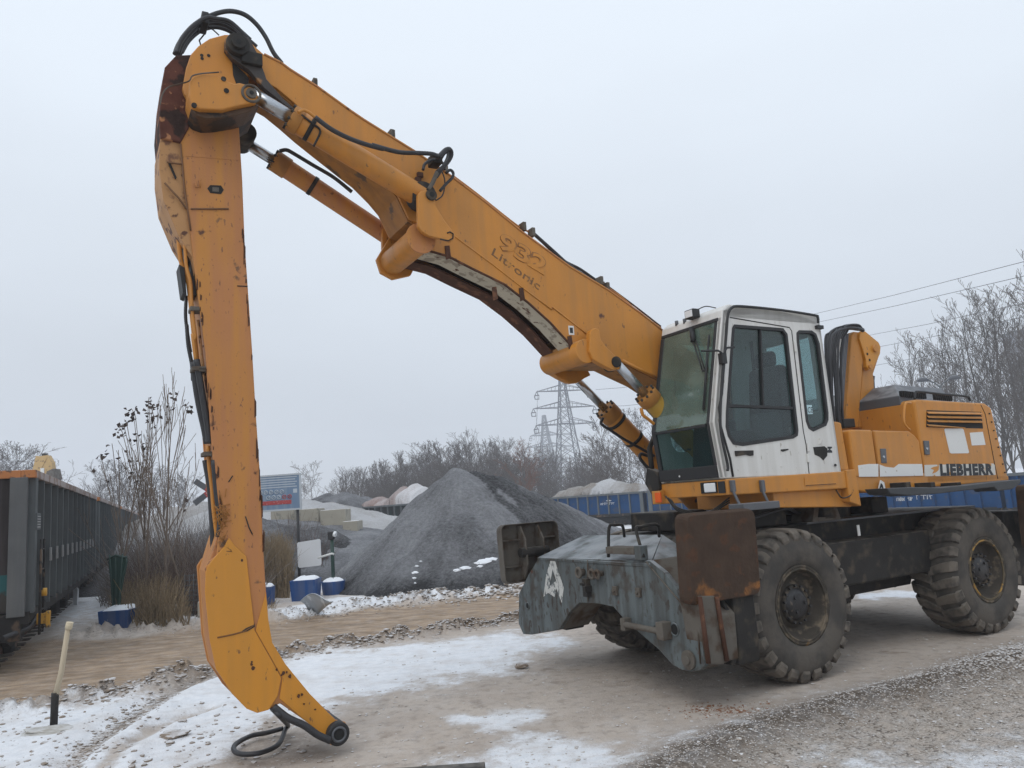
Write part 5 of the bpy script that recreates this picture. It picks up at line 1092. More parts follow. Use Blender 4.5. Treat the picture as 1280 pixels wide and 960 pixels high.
def heap(name, cones, label, m, res=.12, group=None, spots=(), base=0.0, cat='heap', nz_=.10, top=None, zfl=-.25, clipbox=None, fr=None, seed=0):
    """cones: (x, y, z, slope, dust)"""
    x0 = min(c[0]-(c[2]-base)/c[3] for c in cones)-.6; x1 = max(c[0]+(c[2]-base)/c[3] for c in cones)+.6
    y0 = min(c[1]-(c[2]-base)/c[3] for c in cones)-.6; y1 = max(c[1]+(c[2]-base)/c[3] for c in cones)+.6
    if clipbox: x0, x1, y0, y1 = clipbox
    nx = max(8, int((x1-x0)/res)); ny = max(8, int((y1-y0)/res)); X, Y = np.meshgrid(np.linspace(x0, x1, nx), np.linspace(y0, y1, ny), indexing='ij')
    Zc = np.full(X.shape, -9.0); D = np.zeros(X.shape)
    wx = (fbm(X*.9+seed, Y*.9, 3, 91)-.5)*.5; wy = (fbm(X*.9, Y*.9+seed, 3, 95)-.5)*.5
    for cx_, cy_, cz_, sl_, du in cones:
        r = np.hypot(X-cx_+wx, Y-cy_+wy); z = cz_-sl_*(np.sqrt(r*r+.16)-.4)
        if fr: z = z
        ang = np.arctan2(Y-cy_, X-cx_); z = z+.035*np.sin(ang*9+cx_)*np.minimum(r, 1)
        mk = z > Zc; Zc = np.where(mk, z, Zc); D = np.where(mk, du+.22*(fbm(ang*14+r*.3, r*.5, 4, 13)-.5), D)
    D = D+.5*(fbm(X*1.3, Y*1.3, 4, 33+seed)-.5)
    Zc = Zc+nz_*(fbm(X*2.2, Y*2.2, 5, 77+seed)-.5)*1.6
    if top is not None: Zc = np.minimum(Zc, top)
    gx, gy = np.gradient(Zc, (x1-x0)/(nx-1), (y1-y0)/(ny-1))
    D = D-.35*ss(base+.55-Zc, 0, .5)
    for sx, sy, sr in spots: D = D+1.6*ss(sr*(.6+.8*fbm(X*4, Y*4, 3, 5))-np.hypot(X-sx, Y-sy), -.05, .06)
    keep = Zc > base+zfl
    idx = -np.ones(X.size, int); i_, j_ = np.meshgrid(np.arange(nx-1), np.arange(ny-1), indexing='ij'); q = np.stack([i_*ny+j_, (i_+1)*ny+j_, (i_+1)*ny+j_+1, i_*ny+j_+1], -1).reshape(-1, 4)
    q = q[keep.ravel()[q].any(1)]; used = np.unique(q); idx[used] = np.arange(len(used)); q = idx[q]
    V_ = np.stack([X.ravel(), Y.ravel(), np.maximum(Zc, base+zfl-.2).ravel()], -1)[used]
    me = bpy.data.meshes.new(name); me.from_pydata(V_.tolist(), [], q.tolist()); me.polygons.foreach_set('use_smooth', [True]*len(q)); me.materials.append(m)
    a = me.color_attributes.new('dust', 'FLOAT_COLOR', 'POINT'); d = D.ravel()[used]; a.data.foreach_set('color', np.stack([d, d, d, np.ones(len(d))], -1).astype(np.float32).ravel())
    o = bpy.data.objects.new(name, me); COL.objects.link(o); return tag(o, label, cat, group)
def C_(px, py, Y, sl, du): p = AY(px, py, Y); return (p[0], p[1], p[2], sl, du)
main = [C_(575, 586, 21.5, .86, .50), C_(592, 588, 21.9, .82, .12), C_(612, 594, 22.5, .78, .18), C_(634, 604, 23.2, .76, .22), C_(660, 614, 24.2, .74, .3), C_(690, 628, 25.4, .70, .42), C_(720, 641, 26.8, .66, .55), C_(745, 651, 28, .6, .6),
        C_(571, 640, 19.9, .78, .36), C_(600, 655, 20.2, .70, .02), C_(640, 664, 21, .66, .40), C_(690, 672, 22.5, .6, .55), C_(548, 640, 21.2, 1.0, .45)]
spots = []
for px, py, r in ((519, 715, .05), (518, 722, .04), (521, 708, .04), (571, 713, .06), (582, 710, .11), (606, 703, .12), (613, 700, .10), (600, 706, .07)):
    g = G(px, py, .55); spots.append((g[0], g[1], r))
gh = heap('gravel_heap', main, 'large dark gravel heap dusted with frost behind the machine', hm_dark, .07, nz_=.12)
heap('gravel_heap', [C_(345, 655, 27, .5, .35), C_(385, 662, 27.5, .45, .2), C_(425, 672, 28, .45, .35), C_(320, 650, 28, .5, .3), C_(460, 683, 29, .5, .45), C_(290, 655, 28, .5, .4)], 'low black heap with a wavy crest behind the blue information board', hm_dark, .12, nz_=.3, seed=3)
heap('sand_heap', [C_(330, 628, 36, .28, .85), C_(370, 624, 36, .28, .8), C_(400, 628, 37, .3, .65), C_(440, 640, 38, .28, .8), C_(300, 630, 36, .3, .8), C_(480, 652, 40, .3, .75)], 'pale snow-covered sand heap behind the concrete blocks', hm_sand, .25, nz_=.25, seed=5)
heap('sand_heap', [C_(225, 634, 40, .4, .45), C_(255, 628, 40, .4, .55), C_(190, 646, 41, .4, .5), C_(205, 640, 43, .4, .5)], 'frosted sand heap behind the leafless saplings', hm_sand, .25, nz_=.25, seed=8)
heap('gravel_heap', [C_(410, 617, 62, .45, .2), C_(428, 615, 62, .5, .25), C_(450, 620, 63, .4, .45)], 'small grey heap far off beside the distant wagon', hm_dark, .3, nz_=.2, seed=9, base=.5)

# ---- railway wagons
m_wcorner = mat('dull_grey_corner_paint', (.105, .108, .110), .9, spec=.1, var=.2, streak=((.14, .14, .135), .5))
m_wteal = mat('teal_wagon_paint', (.018, .075, .078), .6, spec=.15, var=.2, spots=((.04, .035, .03), .55, 2), bump=.15)
m_wdark = mat('sooty_wagon_side', (.009, .012, .012), .92, spec=.05, var=.35, scale=1.5, spots=((.008, .028, .027), .60, 1.2, .1), streak=((.024, .026, .026), .5), bump=.15)
m_wend = mat('dark_brown_wagon_end', (.024, .020, .020), .7, spec=.15, var=.3, streak=((.06, .05, .05), .5), bump=.15)
m_wrim = mat('orange_wagon_rim', (.40, .15, .045), .7, spots=((.12, .06, .035), .55, 6), top=((.6, .55, .52), .8, 3))
m_wrim2 = mat('frosted_wagon_rim', (.22, .15, .12), .8, spots=((.35, .3, .28), .5, 6), top=((.6, .55, .52), .8, 3))
m_wblue = mat('blue_wagon_paint', (.002, .044, .135), .5, spec=.12, var=.2, scale=1.2, spots=((.03, .05, .10), .60, 2.5), bump=.05)
m_wgrey = mat('grey_wagon_rib', (.115, .125, .128), .85, spec=.1, var=.2)
m_wframe = mat('wagon_underframe', (.028, .026, .025), .8, spec=.15, var=.4, spots=((.10, .07, .05), .6, 3))
m_hook = mat('pale_wagon_bracket', (.30, .30, .30), .6)
m_buff = mat('yellow_buffer_paint', (.55, .28, .02), .5, spots=((.06, .05, .04), .55, 7))
def wagon(o0, dirv, Ln, z0, z1, label, side_m, rib_m, rim_m, nrib, group, far=False, end_m=None, bufm=None, load=None, wd=2.85, yflip=1, belt=None, txt=None):
    ang = math.atan2(dirv[1], dirv[0]); root = empty('railway_wagon', (o0[0], o0[1], 0), ang); tag(root, label, 'wagon', group)
    y1_ = wd*yflip; ya, yb = (0, y1_) if yflip > 0 else (y1_, 0)
    b = MB(); t = .05
    b.box(0, Ln, ya, ya+t, z0, z1); b.box(0, Ln, yb-t, yb, z0, z1); b.box(0, t, ya+t, yb-t, z0, z1); b.box(Ln-t, Ln, ya+t, yb-t, z0, z1); b.box(0, Ln, ya+t, yb-t, z0, z0+.06)
    body = b.build('wagon_body', side_m, root, 0)
    ribs = MB(); ys = ya if yflip > 0 else yb
    so = -1 if yflip > 0 else 1              # visible side outward
    for sgn, yy in ((-1, ya), (1, yb)):
        for i in range(nrib+1):
            x = .08+(Ln-.28)*i/nrib; w_ = .06 if i not in (0, nrib) else .22
            MB().box(x, x+w_*1.0, min(yy, yy+sgn*.12), max(yy, yy+sgn*.12), z0-.03, z1-.08).build('rib', rib_m, body) if (nrib < 30 and (sgn == so)) else None
    MB().box(.10, Ln+.05, ya-.13, ya+.06, z1-.10, z1+.02).build('side_rim', m_wrim2 if rim_m is m_wrim else rim_m, body, .01)
    r = MB(); r.box(-.05, .10, ya-.13, ya+.06, z1-.10, z1+.02); r.box(-.05, Ln+.05, yb-.06, yb+.13, z1-.10, z1+.02); r.box(-.05, .06, ya+.06, yb-.06, z1-.10, z1+.02); r.box(Ln-.06, Ln+.05, ya+.06, yb-.06, z1-.10, z1+.02)
    r.build('top_rim', rim_m, body, .01)
    s_ = MB(); s_.box(-.02, Ln+.02, ya-.08, ya+.02, z0-.16, z0-.0); s_.box(-.02, Ln+.02, yb-.02, yb+.08, z0-.16, z0); s_.box(-.02, .2, ya+.02, yb-.02, z0-.4, z0-.01); s_.box(Ln-.2, Ln+.02, ya+.02, yb-.02, z0-.4, z0-.01); s_.box(.2, Ln-.2, ya+.8, yb-.8, z0-.35, z0-.02)
    ub_ = s_.build('underframe', m_wframe, root, 0)
    for x in (1.9, Ln-1.9):
        bg_ = MB()
        for yy in (ya+.38, yb-.38): bg_.prism([(x-1.25, z0-.45), (x-1.1, z0-.28), (x-.3, z0-.26), (x+.3, z0-.26), (x+1.1, z0-.28), (x+1.25, z0-.45), (x+.6, z0-.62), (x-.6, z0-.62)], yy-.05, yy+.05)
        bg_.box(x-.2, x+.2, ya+.4, yb-.4, z0-.45, z0-.25); bo_ = bg_.build('bogie', m_wframe, ub_)
        for dx in (-.9, .9): 
            wv = MB(); 
            for yy in (ya+.55, yb-.55): wv.lathe([(0, yy-.06), (.30, yy-.06), (.34, yy-.05), (.36, yy-.04), (.36, yy+.04), (.40, yy+.045), (.40, yy+.07), (0, yy+.07)], (x+dx, z0-.62), 20)
            wv.lathe([(.07, ya+.6), (.07, yb-.6)], (x+dx, z0-.62), 10); wv.build('wheelset', m_wframe, bo_)
    for x, sg in ((0, -1), (Ln, 1)):
        for yy in (ya+.45, yb-.45):
            q = MB(); q.cyl((x, yy, z0-.18), (x+sg*.42, yy, z0-.18), .085, n=14); q.cyl((x+sg*.42, yy, z0-.18), (x+sg*.47, yy, z0-.18), .20, n=20); q.build('buffer', bufm or m_wframe, ub_)
    return root, body, ub_
TD = np.array([-.4219, .9066, 0]); TD = TD/np.linalg.norm(TD)
P0 = AY(33, 591, 11.5)[:2]
gtr = 'dark open wagons standing on the left track'
x_ = 0
w1, w1b, w1u = wagon(P0, TD, 11.8, .86, 2.93, 'nearest dark wagon with orange top rim at the left edge', m_wdark, m_wgrey, m_wrim, 13, None, bufm=m_wframe, yflip=1)
# first wagon: end wall, teal bands, brackets, ladder, yellow buffer head
MB().box(-.02, 0, .05, 2.8, .87, 2.83).build('end_wall', m_wend, w1b)
MB().box(-.035, -.02, .16, 2.8, .90, 1.42).build('teal_band', m_wteal, w1b)
for z in (2.22, 1.72): MB().box(-.035, -.021, .42, .78, z-.14, z+.14).build('teal_patch', m_wteal, w1b)
MB().box(-.06, .03, -.03, .20, .80, 2.84).build('corner_post', m_wcorner, w1b, .01)
MB().box(.26, 11.6, -.008, .02, .87, 1.22).build('teal_band', m_wteal, w1b)
for i in range(12):
    x = .9+i*.87; q = MB().box(x, x+.05, -.15, -.12, 1.62, 1.74); q.box(x+.01, x+.04, -.155, -.12, 1.52, 1.62); q.build('side_bracket', m_hook, w1b)
q = MB()
for x in (.12, .46): q.tube([(x, -.2, .5), (x, -.2, 1.9)], .018, 6)
for z in (.55, .85, 1.15, 1.45, 1.75): q.tube([(.12, -.2, z), (.46, -.2, z)], .014, 6)
q.build('ladder', m_wframe, w1b); q = MB().box(.1, .5, -.14, -.10, 2.05, 2.3); q.build('data_panel', m_wgrey, w1b)
q = MB()
for k in range(5): q.box(.14, .44, -.146, -.141, 2.08+.04*k, 2.095+.04*k)
q.build('data_lines', m_hook, w1b)
q = MB().box(.42, .50, -.30, -.12, .62, .78); q.box(.40, .54, -.30, -.24, .56, .80); q.build('yellow_lever', m_buff, w1u, .01); MB().cyl((.35, -.26, 1.10), (.35, -.18, 1.10), .06, n=12).build('yellow_plate', m_buff, w1u)
MB().tube([(-.3, .2, .55), (.3, -.05, .60), (.7, -.12, .72)], .04, 8).build('brake_hose', m_hose, w1u)
labs = ['second dark wagon along the left track, beyond the orange-rimmed one', 'third dark wagon along the left track, half behind twigs', 'fourth dark wagon along the left track, mostly behind twigs', 'farthest dark wagon along the left track']
d0 = 12.9
for i, lb in enumerate(labs):
    wg, wb, wu = wagon(np.array(P0)+TD[:2]*d0, TD, 12.4, .86, 2.93, lb, m_wdark, m_wgrey, m_wrim, 12, gtr); d0 += 13.5
    MB().box(.26, 12.1, -.008, .02, .87, 1.22).build('teal_band', m_wteal, wb)
w1['group'] = gtr
# track under the train
q = MB(); nrm = np.array([TD[1], -TD[0], 0])
root = empty('railway_track', (P0[0], P0[1], 0), math.atan2(TD[1], TD[0])); tag(root, 'rusty track with sleepers carrying the dark wagons', 'railway track')
for yy in (.66, 2.16): MB().box(-6, 70, yy-.035, yy+.035, .0, .12).build('rail', m_rust, root)
for i in range(0, 90): MB().box(-6+.62*i, -5.76+.62*i, .42, 2.4, -.06, .02).build('sleeper', m_greydk, root)

# blue wagons behind the machine
gb = 'blue open wagons behind the yard'
def bluewagon(pl, pr, Yl, Yr, zb, zt, label, nrib=8, col=m_wblue, ribm=m_wblue, loadlab=None, cones=None, hm=hm_sand, res=.2):
    a = AY(pl, 620, Yl); b_ = AY(pr, 620, Yr); d = (b_-a)[:2]; Ln = float(np.linalg.norm(d)); d = d/Ln
    r = wagon(a[:2], d, Ln, zb, zt, label, col, ribm, m_wgrey, nrib, gb)
    if loadlab:
        n = np.array([-d[1], d[0]]); n = n if n[1] > 0 else -n
        cs = [tuple(a[:2]+d*Ln*t+n*1.4)+(zt+h, max(.5, h/1.45), du) for t, h, du in cones]
        h_ = heap('gravel_load', cs, loadlab, hm, res, cat='load', base=zt-.35, zfl=0, nz_=.12)
        # keep the load inside the walls
        me = h_.data; org = Vector((a[0], a[1], 0)); D3 = Vector((d[0], d[1], 0)); N3 = Vector((n[0], n[1], 0))
        for v in me.vertices:
            p = v.co-org; x = min(max(p.dot(D3), .08), Ln-.08); y = min(max(p.dot(N3), .08), 2.77); z = v.co.z
            if abs(x-p.dot(D3)) > 1e-6 or abs(y-p.dot(N3)) > 1e-6: z = min(z, zt-.05)
            v.co = org+D3*x+N3*y; v.co.z = z
    return r
bl_cones = [(.05, .35, .4), (.22, .5, .3), (.40, .62, .25), (.55, .75, .9), (.66, .6, .55), (.8, .45, .3), (.93, .35, .8)]
r3 = bluewagon(684, 804, 50, 46, .72, 1.94, 'blue wagon heaped with snowy sand, right of the gravel heap', 9, m_wblue, m_wgrey, 'snow-patched sand load in the blue wagon right of the gravel heap', [(t, h*1.25, du) for t, h, du in bl_cones])
r4 = bluewagon(808, 925, 45.5, 44, .72, 1.94, 'grey-blue wagon partly hidden behind the cab front', 8, m_wblue, m_wgrey, 'sand load in the wagon behind the cab', [(.1, .4, .7), (.4, .4, .5), (.8, .4, .5)])
r5 = bluewagon(1098, 1252, 39, 33.5, .22, 1.48, 'bright blue wagon seen between the rear wheel and the housing', 8, m_wblue, m_wblue)
r6 = bluewagon(1256, 1420, 33, 29, .22, 1.62, 'blue wagon at the right edge behind the rear wheel', 8, m_wblue, m_wblue)
r7 = bluewagon(955, 1092, 43.5, 39.6, .22, 1.48, 'blue wagon mostly hidden behind the chassis', 8, m_wblue, m_wblue)
def marks(root, x0, x1, z0, z1, seed, n=8):          # worn stencilled marks too small and faded to read
    rd = random.Random(seed); w_ = (x1-x0)/n; q = MB()
    for k in range(n):
        xa = x0+w_*k+.02; xb = x0+w_*(k+1)-.02; zt = z1-rd.uniform(0, .2)*(z1-z0); y = -.012
        p = [(xa, y, z0), (xa+rd.uniform(-.01, .02), y, zt), (xb, y, zt-rd.uniform(0, .04)), (xb-rd.uniform(0, .03), y, (z0+zt)/2), (xb, y, z0)][:rd.choice((3, 4, 5))]
        q.tube(p, .016, 4, False, False)
    q.build('stencilled_marks', m_wlabel, root)
marks(r5[1], 1.0, 1.9, 1.02, 1.20, 1); marks(r5[1], 1.0, 1.9, .62, .80, 2); marks(r5[1], 2.2, 2.9, 1.05, 1.22, 3, 5); marks(r5[1], 2.1, 3.0, .66, .86, 4, 5); marks(r5[1], 3.9, 4.9, 1.25, 1.36, 6, 8)
marks(r3[1], 3.9, 4.9, 1.28, 1.42, 5); MB().prism([(4.3, 1.52), (4.45, 1.58), (4.42, 1.72), (4.56, 1.56), (4.72, 1.52), (4.5, 1.47)], -.014, -.010).build('emblem_mark', m_wlabel, r3[1])
# far wagon with heaps on the left of the gravel heap
r8 = bluewagon(432, 512, 62, 54, .75, 2.22, 'distant dark wagon with rusty-red and grey heaps in it', 10, m_wdark, m_wgrey, 'pink-grey grit load with snow in the distant wagon', [(.1, .3, .5), (.3, .75, .2), (.45, .5, .4), (.72, 1.35, .25), (.85, 1.45, .8), (.95, 1.2, .9)], hm_red)
# second row of loaded wagons farther back
# ---- concrete blocks
m_conc = mat('pale_concrete', (.36, .33, .27), .9, var=.15, spots=((.25, .24, .2), .6, 3), bump=.4, bscale=15, top=((.75, .76, .78), .9, 3))
for (xa, ya_, xb, yb_, Y, lb) in ((400, 638, 432, 650, 30, 'largest pale concrete block, right of the sign post'), (370, 637, 398.5, 648, 30.6, 'concrete block just left of the largest one'), (428, 652, 447, 659, 29.4, 'small concrete block lowest on the slope'), (338, 636, 368, 646, 31.4, 'concrete block directly behind the information board')):
    a = AY(xa, ya_, Y); b_ = AY(xb, yb_, Y); o = MB().box(a[0], b_[0], Y, Y+1.0, b_[2]-.5, a[2]).build('concrete_block', m_conc, None, .03); tag(o, lb, 'concrete block', 'concrete blocks on the heap')
heap('gravel_heap', [C_(345, 649, 30.5, .25, .55), C_(385, 652, 30.5, .22, .5), C_(430, 662, 30, .25, .5), C_(310, 650, 31, .25, .6)], 'snowy grey heap carrying the concrete blocks', hm_dark, .2, nz_=.1, seed=12)
# ---- signs and their posts
m_post = mat('black_post', (.02, .02, .022), .6)
m_board = mat('blue_sign_board', (.16, .24, .36), .6, var=.08, streak=((.30, .36, .42), .5)); m_bline = mat('pale_sign_print', (.50, .55, .60), .7); m_red = mat('sign_red', (.42, .05, .05), .6, spots=((.5, .3, .3), .6, 20))
m_bline2 = mat('grey_sign_frame', (.5, .53, .56), .6)
Y = 23.0; a = AY(375.5, 592, Y); b_ = AY(375.5, 636, Y); zt_, zb_ = a[2], b_[2]; xr_ = a[0]; xl_ = xr_-1.95
ib = empty('information_board', (xr_-.12, Y, 0)); tag(ib, 'blue and white information board with a red stripe on a black post', 'sign')
lx = lambda x: x-(xr_-.12)
bd = MB().box(lx(xl_), lx(xr_), -.04, 0, zb_, zt_).build('sign_board', m_board, ib, .005)
MB().prism([(lx(xl_)-.02, zb_-.02), (lx(xr_)+.02, zb_-.02), (lx(xr_)+.02, zt_+.02), (lx(xl_)-.02, zt_+.02)], -.055, .005, holes=[[(lx(xl_)+.03, zb_+.03), (lx(xr_)-.03, zb_+.03), (lx(xr_)-.03, zt_-.03), (lx(xl_)+.03, zt_-.03)]]).build('sign_frame', m_bline2, bd)
hh_ = zt_-zb_
for k in range(5): MB().box(lx(xl_)+.08, lx(xr_)-.10-.05*(k % 2), -.046, -.041, zt_-.09-.072*k, zt_-.062-.072*k).build('text_line', m_bline, bd)
for row, (z_, n_, x_0) in enumerate(((zt_-.50, 5, lx(xl_)+.75), (zt_-.66, 5, lx(xl_)+.98))):
    for k in range(n_):
        x = x_0+.16*k
        mm = m_red if (row == 1 and k >= 3) else m_bline
        MB().tube([(x+.055*math.cos(t*math.pi/6), -.046, z_+.055*math.sin(t*math.pi/6)) for t in range(13)], .012, 5, False).build('pictogram', mm, bd); MB().tube([(x-.035, -.046, z_-.03), (x+.035, -.046, z_+.03)], .010, 5).build('pictogram_stroke', mm, bd)
MB().box(lx(xl_)+.3, lx(xr_)-.28, -.046, -.041, zb_+.17, zb_+.29).build('red_stripe', m_red, bd)
MB().box(lx(xr_)-.22, lx(xr_)-.10, -.046, -.041, zt_-.56, zt_-.44).build('pictogram', m_bline, bd)
q = MB().cyl((0, .03, -.1), (.0, .03, zb_+.2), .045, n=12).build('post', m_post, ib); MB().cyl((lx(xl_)+.2, .03, -.1), (lx(xl_)+.2, .03, zb_+.2), .045, n=12).build('post', m_post, ib)
Y = 21.6; a = AY(371.5, 678, Y); b_ = AY(402, 708, Y)
tag(MB().prism([(a[0]+.05, b_[2]), (b_[0]-.03, b_[2]+.03), (b_[0], b_[2]+.07), (b_[0]-.01, a[2]+.02), (b_[0]-.05, a[2]+.05), (a[0]+.03, a[2]), (a[0], a[2]-.03), (a[0]+.01, b_[2]+.04)], Y-.02, Y+.02).build('blank_white_panel', mat('white_sign_sheet', (.72, .73, .75), .6, var=.04)), 'square white panel fixed low on the black sign post', 'panel')
m_green = mat('dark_green_post', (.012, .045, .035), .5)
m_tub = mat('blue_plastic', (.006, .055, .20), .45, spec=.3, var=.15, spots=((.04, .09, .22), .62, 5), streak=((.20, .19, .17), .25)); m_snow = mat('settled_snow', (.80, .82, .85), .8, var=.03, bump=.5, bscale=12, spots=((.5, .47, .43), .70, 6))
def tub(name, px0, px1, pyt, pyb, label, rnd=False, Y=None):
    g = G((px0+px1)/2, pyb, 0); Y = g[1]; a = AY(px0, pyt, Y); b_ = AY(px1, pyt, Y); c = (a[0]+b_[0])/2; w_ = (b_[0]-a[0])/2; h = a[2]
    r = empty(name, (c, Y+w_, 0)); tag(r, label, 'tub', 'blue tubs at the roadside')
    n = 28 if rnd else 4; vs = []; st = [(0, .88), (h*.5, .95), (h, 1.0), (h, .93), (h-.12, .93)]
    q = MB()
    for z, k in st:
        for i in range(n): t = 2*math.pi*(i+.5)/n; rr = w_*k*(1 if rnd else 1.38); vs.append((rr*math.cos(t), rr*math.sin(t), z-.03))
    fs = []
    for j in range(len(st)-1):
        for i in range(n): fs.append((j*n+i, j*n+(i+1) % n, (j+1)*n+(i+1) % n, (j+1)*n+i))
    fs.append(tuple(range(n))); q.add(vs, fs); q.build('tub_shell', m_tub, r, .03)
    q = MB(); vs = []; fs = []
    for j in range(5):
        for i in range(n): t = 2*math.pi*(i+.5)/n; k = [.94, .8, .55, .3, .05][j]; rr = w_*k*(1 if rnd else 1.38); vs.append((rr*math.cos(t), rr*math.sin(t), h-.07+[0, .05, .09, .11, .115][j]+.02*math.sin(i*2.1+j)))
    for j in range(4):
        for i in range(n): fs.append((j*n+i, j*n+(i+1) % n, (j+1)*n+(i+1) % n, (j+1)*n+i))
    q.add(vs, fs, True); q.build('snow_cap', m_snow, r, recalc=False); return r, h, Y+w_, c
tub('blue_tub', 361, 394, 725, 752, 'square blue tub with snow on top below the white panel')
_, h2, Y2, c2 = tub('blue_tub', 398, 428, 727, 745, 'round blue tub holding the short green post', True)
tub('blue_tub', 322, 339, 733, 757, 'blue tub mostly hidden behind the orange arm')
gp_ = empty('green_post', (c2, Y2, h2-.05)); tag(gp_, 'short dark green post with a black head standing in the round tub', 'post')
MB().cyl((0, 0, -.05), (0, 0, 1.05), .045, n=12).build('post_shaft', m_green, gp_); q = MB().box(-.09, .07, -.08, .06, 1.02, 1.22); q.build('post_head', m_black, gp_, .02); q = MB().cyl((.07, -.09, 1.16), (.13, -.10, 1.14), .07, n=14); q.build('post_lamp', m_lens, gp_, .01)
MB().tube([(-.35, -.05, .60), (0, -.05, .68), (.05, -.05, .66)], .03, 6).build('tie_wrap', m_wlabel, gp_)
# blue skip at left with dark green folded object
_, h3, Y3, c3 = tub('blue_tub', 121, 160, 763, 789, 'dented blue tub with pale dried mud at the left verge', False)
gr_ = empty('folded_barrier', (c3-.08, Y3, h3-.1)); gr_.scale = (.62, .62, .74); tag(gr_, 'dark green folded barrier standing upright in the left blue tub', 'barrier')
s_ = 15.6/950
q = MB().prism([(-.10, .0), (.10, .0), (.13, .5), (.34, 1.35), (.30, 1.48), (-.20, 1.50), (-.26, 1.35), (-.16, .6)], -.06, .06); q.build('barrier_panel', m_green, gr_, .02)
for x in (-.2, 0, .22): MB().tube([(x*.4, -.08, .1), (x, -.08, 1.55)], .022, 6).build('barrier_bar', m_green, gr_)
MB().tube([(-.30, -.05, 1.42), (.0, -.08, 1.52), (.36, -.05, 1.44)], .03, 6).build('barrier_rail', m_green, gr_); MB().tube([(-.1, -.1, .15), (.12, -.1, .18)], .03, 6).build('tie_wrap', m_wlabel, gr_)
# crumpled metal sheet
m_sheetm = mat('galvanised_sheet', (.34, .36, .38), .45, metal=.4, var=.25, spots=((.62, .64, .66), .6, 2.5), top=((.7, .72, .75), .6))
g = G(396, 764); vs = []; fs = []
P = [(376, 747), (394, 738), (414, 733), (404, 752), (390, 763)]
nu, nv = 10, 8; A0, A1, B0, B1 = G(375, 752, .28), G(416, 745, .62), G(385, 768, .02), G(410, 762, .05)
for i in range(nu):
    for j in range(nv):
        s1 = i/(nu-1); t1 = j/(nv-1); p = (A0*(1-s1)+A1*s1)*(1-t1)+(B0*(1-s1*.6)+B1*s1*.6)*t1; p = p+np.array([0, .15*math.sin(s1*3.1), .10*math.sin(s1*5+t1*2)]); vs.append(tuple(p))
for i in range(nu-1):
    for j in range(nv-1): a = i*nv+j; fs.append((a, a+1, a+nv+1, a+nv))
o = MB().add(vs, fs, True).build('metal_sheet', m_sheetm, recalc=False); sl_ = o.modifiers.new('t', 'SOLIDIFY'); sl_.thickness = .015; tag(o, 'bent grey sheet of metal leaning against the blue tubs', 'metal sheet')
# wooden stake in a steel sleeve, flat stone
g = G(67, 907); st_ = empty('wooden_stake', tuple(g)); tag(st_, 'leaning pale wooden stake in a dark steel sleeve in the snow', 'stake')
k = g[1]/950
MB().cyl((0, 0, -.05), (.01, 0, .33), .037, n=14).build('steel_sleeve', m_dark, st_)
tpp = AY(86, 779, g[1])-g; q = MB().tube([(.01, 0, .28), (tpp[0]*.5, 0, tpp[2]*.52), tuple(tpp)], [.030, .028, .026], 8); q.build('stake_shaft', mat('pale_wood', (.50, .42, .30), .8, var=.15, streak=((.36, .29, .2), .5)), st_)
MB().cyl((tpp[0]-.004, 0, tpp[2]-.06), (tpp[0]+.012, 0, tpp[2]+.01), .036, n=10).build('splintered_top', mat('split_wood', (.55, .47, .33), .9), st_)
def rock(name, c, r, m_, seed, n=2):
    bm = bmesh.new(); bmesh.ops.create_icosphere(bm, subdivisions=n, radius=1)
    for v in bm.verts: d = mnoise.noise(v.co*1.6+Vector((seed, 0, 0)))*.45+mnoise.noise(v.co*4+Vector((0, seed, 0)))*.15; v.co = Vector((v.co.x*r[0], v.co.y*r[1], v.co.z*r[2]))*(1+d)
    me = bpy.data.meshes.new(name); bm.to_mesh(me); bm.free(); me.materials.append(m_); o = bpy.data.objects.new(name, me); COL.objects.link(o); o.location = c; return o
m_stone = mat('frosty_stone', (.38, .36, .32), .9, bump=.5, top=((.6, .6, .6), .7)); m_clod = mat('frozen_mud_clod', (.25, .20, .155), .95, var=.35, scale=9, bump=.6, top=((.70, .71, .73), .75, 7))
g = G(67, 911); tag(rock('flat_stone', (g[0], g[1]-.1, .01), (.30, .13, .035), m_stone, 3, 3), 'flat pale stone at the foot of the wooden stake', 'stone')
g = G(652, 834); tag(rock('mud_clod', (g[0], g[1], .02), (.08, .05, .035), m_clod, 9, 3), 'lone dark clod on the bare ground in front of the grey frame', 'clod')
g = G(217, 920); tag(rock('mud_clod', (g[0], g[1], .01), (.13, .10, .04), m_clod, 19, 3), 'flat brown clod in the snow left of the arm tip', 'clod')
g = G(234, 776); tag(rock('boulder', (g[0]-.35, g[1], .12), (.26, .2, .22), m_stone, 5, 3), 'snow-capped boulder behind the road bank, left of the arm', 'boulder')
g = G(232, 780); o = MB().box(g[0]+.25, g[0]+.75, g[1]-.05, g[1]+.4, -.05, .42).build('concrete_block', m_conc, None, .03); tag(o, 'concrete block right beside the sleeve of the orange arm', 'concrete block')
a, b_ = G(490, 966), G(607, 960); q = MB().prism([(a[0]-.5, a[1]-.06), (b_[0], b_[1]-.03), (b_[0]+.0, b_[1]-.30), (a[0]-.5, a[1]-.35)], .0, .055, 'z'); tag(q.build('steel_plate', m_dark, None, .006), 'dark steel plate lying at the bottom edge', 'steel plate')
g = G(94, 752, .1); tag(MB().prism([(g[0]-.05, -.1), (g[0]+.05, -.1), (g[0]+.06, .42), (g[0], .50), (g[0]-.06, .42)], g[1], g[1]+.06).build('marker_post', m_snow), 'small white marker post beside the dark wagons', 'marker post')
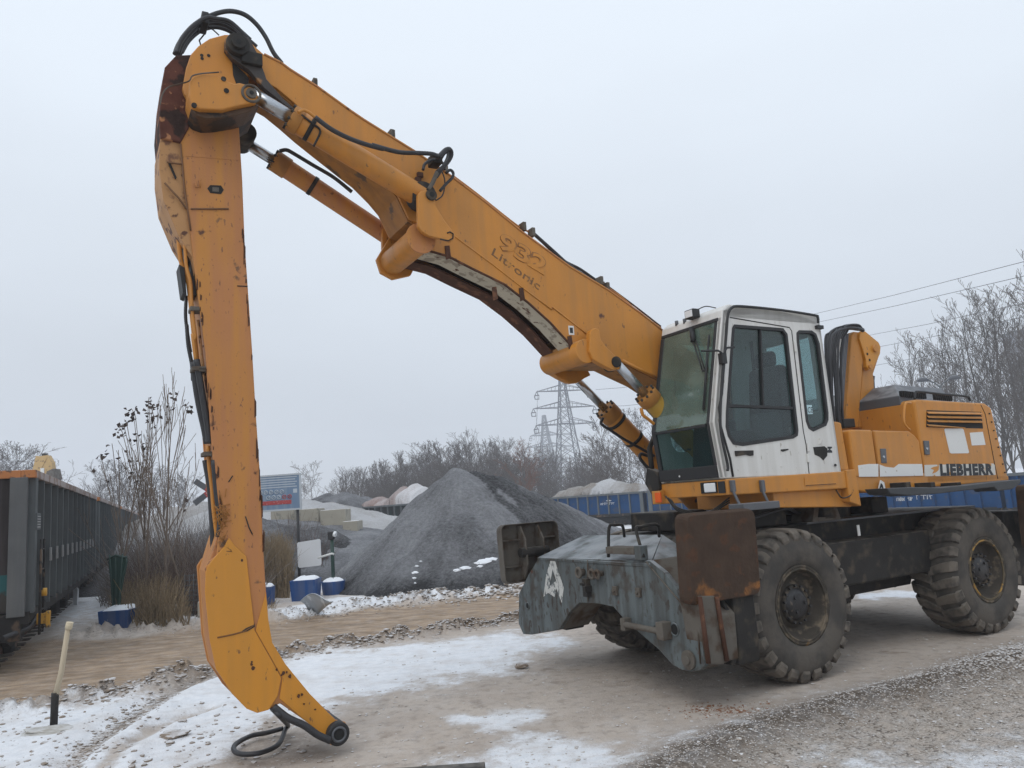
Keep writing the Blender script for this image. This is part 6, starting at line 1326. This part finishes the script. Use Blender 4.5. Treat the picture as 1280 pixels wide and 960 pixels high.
# snow left in hollows on the big heap
dg = bpy.context.evaluated_depsgraph_get(); dg.update()
for i, (px, py, r_) in enumerate(((519, 716, .11), (518, 723, .08), (521, 708, .07), (526, 702, .05), (571, 713, .13), (582, 710, .18), (597, 704, .12), (606, 702, .24), (614, 699, .2), (600, 708, .10), (519, 729, .06))):
    d = ray(px, py); ok, loc, nrm_, _ = gh.ray_cast(Vector((0, 0, CH)), Vector(d).normalized())
    if ok: pt = rock('snow_patch', loc, (r_*.75, r_*.36, .03), m_snow, i+2, 2); pt.parent = gh; pt.rotation_euler = Vector(nrm_).to_track_quat('Z', 'Y').to_euler()
# railway crossbuck
Y = 24; cc = AY(264, 614, Y); cb = empty('crossbuck_sign', (cc[0], Y, 0)); tag(cb, 'grey and red diagonal crossbuck half hidden behind the orange arm', 'sign')
MB().cyl((0, .05, -.1), (0, .05, cc[2]+.4), .04, n=10).build('post', m_bline2, cb)
for sg in (1, -1):
    q = MB(); d = Vector((math.cos(R(40)), 0, sg*math.sin(R(32)))).normalized(); n_ = Vector((-d.z, 0, d.x)); c_ = Vector((0, -.02*(sg+1), cc[2]))
    for t0, t1, mm, nm in ((-.62, -.2, m_dkgrey, 'dark_band'), (-.2, .2, m_red, 'red_band'), (.2, .62, m_bline2, 'pale_band')):
        q = MB().prism([tuple((c_+d*t0+n_*.09))[0::2], tuple((c_+d*t1+n_*.09))[0::2], tuple((c_+d*t1-n_*.09))[0::2], tuple((c_+d*t0-n_*.09))[0::2]], c_.y-.015, c_.y+.0); q.build(nm, mm, cb)
# mesh fence panel
g = G(240, 782); fe = empty('mesh_fence', (g[0]-.4, g[1]+.6, 0)); tag(fe, 'thin wire mesh panel standing in the reeds', 'fence')
q = MB()
for i in range(11): q.tube([(.09*i, 0, 0), (.09*i, 0, .95)], .006, 4)
for i in range(10): q.tube([(0, 0, .1*i+.02), (.9, 0, .1*i+.02)], .006, 4)
q.build('wire_panel', m_wgrey, fe)

# ---- street lamp with two heads
Y = 45; a = AY(1174, 478, Y); sl = empty('street_lamp', (a[0], Y, 0)); tag(sl, 'grey street lamp with two drooping heads above the housing', 'street lamp')
MB().tube([(0, 0, -1), (0, 0, a[2]-.2)], [.09, .06], 10).build('lamp_pole', m_wgrey, sl)
for sg in (-1, 1):
    q = MB().tube(bez([(0, 0, a[2]-.3), (sg*.3, 0, a[2]+.0), (sg*.75, 0, a[2]+.2)], 5), .035, 8); ar_ = q.build('lamp_arm', m_wgrey, sl)
    bm = MB(); bm.tube([(sg*.6, 0, a[2]+.15), (sg*.75, 0, a[2]+.22), (sg*1.05, 0, a[2]+.24), (sg*1.3, 0, a[2]+.16)], [.06, .13, .15, .04], 10); bm.build('lamp_head', m_dkgrey, ar_)

# ---- pylons and wires
m_steel = mat('pylon_steel', (.085, .09, .10), .6, var=.1, bump=0)
def pylon(X, Y, z0, H_, wbase, arms, label, rz, r=.14):
    root = empty('pylon', (X, Y, z0), rz); tag(root, label, 'pylon', 'electricity pylons')
    q = MB(); n = 11
    def hw(z): t = z/H_; return wbase*(1-t)**1.15*.5+.55
    zs = [H_*(1-(1-i/n)**1.15) for i in range(n+1)]
    for sx in (-1, 1):
        for sy in (-1, 1): q.tube([(sx*hw(z), sy*hw(z), z) for z in zs], r, 4)
    for i in range(n):
        a, b_ = zs[i], zs[i+1]; ha, hb = hw(a), hw(b_)
        for s1, s2, ax in ((1, -1, 0), (-1, 1, 0), (1, -1, 1), (-1, 1, 1)):
            for fx in (-1, 1):
                p = (s1*ha, fx*ha, a) if ax == 0 else (fx*ha, s1*ha, a); t = (s2*hb, fx*hb, b_) if ax == 0 else (fx*hb, s2*hb, b_); q.tube([p, t], r*.55, 3, False)
        for fx in (-1, 1): q.tube([(-hb, fx*hb, b_), (hb, fx*hb, b_)], r*.5, 3, False)
    q.build('lattice_tower', m_steel, root); tips = []
    for z, w_ in arms:
        q = MB(); h = hw(z)
        for sg in (-1, 1):
            for fy in (-h, h): q.tube([(sg*h, fy, z), (sg*w_, 0, z)], r*.7, 3, False); q.tube([(sg*h, fy, z+1.5), (sg*w_, 0, z)], r*.6, 3, False)
            for k in range(1, 6):
                t = k/6; q.tube([(sg*(h+(w_-h)*t), h*(1-t), z), (sg*(h+(w_-h)*t), 0, z+1.5*(1-t))], r*.4, 3, False)
            tips.append((sg*w_, 0, z))
        q.tube([(-h, 0, z), (h, 0, z)], r*.6, 4); q.tube([(-h, -h, z), (h, -h, z)], r*.6, 4)
        ca = q.build('cross_arm', m_steel, root)
        for sg in (-1, 1):
            q = MB(); x = sg*w_; q.tube([(x, 0, z), (x-.5, 0, z-1.0)], .10, 4); q.tube([(x, 0, z), (x+.5, 0, z-1.0)], .10, 4); q.tube([(x-.6, 0, z-1), (x+.6, 0, z-1), (x+.5, 0, z-2.0), (x-.5, 0, z-2.0), (x-.6, 0, z-1)], .16, 4); q.build('insulator', m_steel, ca)
    return root, tips
pA = AY(709, 612, 200); pB = AY(706, 466, 200); H1 = pB[2]-pA[2]
zA = [AY(709, y, 200)[2]-pA[2] for y in (488, 509, 530)]
py1, tips = pylon((pA[0]+pB[0])/2, 200, pA[2]-2, H1+2, 6.4, [(zA[0]+2, 7.2), (zA[1]+2, 8.4), (zA[2]+2, 8.0)], 'taller lattice pylon nearer to the boom cylinders', R(12), .17)
p2 = AY(684, 604, 320); p2t = AY(682, 519, 320); zA2 = [AY(683, y, 320)[2]-p2[2] for y in (544, 558, 574)]
py2, _ = pylon((p2[0]+p2t[0])/2, 320, p2[2]-2, p2t[2]-p2[2]+2, 7.5, [(zA2[0]+2, 6.5), (zA2[1]+2, 8.2), (zA2[2]+2, 6.6)], 'smaller distant lattice pylon on the left', R(12), .26)
m_wire = mat('power_cable', (.10, .105, .115), .6, bump=0)
W = [((1024, 391), (1280, 327), 'uppermost thin power line in the sky above the cab'), ((1026, 402), (1280, 345), 'second power line from the top above the cab'), ((1092, 418), (1280, 379), 'third power line, darkest one above the hose tower'), ((1096, 434), (1280, 396), 'fourth power line, passing over the hose tower'), ((1098, 456), (1280, 420), 'lowest long power line, running into the bare trees'), ((745, 487), (820, 478), 'power line leaving the pylon top towards the cab'), ((748, 508), (820, 503), 'power line leaving the middle arm of the pylon'), ((748, 530), (830, 523), 'power line leaving the lowest arm of the pylon')]
for (a, b_, lb) in W[:5]:
    p = AY(*a, 110); q_ = AY(*b_, 62); d = q_-p; pts = [p-d*.9, p, p+d*.5, q_, q_+d*.6]; sag = [(.0), 0, -.12, 0, .3]
    o = MB().tube([tuple(pp_+np.array([0, 0, s__])) for pp_, s__ in zip(pts, sag)], .03, 5).build('power_line', m_wire); tag(o, lb, 'power line')
for (a, b_, lb) in W[5:]:
    p = AY(*a, 200); q_ = AY(*b_, 170); d = q_-p; o = MB().tube([tuple(p), tuple(p+d*.5-np.array([0, 0, .3])), tuple(q_), tuple(q_+d)], .06, 5).build('power_line', m_wire); tag(o, lb, 'power line')
for i, (x, y) in enumerate(((672, 507), (672, 488), (674, 530))):
    p = AY(x, y, 200); q_ = AY(664+3*i, 545+14*i, 320); mid = (p+q_)/2-np.array([0, 0, 5]); o = MB().tube(bez([tuple(p), tuple(mid), tuple(q_)], 6), .05, 4).build('power_line', m_wire); tag(o, ['cable sagging from the middle arm of the tall pylon to the small one', 'cable sagging from the top arm of the tall pylon to the small one', 'cable sagging from the lowest arm of the tall pylon to the small one'][i], 'power line')

# ---- distant excavator behind the left train
Y = 60; a = AY(57, 571, Y); ex = empty('distant_excavator', (a[0]-2.5, Y, 0)); tag(ex, 'pale yellow excavator arm rising behind the dark wagons', 'excavator')
m_ex = mat('distant_yellow_paint', (.50, .32, .12), .6, spots=((.25, .15, .06), .6, 3))
q = MB(); q.prism([(-2.2, .8), (-2.2, 2.4), (.8, 2.6), (1.2, 1.2), (1.2, .8)], -1.2, 1.2); q.build('superstructure', m_ex, ex, .05)
q = MB()
for yy in (-1.5, 1.0): q.prism([(-2.2, .1), (-2.5, .5), (-2.2, .85), (1.8, .85), (2.1, .5), (1.8, .1)], yy, yy+.5)
q.build('tracks', m_dark, ex); q = MB(); q.prism([(.6, 1.8), (1.1, 4.5), (1.9, a[2]+.1), (2.8, a[2]-.1), (2.4, a[2]-.9), (1.7, 4.4), (1.2, 1.8)], -.3, .3); q.build('boom', m_ex, ex, .03)
q = MB(); q.prism([(2.0, a[2]+.05), (2.0, a[2]-1.1), (2.5, a[2]-1.9), (3.3, a[2]-1.7), (3.15, a[2]-.5), (2.8, a[2]+.1)], -.25, .25); q.build('stick', m_ex, ex, .03)
q = MB(); q.prism([(2.9, a[2]-1.2), (3.4, a[2]-1.0), (3.6, a[2]-1.8), (3.0, a[2]-2.4), (2.7, a[2]-2.2)], -.5, .5); q.build('bucket', m_greydk, ex, .03)
MB().box(2.25, 2.6, -.12, .12, a[2]+.05, a[2]+.28).build('boom_head_block', m_dark, ex)
MB().box(2.3, 2.6, -.31, -.30, a[2]-1.75, a[2]-.9).build('white_sticker', m_wlabel, ex)
# faint block at the right edge
a = AY(1268, 416, 150); b_ = AY(1330, 600, 150); q = empty('distant_building', (a[0], 150, 0)); tag(q, 'faint grey building behind the bare trees at the right edge', 'building')
bw = MB().box(0, 16, 0, 4, -1, a[2]).build('wall', mat('hazy_grey_render', (.20, .20, .21), .9, var=.1), q); MB().box(-.2, 16.2, -.2, 4.2, a[2], a[2]+.4).build('roof', m_wgrey, q)
for i in range(5):
    for k in range(6): MB().box(1+3*i, 2.6+3*i, -.05, .0, 3+3*k, 4.5+3*k).build('window', m_dark, bw)

# ================================================================== VEGETATION
def tubes(segs, n):
    """segs array (N,8): p0 p1 r0 r1 -> verts, quads with n sides"""
    A = np.array(segs, float); p0, p1, r0, r1 = A[:, :3], A[:, 3:6], A[:, 6], A[:, 7]
    d = p1-p0; d /= np.linalg.norm(d, axis=1, keepdims=True)+1e-9
    up = np.where(np.abs(d[:, 2:3]) < .9, [[0, 0, 1.]], [[1., 0, 0]]); a = np.cross(d, up); a /= np.linalg.norm(a, axis=1, keepdims=True)+1e-9; b = np.cross(a, d)
    th = 2*math.pi*np.arange(n)/n; cs = np.cos(th)[None, :, None]; sn = np.sin(th)[None, :, None]
    ring = a[:, None]*cs+b[:, None]*sn
    v = np.concatenate([p0[:, None]+ring*r0[:, None, None], p1[:, None]+ring*r1[:, None, None]], 1).reshape(-1, 3)
    k = np.arange(n); q = np.stack([k, (k+1) % n, (k+1) % n+n, k+n], -1)[None]+(np.arange(len(A))*2*n)[:, None, None]
    return v, q.reshape(-1, 4)
def mesh_np(name, v, q, m, smooth=True):
    me = bpy.data.meshes.new(name); me.vertices.add(len(v)); me.vertices.foreach_set('co', np.asarray(v, float).ravel())
    q = np.asarray(q); me.loops.add(q.size); me.loops.foreach_set('vertex_index', q.ravel().astype(np.int32)); me.polygons.add(len(q)); k = q.shape[1]
    me.polygons.foreach_set('loop_start', np.arange(0, q.size, k, dtype=np.int32)); me.polygons.foreach_set('loop_total', np.full(len(q), k, np.int32)); me.update(calc_edges=True)
    me.polygons.foreach_set('use_smooth', np.full(len(q), smooth)); me.materials.append(m); return me
def grow(seed, H, angle, nb, stems=1, levels=4, rmin=.012, r0=.09, wob=.10, startf=.2, blen=.42, up=.25):
    rd = random.Random(seed); trunk = []; twigs = []
    def branch(p, d, ln, r, lv):
        n = 7 if lv == 0 else 5 if lv == 1 else 3
        pts = [p]; dd = d.copy(); segl = ln/n; pos = p.copy()
        for i in range(n):
            dd = (dd+Vector((rd.gauss(0, wob), rd.gauss(0, wob), rd.gauss(0, wob)*.5+up*(.3 if lv else .05)))).normalized(); q = pos+dd*segl
            ra = max(r*(1-.85*i/n), rmin); rb = max(r*(1-.85*(i+1)/n), rmin); (trunk if lv <= (0 if stems == 1 else 0) else twigs).append((*pos, *q, ra, rb)); pos = q; pts.append((q.copy(), dd.copy(), rb, (i+1)/n))
        if lv >= levels: return
        cnt = {0: nb, 1: max(5, nb//4), 2: 3, 3: 2}.get(lv, 2)
        for k in range(cnt):
            f = startf+(1-startf)*(k+rd.random())/cnt if lv == 0 else .15+.85*(k+rd.random())/cnt
            j = min(int(f*n), n-1); q, qd, rb, _ = pts[j+1]; q0 = pts[j][0] if j else p
            q0 = q0 if isinstance(q0, Vector) else q0; base = q0.lerp(q, f*n-j if f*n-j <= 1 else 1)
            az = rd.uniform(0, 6.283); an = math.radians(rd.gauss(angle, 7)*(.8 if lv else 1)); t = qd.orthogonal().normalized(); t.rotate(Matrix.Rotation(az, 3, qd)); nd = (qd*math.cos(an)+t*math.sin(an)).normalized()
            l2 = ln*blen*(1.15-.75*f if lv == 0 else .9-.3*f)*rd.uniform(.7, 1.15)*(1.4 if lv else 1); branch(base, nd, l2, max(rb*.55, rmin), lv+1)
    for s_ in range(stems):
        sp_ = .0 if stems == 1 else .35; d = Vector((rd.gauss(0, sp_*.6), rd.gauss(0, sp_*.6), 1)).normalized(); hh = H*(1 if stems == 1 else rd.uniform(.65, 1)); branch(Vector((rd.gauss(0, sp_*.5), rd.gauss(0, sp_*.5), -.2)), d, hh*.98, r0*(1 if stems == 1 else .6), 0)
    return trunk, twigs
m_bark = mat('grey_bark', (.10, .09, .08), .9, var=.25, scale=2, bump=.2)
m_twig = mat('frosted_twigs', (.115, .098, .088), .9, var=.25, scale=.8, bump=0)
m_twigr = mat('reddish_twigs', (.17, .085, .055), .9, var=.25, scale=.8, bump=0)
m_twigd = mat('dark_twigs', (.135, .118, .106), .9, var=.25, scale=.8, bump=0)
def tree_proto(seed, H, tm=None, **k):
    tr, tw = grow(seed, H, **k); v, q = tubes(tr, 6); v2, q2 = tubes(tw, 3)
    return mesh_np('trunk', v, q, m_bark), mesh_np('crown', v2, q2, tm or m_twig), H
PR = [tree_proto(1, 10, angle=32, nb=26, blen=.36, rmin=.013, wob=.045), tree_proto(2, 10, angle=40, nb=24, blen=.45, rmin=.013, startf=.15, wob=.045), tree_proto(3, 10, angle=28, nb=30, blen=.33, rmin=.013, startf=.1, wob=.045),
      tree_proto(4, 10, angle=50, nb=20, blen=.5, rmin=.013, wob=.06), tree_proto(5, 10, angle=36, nb=16, blen=.42, rmin=.012, stems=4, startf=.05)]
PRR = (tree_proto(6, 10, m_twigr, angle=42, nb=26, blen=.45, rmin=.016, startf=.12))
PRD = [tree_proto(7, 10, m_twigd, angle=34, nb=22, blen=.45, rmin=.008, levels=4, startf=.12, wob=.045, r0=.10), tree_proto(8, 10, m_twigd, angle=40, nb=20, blen=.5, rmin=.008, levels=4, startf=.1, wob=.05, stems=2, r0=.12), tree_proto(9, 10, m_twigd, angle=30, nb=24, blen=.42, rmin=.008, levels=4, startf=.15, wob=.045, r0=.10)]
def tree(proto, px, topy, Y, label, group, z=0, name='bare_tree', wide=1.0):
    tm, cm, H = proto; a = AY(px, topy, Y); h = a[2]-z; k = h/(H*.97); r = empty(name, (a[0], Y, z), random.uniform(0, 6.28)); r.scale = (k*wide, k*wide, k); tag(r, label, 'tree', group)
    for nm, me in (('trunk', tm), ('crown', cm)): o = bpy.data.objects.new(nm, me); COL.objects.link(o); o.parent = r
    return r
rt = random.Random(11)
# tree line behind the heaps: crest heights read along the photo
crest = [(418, 598), (440, 590), (470, 580), (500, 574), (530, 566), (560, 558), (590, 549), (615, 556), (640, 562), (670, 570), (700, 575), (730, 568), (760, 545), (790, 530), (820, 520), (900, 520), (1000, 520)]
def cr_(x): return float(np.interp(x, [c[0] for c in crest], [c[1] for c in crest]))
lbA = 'leafless grey tree in the hazy row behind the gravel heap'; gA = 'leafless trees in the hazy row behind the gravel heap'
x = 420
while x < 745:
    Y = rt.uniform(88, 120); tree(PR[rt.randrange(5)], x, cr_(x)+rt.uniform(-4, 14), Y, lbA, gA, -.5, wide=rt.uniform(.9, 1.35)); x += rt.uniform(3.2, 6)
x = 425
while x < 760:
    tree(PR[rt.choice((1, 4, 4))], x, cr_(x)+rt.uniform(16, 34), rt.uniform(75, 88), 'low leafless tree in front of the hazy row behind the gravel heap', 'low leafless trees in front of the hazy row', -.5, wide=rt.uniform(1.1, 1.7)); x += rt.uniform(5, 9)
tree(PRR, 645, 566, 72, 'rust-brown tree standing out of the grey row left of the pylons', None, -.5, wide=1.1)
lbB = 'leafless tree between the pylons and the cab'; gB = 'leafless trees between the pylons and the cab'
for px, ty, Y in ((752, 556, 66), (768, 536, 64), (784, 548, 60), (800, 528, 66), (815, 522, 70), (835, 515, 70), (742, 575, 72), (775, 570, 58), (806, 560, 58)): tree(rt.choice(PR[:4]), px, ty, Y, lbB, gB, -.5, wide=1.2)
tree(PR[3], 388, 590, 75, 'lone rounded bare tree right of the information board', None, -.5, wide=1.2); tree(PR[2], 430, 594, 80, 'slim bare tree at the left end of the hazy row', None, -.5)
for px, ty in ((112, 588), (128, 583), (142, 590), (157, 586), (172, 592), (188, 590), (205, 598), (222, 600), (240, 604)): tree(rt.choice(PR), px, ty+rt.uniform(-3, 3), rt.uniform(85, 105), 'leafless tree in the haze between the wagons and the orange arm', 'leafless trees in the haze left of the arm', -.5, wide=1.2)
for px, ty in ((5, 577), (16, 574), (27, 576), (-6, 573)): tree(PR[3], px, ty, 70, 'bare treetop showing above the left wagon', 'bare treetops above the left wagon', -.5, wide=1.3)
lbC = 'tall dark leafless tree behind the engine housing'; gC = 'tall leafless trees behind the engine housing'
for px, ty, Y in ((1108, 470, 60), (1122, 448, 58), (1140, 452, 56), (1152, 440, 60), (1166, 432, 55), (1180, 440, 52), (1196, 418, 54), (1208, 404, 50), (1222, 398, 52), (1236, 388, 48), (1250, 392, 46), (1262, 378, 48), (1276, 366, 44), (1292, 362, 45), (1310, 360, 46), (1262, 440, 40), (1285, 430, 40)): tree(PRD[rt.randrange(3)], px, ty, Y, lbC, gC, -.5, wide=rt.uniform(.9, 1.2))
# saplings with a few dry leaves
m_leaf = mat('dry_dark_leaves', (.045, .028, .020), .8, var=.4, scale=8, bump=0); m_sap = mat('young_stem_bark', (.17, .13, .10), .85, var=.2)
def sapling(px, pyb, topy, seed, label, leaves, wide=1.0, nb=18, angle=24, blen=.42):
    g = G(px, pyb); a = AY(px, topy, g[1]); h = a[2]; tr, tw = grow(seed, h, angle=angle, nb=nb, blen=blen, levels=2, rmin=.0055, r0=.035, wob=.06, startf=.12, up=.5)
    r = empty('sapling', (g[0], g[1], 0)); tag(r, label, 'tree'); v, q = tubes(tr, 6); o = bpy.data.objects.new('trunk', mesh_np('trunk', v, q, m_sap)); COL.objects.link(o); o.parent = r
    v, q = tubes(tw, 4); v[:, 0] *= wide; v[:, 1] *= wide; o = bpy.data.objects.new('twigs', mesh_np('twigs', v, q, m_sap)); COL.objects.link(o); o.parent = r
    vs = []; fs = []; rd = random.Random(seed)
    tl = MB()
    for lx_, ly_, n_ in leaves:
        p = AY(lx_, ly_, g[1]+rd.uniform(-.4, .4))-g; z0_ = p[2]*rd.uniform(.35, .55); tl = MB().tube(bez([(0, 0, z0_), (p[0]*.35, p[1]*.35, z0_+(p[2]-z0_)*.45), (p[0]*.85, p[1]*.85, p[2]-.12), tuple(p+np.array([p[0]*.03, 0, .1]))], 5), .0075, 5); tl.build('twig', m_sap, r)
        for _ in range(n_):
            c = Vector(p)+Vector((rd.gauss(0, .09), rd.gauss(0, .09), rd.gauss(0, .09))); a1 = Vector((rd.uniform(-1, 1), rd.uniform(-1, 1), rd.uniform(-1, .2))).normalized()*rd.uniform(.04, .075); b1 = a1.orthogonal().normalized()*a1.length*.7; b = len(vs); bend = a1.cross(b1).normalized()*.02
            vs += [c-a1, c+b1+bend, c+a1, c-b1+bend]; fs.append((b, b+1, b+2, b+3))
    if vs: MB().add(vs, fs).build('leaves', m_leaf, r, recalc=False)
    return r
sapling(205, 772, 480, 21, 'tallest sapling left of the arm with thin upswept branches', [(220, 500, 5), (237, 512, 4), (235, 508, 3), (211, 490, 1), (228, 637, 2), (190, 517, 4), (200, 512, 4)], 1.0, 15, 22, .42)
sapling(180, 772, 522, 25, 'sapling left of the tallest one carrying clusters of dry leaves', [(168, 520, 9), (165, 516, 6), (188, 510, 9), (190, 518, 9), (186, 502, 5), (192, 530, 5), (170, 549, 6), (153, 535, 9), (150, 540, 6), (156, 530, 5), (178, 560, 4)], 1.0, 11, 24, .42)
sapling(150, 774, 560, 28, 'smallest sapling nearest the wagons with scattered dry leaves', [(125, 575, 6), (127, 587, 3), (140, 560, 3), (148, 568, 3), (149, 587, 3), (137, 598, 2), (164, 596, 4), (184, 583, 3)], 1.1, 11, 32, .5)
sapling(232, 770, 560, 33, 'thin bare sapling beside the orange arm', [], 1.0, 11, 24, .45)
# thicket and reeds
def stuff_twigs(name, n, region, hrange, r, m, label, lean=.5, seed=1, curve=.6, nseg=4):
    rd = np.random.default_rng(seed); segs = []
    for i in range(n):
        px = rd.uniform(region[0], region[1]); py = rd.uniform(region[2], region[3]); g = G(px, py); h = rd.uniform(*hrange)*(1-.55*abs(2*(px-region[0])/(region[1]-region[0])-1)**4)*(.7+.6*float(fbm(np.array([px*.13]), np.array([py*.3]), 3, seed)[0])); px += 0; az = rd.uniform(0, 6.283); ln = abs(rd.normal(0, lean)); d = np.array([math.cos(az)*ln, math.sin(az)*ln, 1.]); d /= np.linalg.norm(d); p = g+np.array([0, 0, -.03])
        for k in range(nseg):
            d2 = d+np.array([math.cos(az), math.sin(az), -.5])*curve*(k/nseg)*.5+rd.normal(0, .09, 3); d2 /= np.linalg.norm(d2); q = p+d2*h/nseg; segs.append((*p, *q, r*(1-.8*k/nseg), r*(1-.8*(k+1)/nseg))); p = q
    v, q = tubes(segs, 3); o = bpy.data.objects.new(name, mesh_np(name, v, q, m)); COL.objects.link(o); tag(o, label, name.replace('_', ' '), kind='stuff'); return o
m_reed = mat('dry_reeds', (.25, .185, .11), .9, var=.65, scale=14, bump=0); m_brush = mat('brown_brushwood', (.125, .085, .068), .9, var=.6, scale=10, bump=0); m_brushf = mat('frosted_brushwood', (.22, .195, .18), .9, var=.5, scale=10, bump=0)
stuff_twigs('dry_reeds', 2200, (142, 236, 752, 786), (.45, 1.05), .014, m_reed, 'dry yellow-brown reeds behind the left blue tub', .24, 2, .5)
stuff_twigs('brushwood', 3600, (150, 300, 728, 772), (.8, 1.9), .009, m_brush, 'tangled brown brushwood below the saplings', .55, 3, .8, 5)
stuff_twigs('frosted_brushwood', 3000, (125, 330, 712, 760), (1.1, 2.5), .009, m_brushf, 'frosted twigs of the thicket behind the reeds', .4, 4, .6, 5)
stuff_twigs('roadside_reeds', 3000, (322, 362, 730, 748), (.6, 1.5), .014, m_reed, 'dry brown stalks between the arm and the sign post', .15, 5, .3)
stuff_twigs('roadside_brushwood', 1500, (325, 412, 708, 722), (.8, 2.1), .009, m_brush, 'dark brushwood behind the white panel', .4, 6, .6)
stuff_twigs('grass_tufts', 500, (240, 345, 752, 772), (.2, .5), .007, m_reed, 'withered grass by the concrete block', .5, 7, .6)
# ---- clods and stones
def clods(name, pts, smin, smax, m, label, seed=1, flat=.6):
    bm = bmesh.new(); bmesh.ops.create_icosphere(bm, subdivisions=1, radius=1); bv = np.array([v.co[:] for v in bm.verts]); bf = np.array([[v.index for v in f.verts] for f in bm.faces]); bm.free()
    rd = np.random.default_rng(seed); n = len(pts); P = np.array(pts); z = ground_z(P[:, 0], P[:, 1]); sz = smin+(smax-smin)*rd.random(n)**3
    S_ = sz[:, None]*np.stack([rd.uniform(.7, 1.4, n), rd.uniform(.7, 1.4, n), rd.uniform(.45, 1, n)*flat], -1)
    v = bv[None]*S_[:, None]*(1+rd.normal(0, .18, (n, len(bv), 1))); th = rd.uniform(0, 6.28, n); c, s = np.cos(th)[:, None], np.sin(th)[:, None]
    x = v[..., 0]*c-v[..., 1]*s; y = v[..., 0]*s+v[..., 1]*c; v = np.stack([x+P[:, 0:1], y+P[:, 1:2], v[..., 2]+(z+S_[:, 2]*.25)[:, None]], -1).reshape(-1, 3); q = (bf[None]+(np.arange(n)*len(bv))[:, None, None]).reshape(-1, 3)
    o = bpy.data.objects.new(name, mesh_np(name, v, q, m, False)); COL.objects.link(o); tag(o, label, 'rubble', kind='stuff')
def along(P, n, wd, seed, t0=0, t1=1):
    rd = np.random.default_rng(seed); P = np.array(P); L_ = np.hypot(*np.diff(P, axis=0).T); cum = np.concatenate([[0], np.cumsum(L_)])
    t = (t0+(t1-t0)*rd.random(n))*cum[-1]; x = np.interp(t, cum, P[:, 0])+rd.normal(0, wd, n); y = np.interp(t, cum, P[:, 1])+rd.normal(0, wd, n); return np.stack([x, y], -1)
clods('frozen_clods', along(BERM, 3400, .15, 1), .008, .06, m_clod, 'frozen snowy clods pushed up along the near side of the road')
clods('near_clods', along(BERM, 2600, .20, 11, .15, .62), .006, .045, m_clod, 'frozen muddy clods between the snow and the road at the left', 12)
clods('rut_clods', along(RUT1, 900, .10, 21, .05, .8), .005, .032, m_clod, 'dark frozen crumbs in the tyre rut at the bottom left', 22)
clods('bank_clods', along(BANK, 3600, .42, 2), .012, .10, m_clod, 'snowy clods along the far bank of the road', 2)
m_grit = mat('pale_frosty_grit', (.36, .31, .26), .95, var=.4, scale=30, bump=.2, top=((.72, .73, .75), .8, 30))
clods('gravel_ridge', along(BERM2, 5200, .24, 3), .006, .026, m_grit, 'frosty grit heaped in a low ridge at the bottom right', 3)
rd_ = np.random.default_rng(5); gg = [tuple(G(x, y)[:2]) for x, y in zip(rd_.uniform(430, 1500, 2600), rd_.uniform(790, 985, 2600))]; clods('scattered_stones', [p for p in gg], .004, .020, m_grit, 'small stones scattered over the bare ground', 4)
gg = [tuple(G(x, y)[:2]) for x, y in zip(rd_.uniform(0, 420, 700), rd_.uniform(870, 985, 700))]; clods('snow_crumbs', gg, .006, .035, m_clod, 'muddy crumbs scattered on the snow', 6)
gg = [tuple(G(x, y)[:2]) for x, y in zip(rd_.normal(900, 26, 260), rd_.normal(888, 5, 260))]; clods('rusty_crumbs', gg, .005, .016, mat('rust_brown_crumbs', (.22, .10, .05), .9, var=.3), 'rust-brown crumbs spilled in front of the wheel', 7)

# ---- air
hb = MB().box(-460, 460, -440, 450, -4, 46).build('haze', m_slot); tag(hb, 'pale winter haze over the yard', 'haze', kind='stuff')
hm = bpy.data.materials.new('winter_haze'); hm.use_nodes = True; nt = hm.node_tree; nt.nodes.remove(nt.nodes['Principled BSDF']); pv = nt.nodes.new('ShaderNodeVolumePrincipled')
pv.inputs['Color'].default_value = (.93, .95, 1, 1); pv.inputs['Density'].default_value = .0016; pv.inputs['Anisotropy'].default_value = .2; nt.links.new(pv.outputs[0], nt.nodes['Material Output'].inputs['Volume'])
hb.data.materials.clear(); hb.data.materials.append(hm)
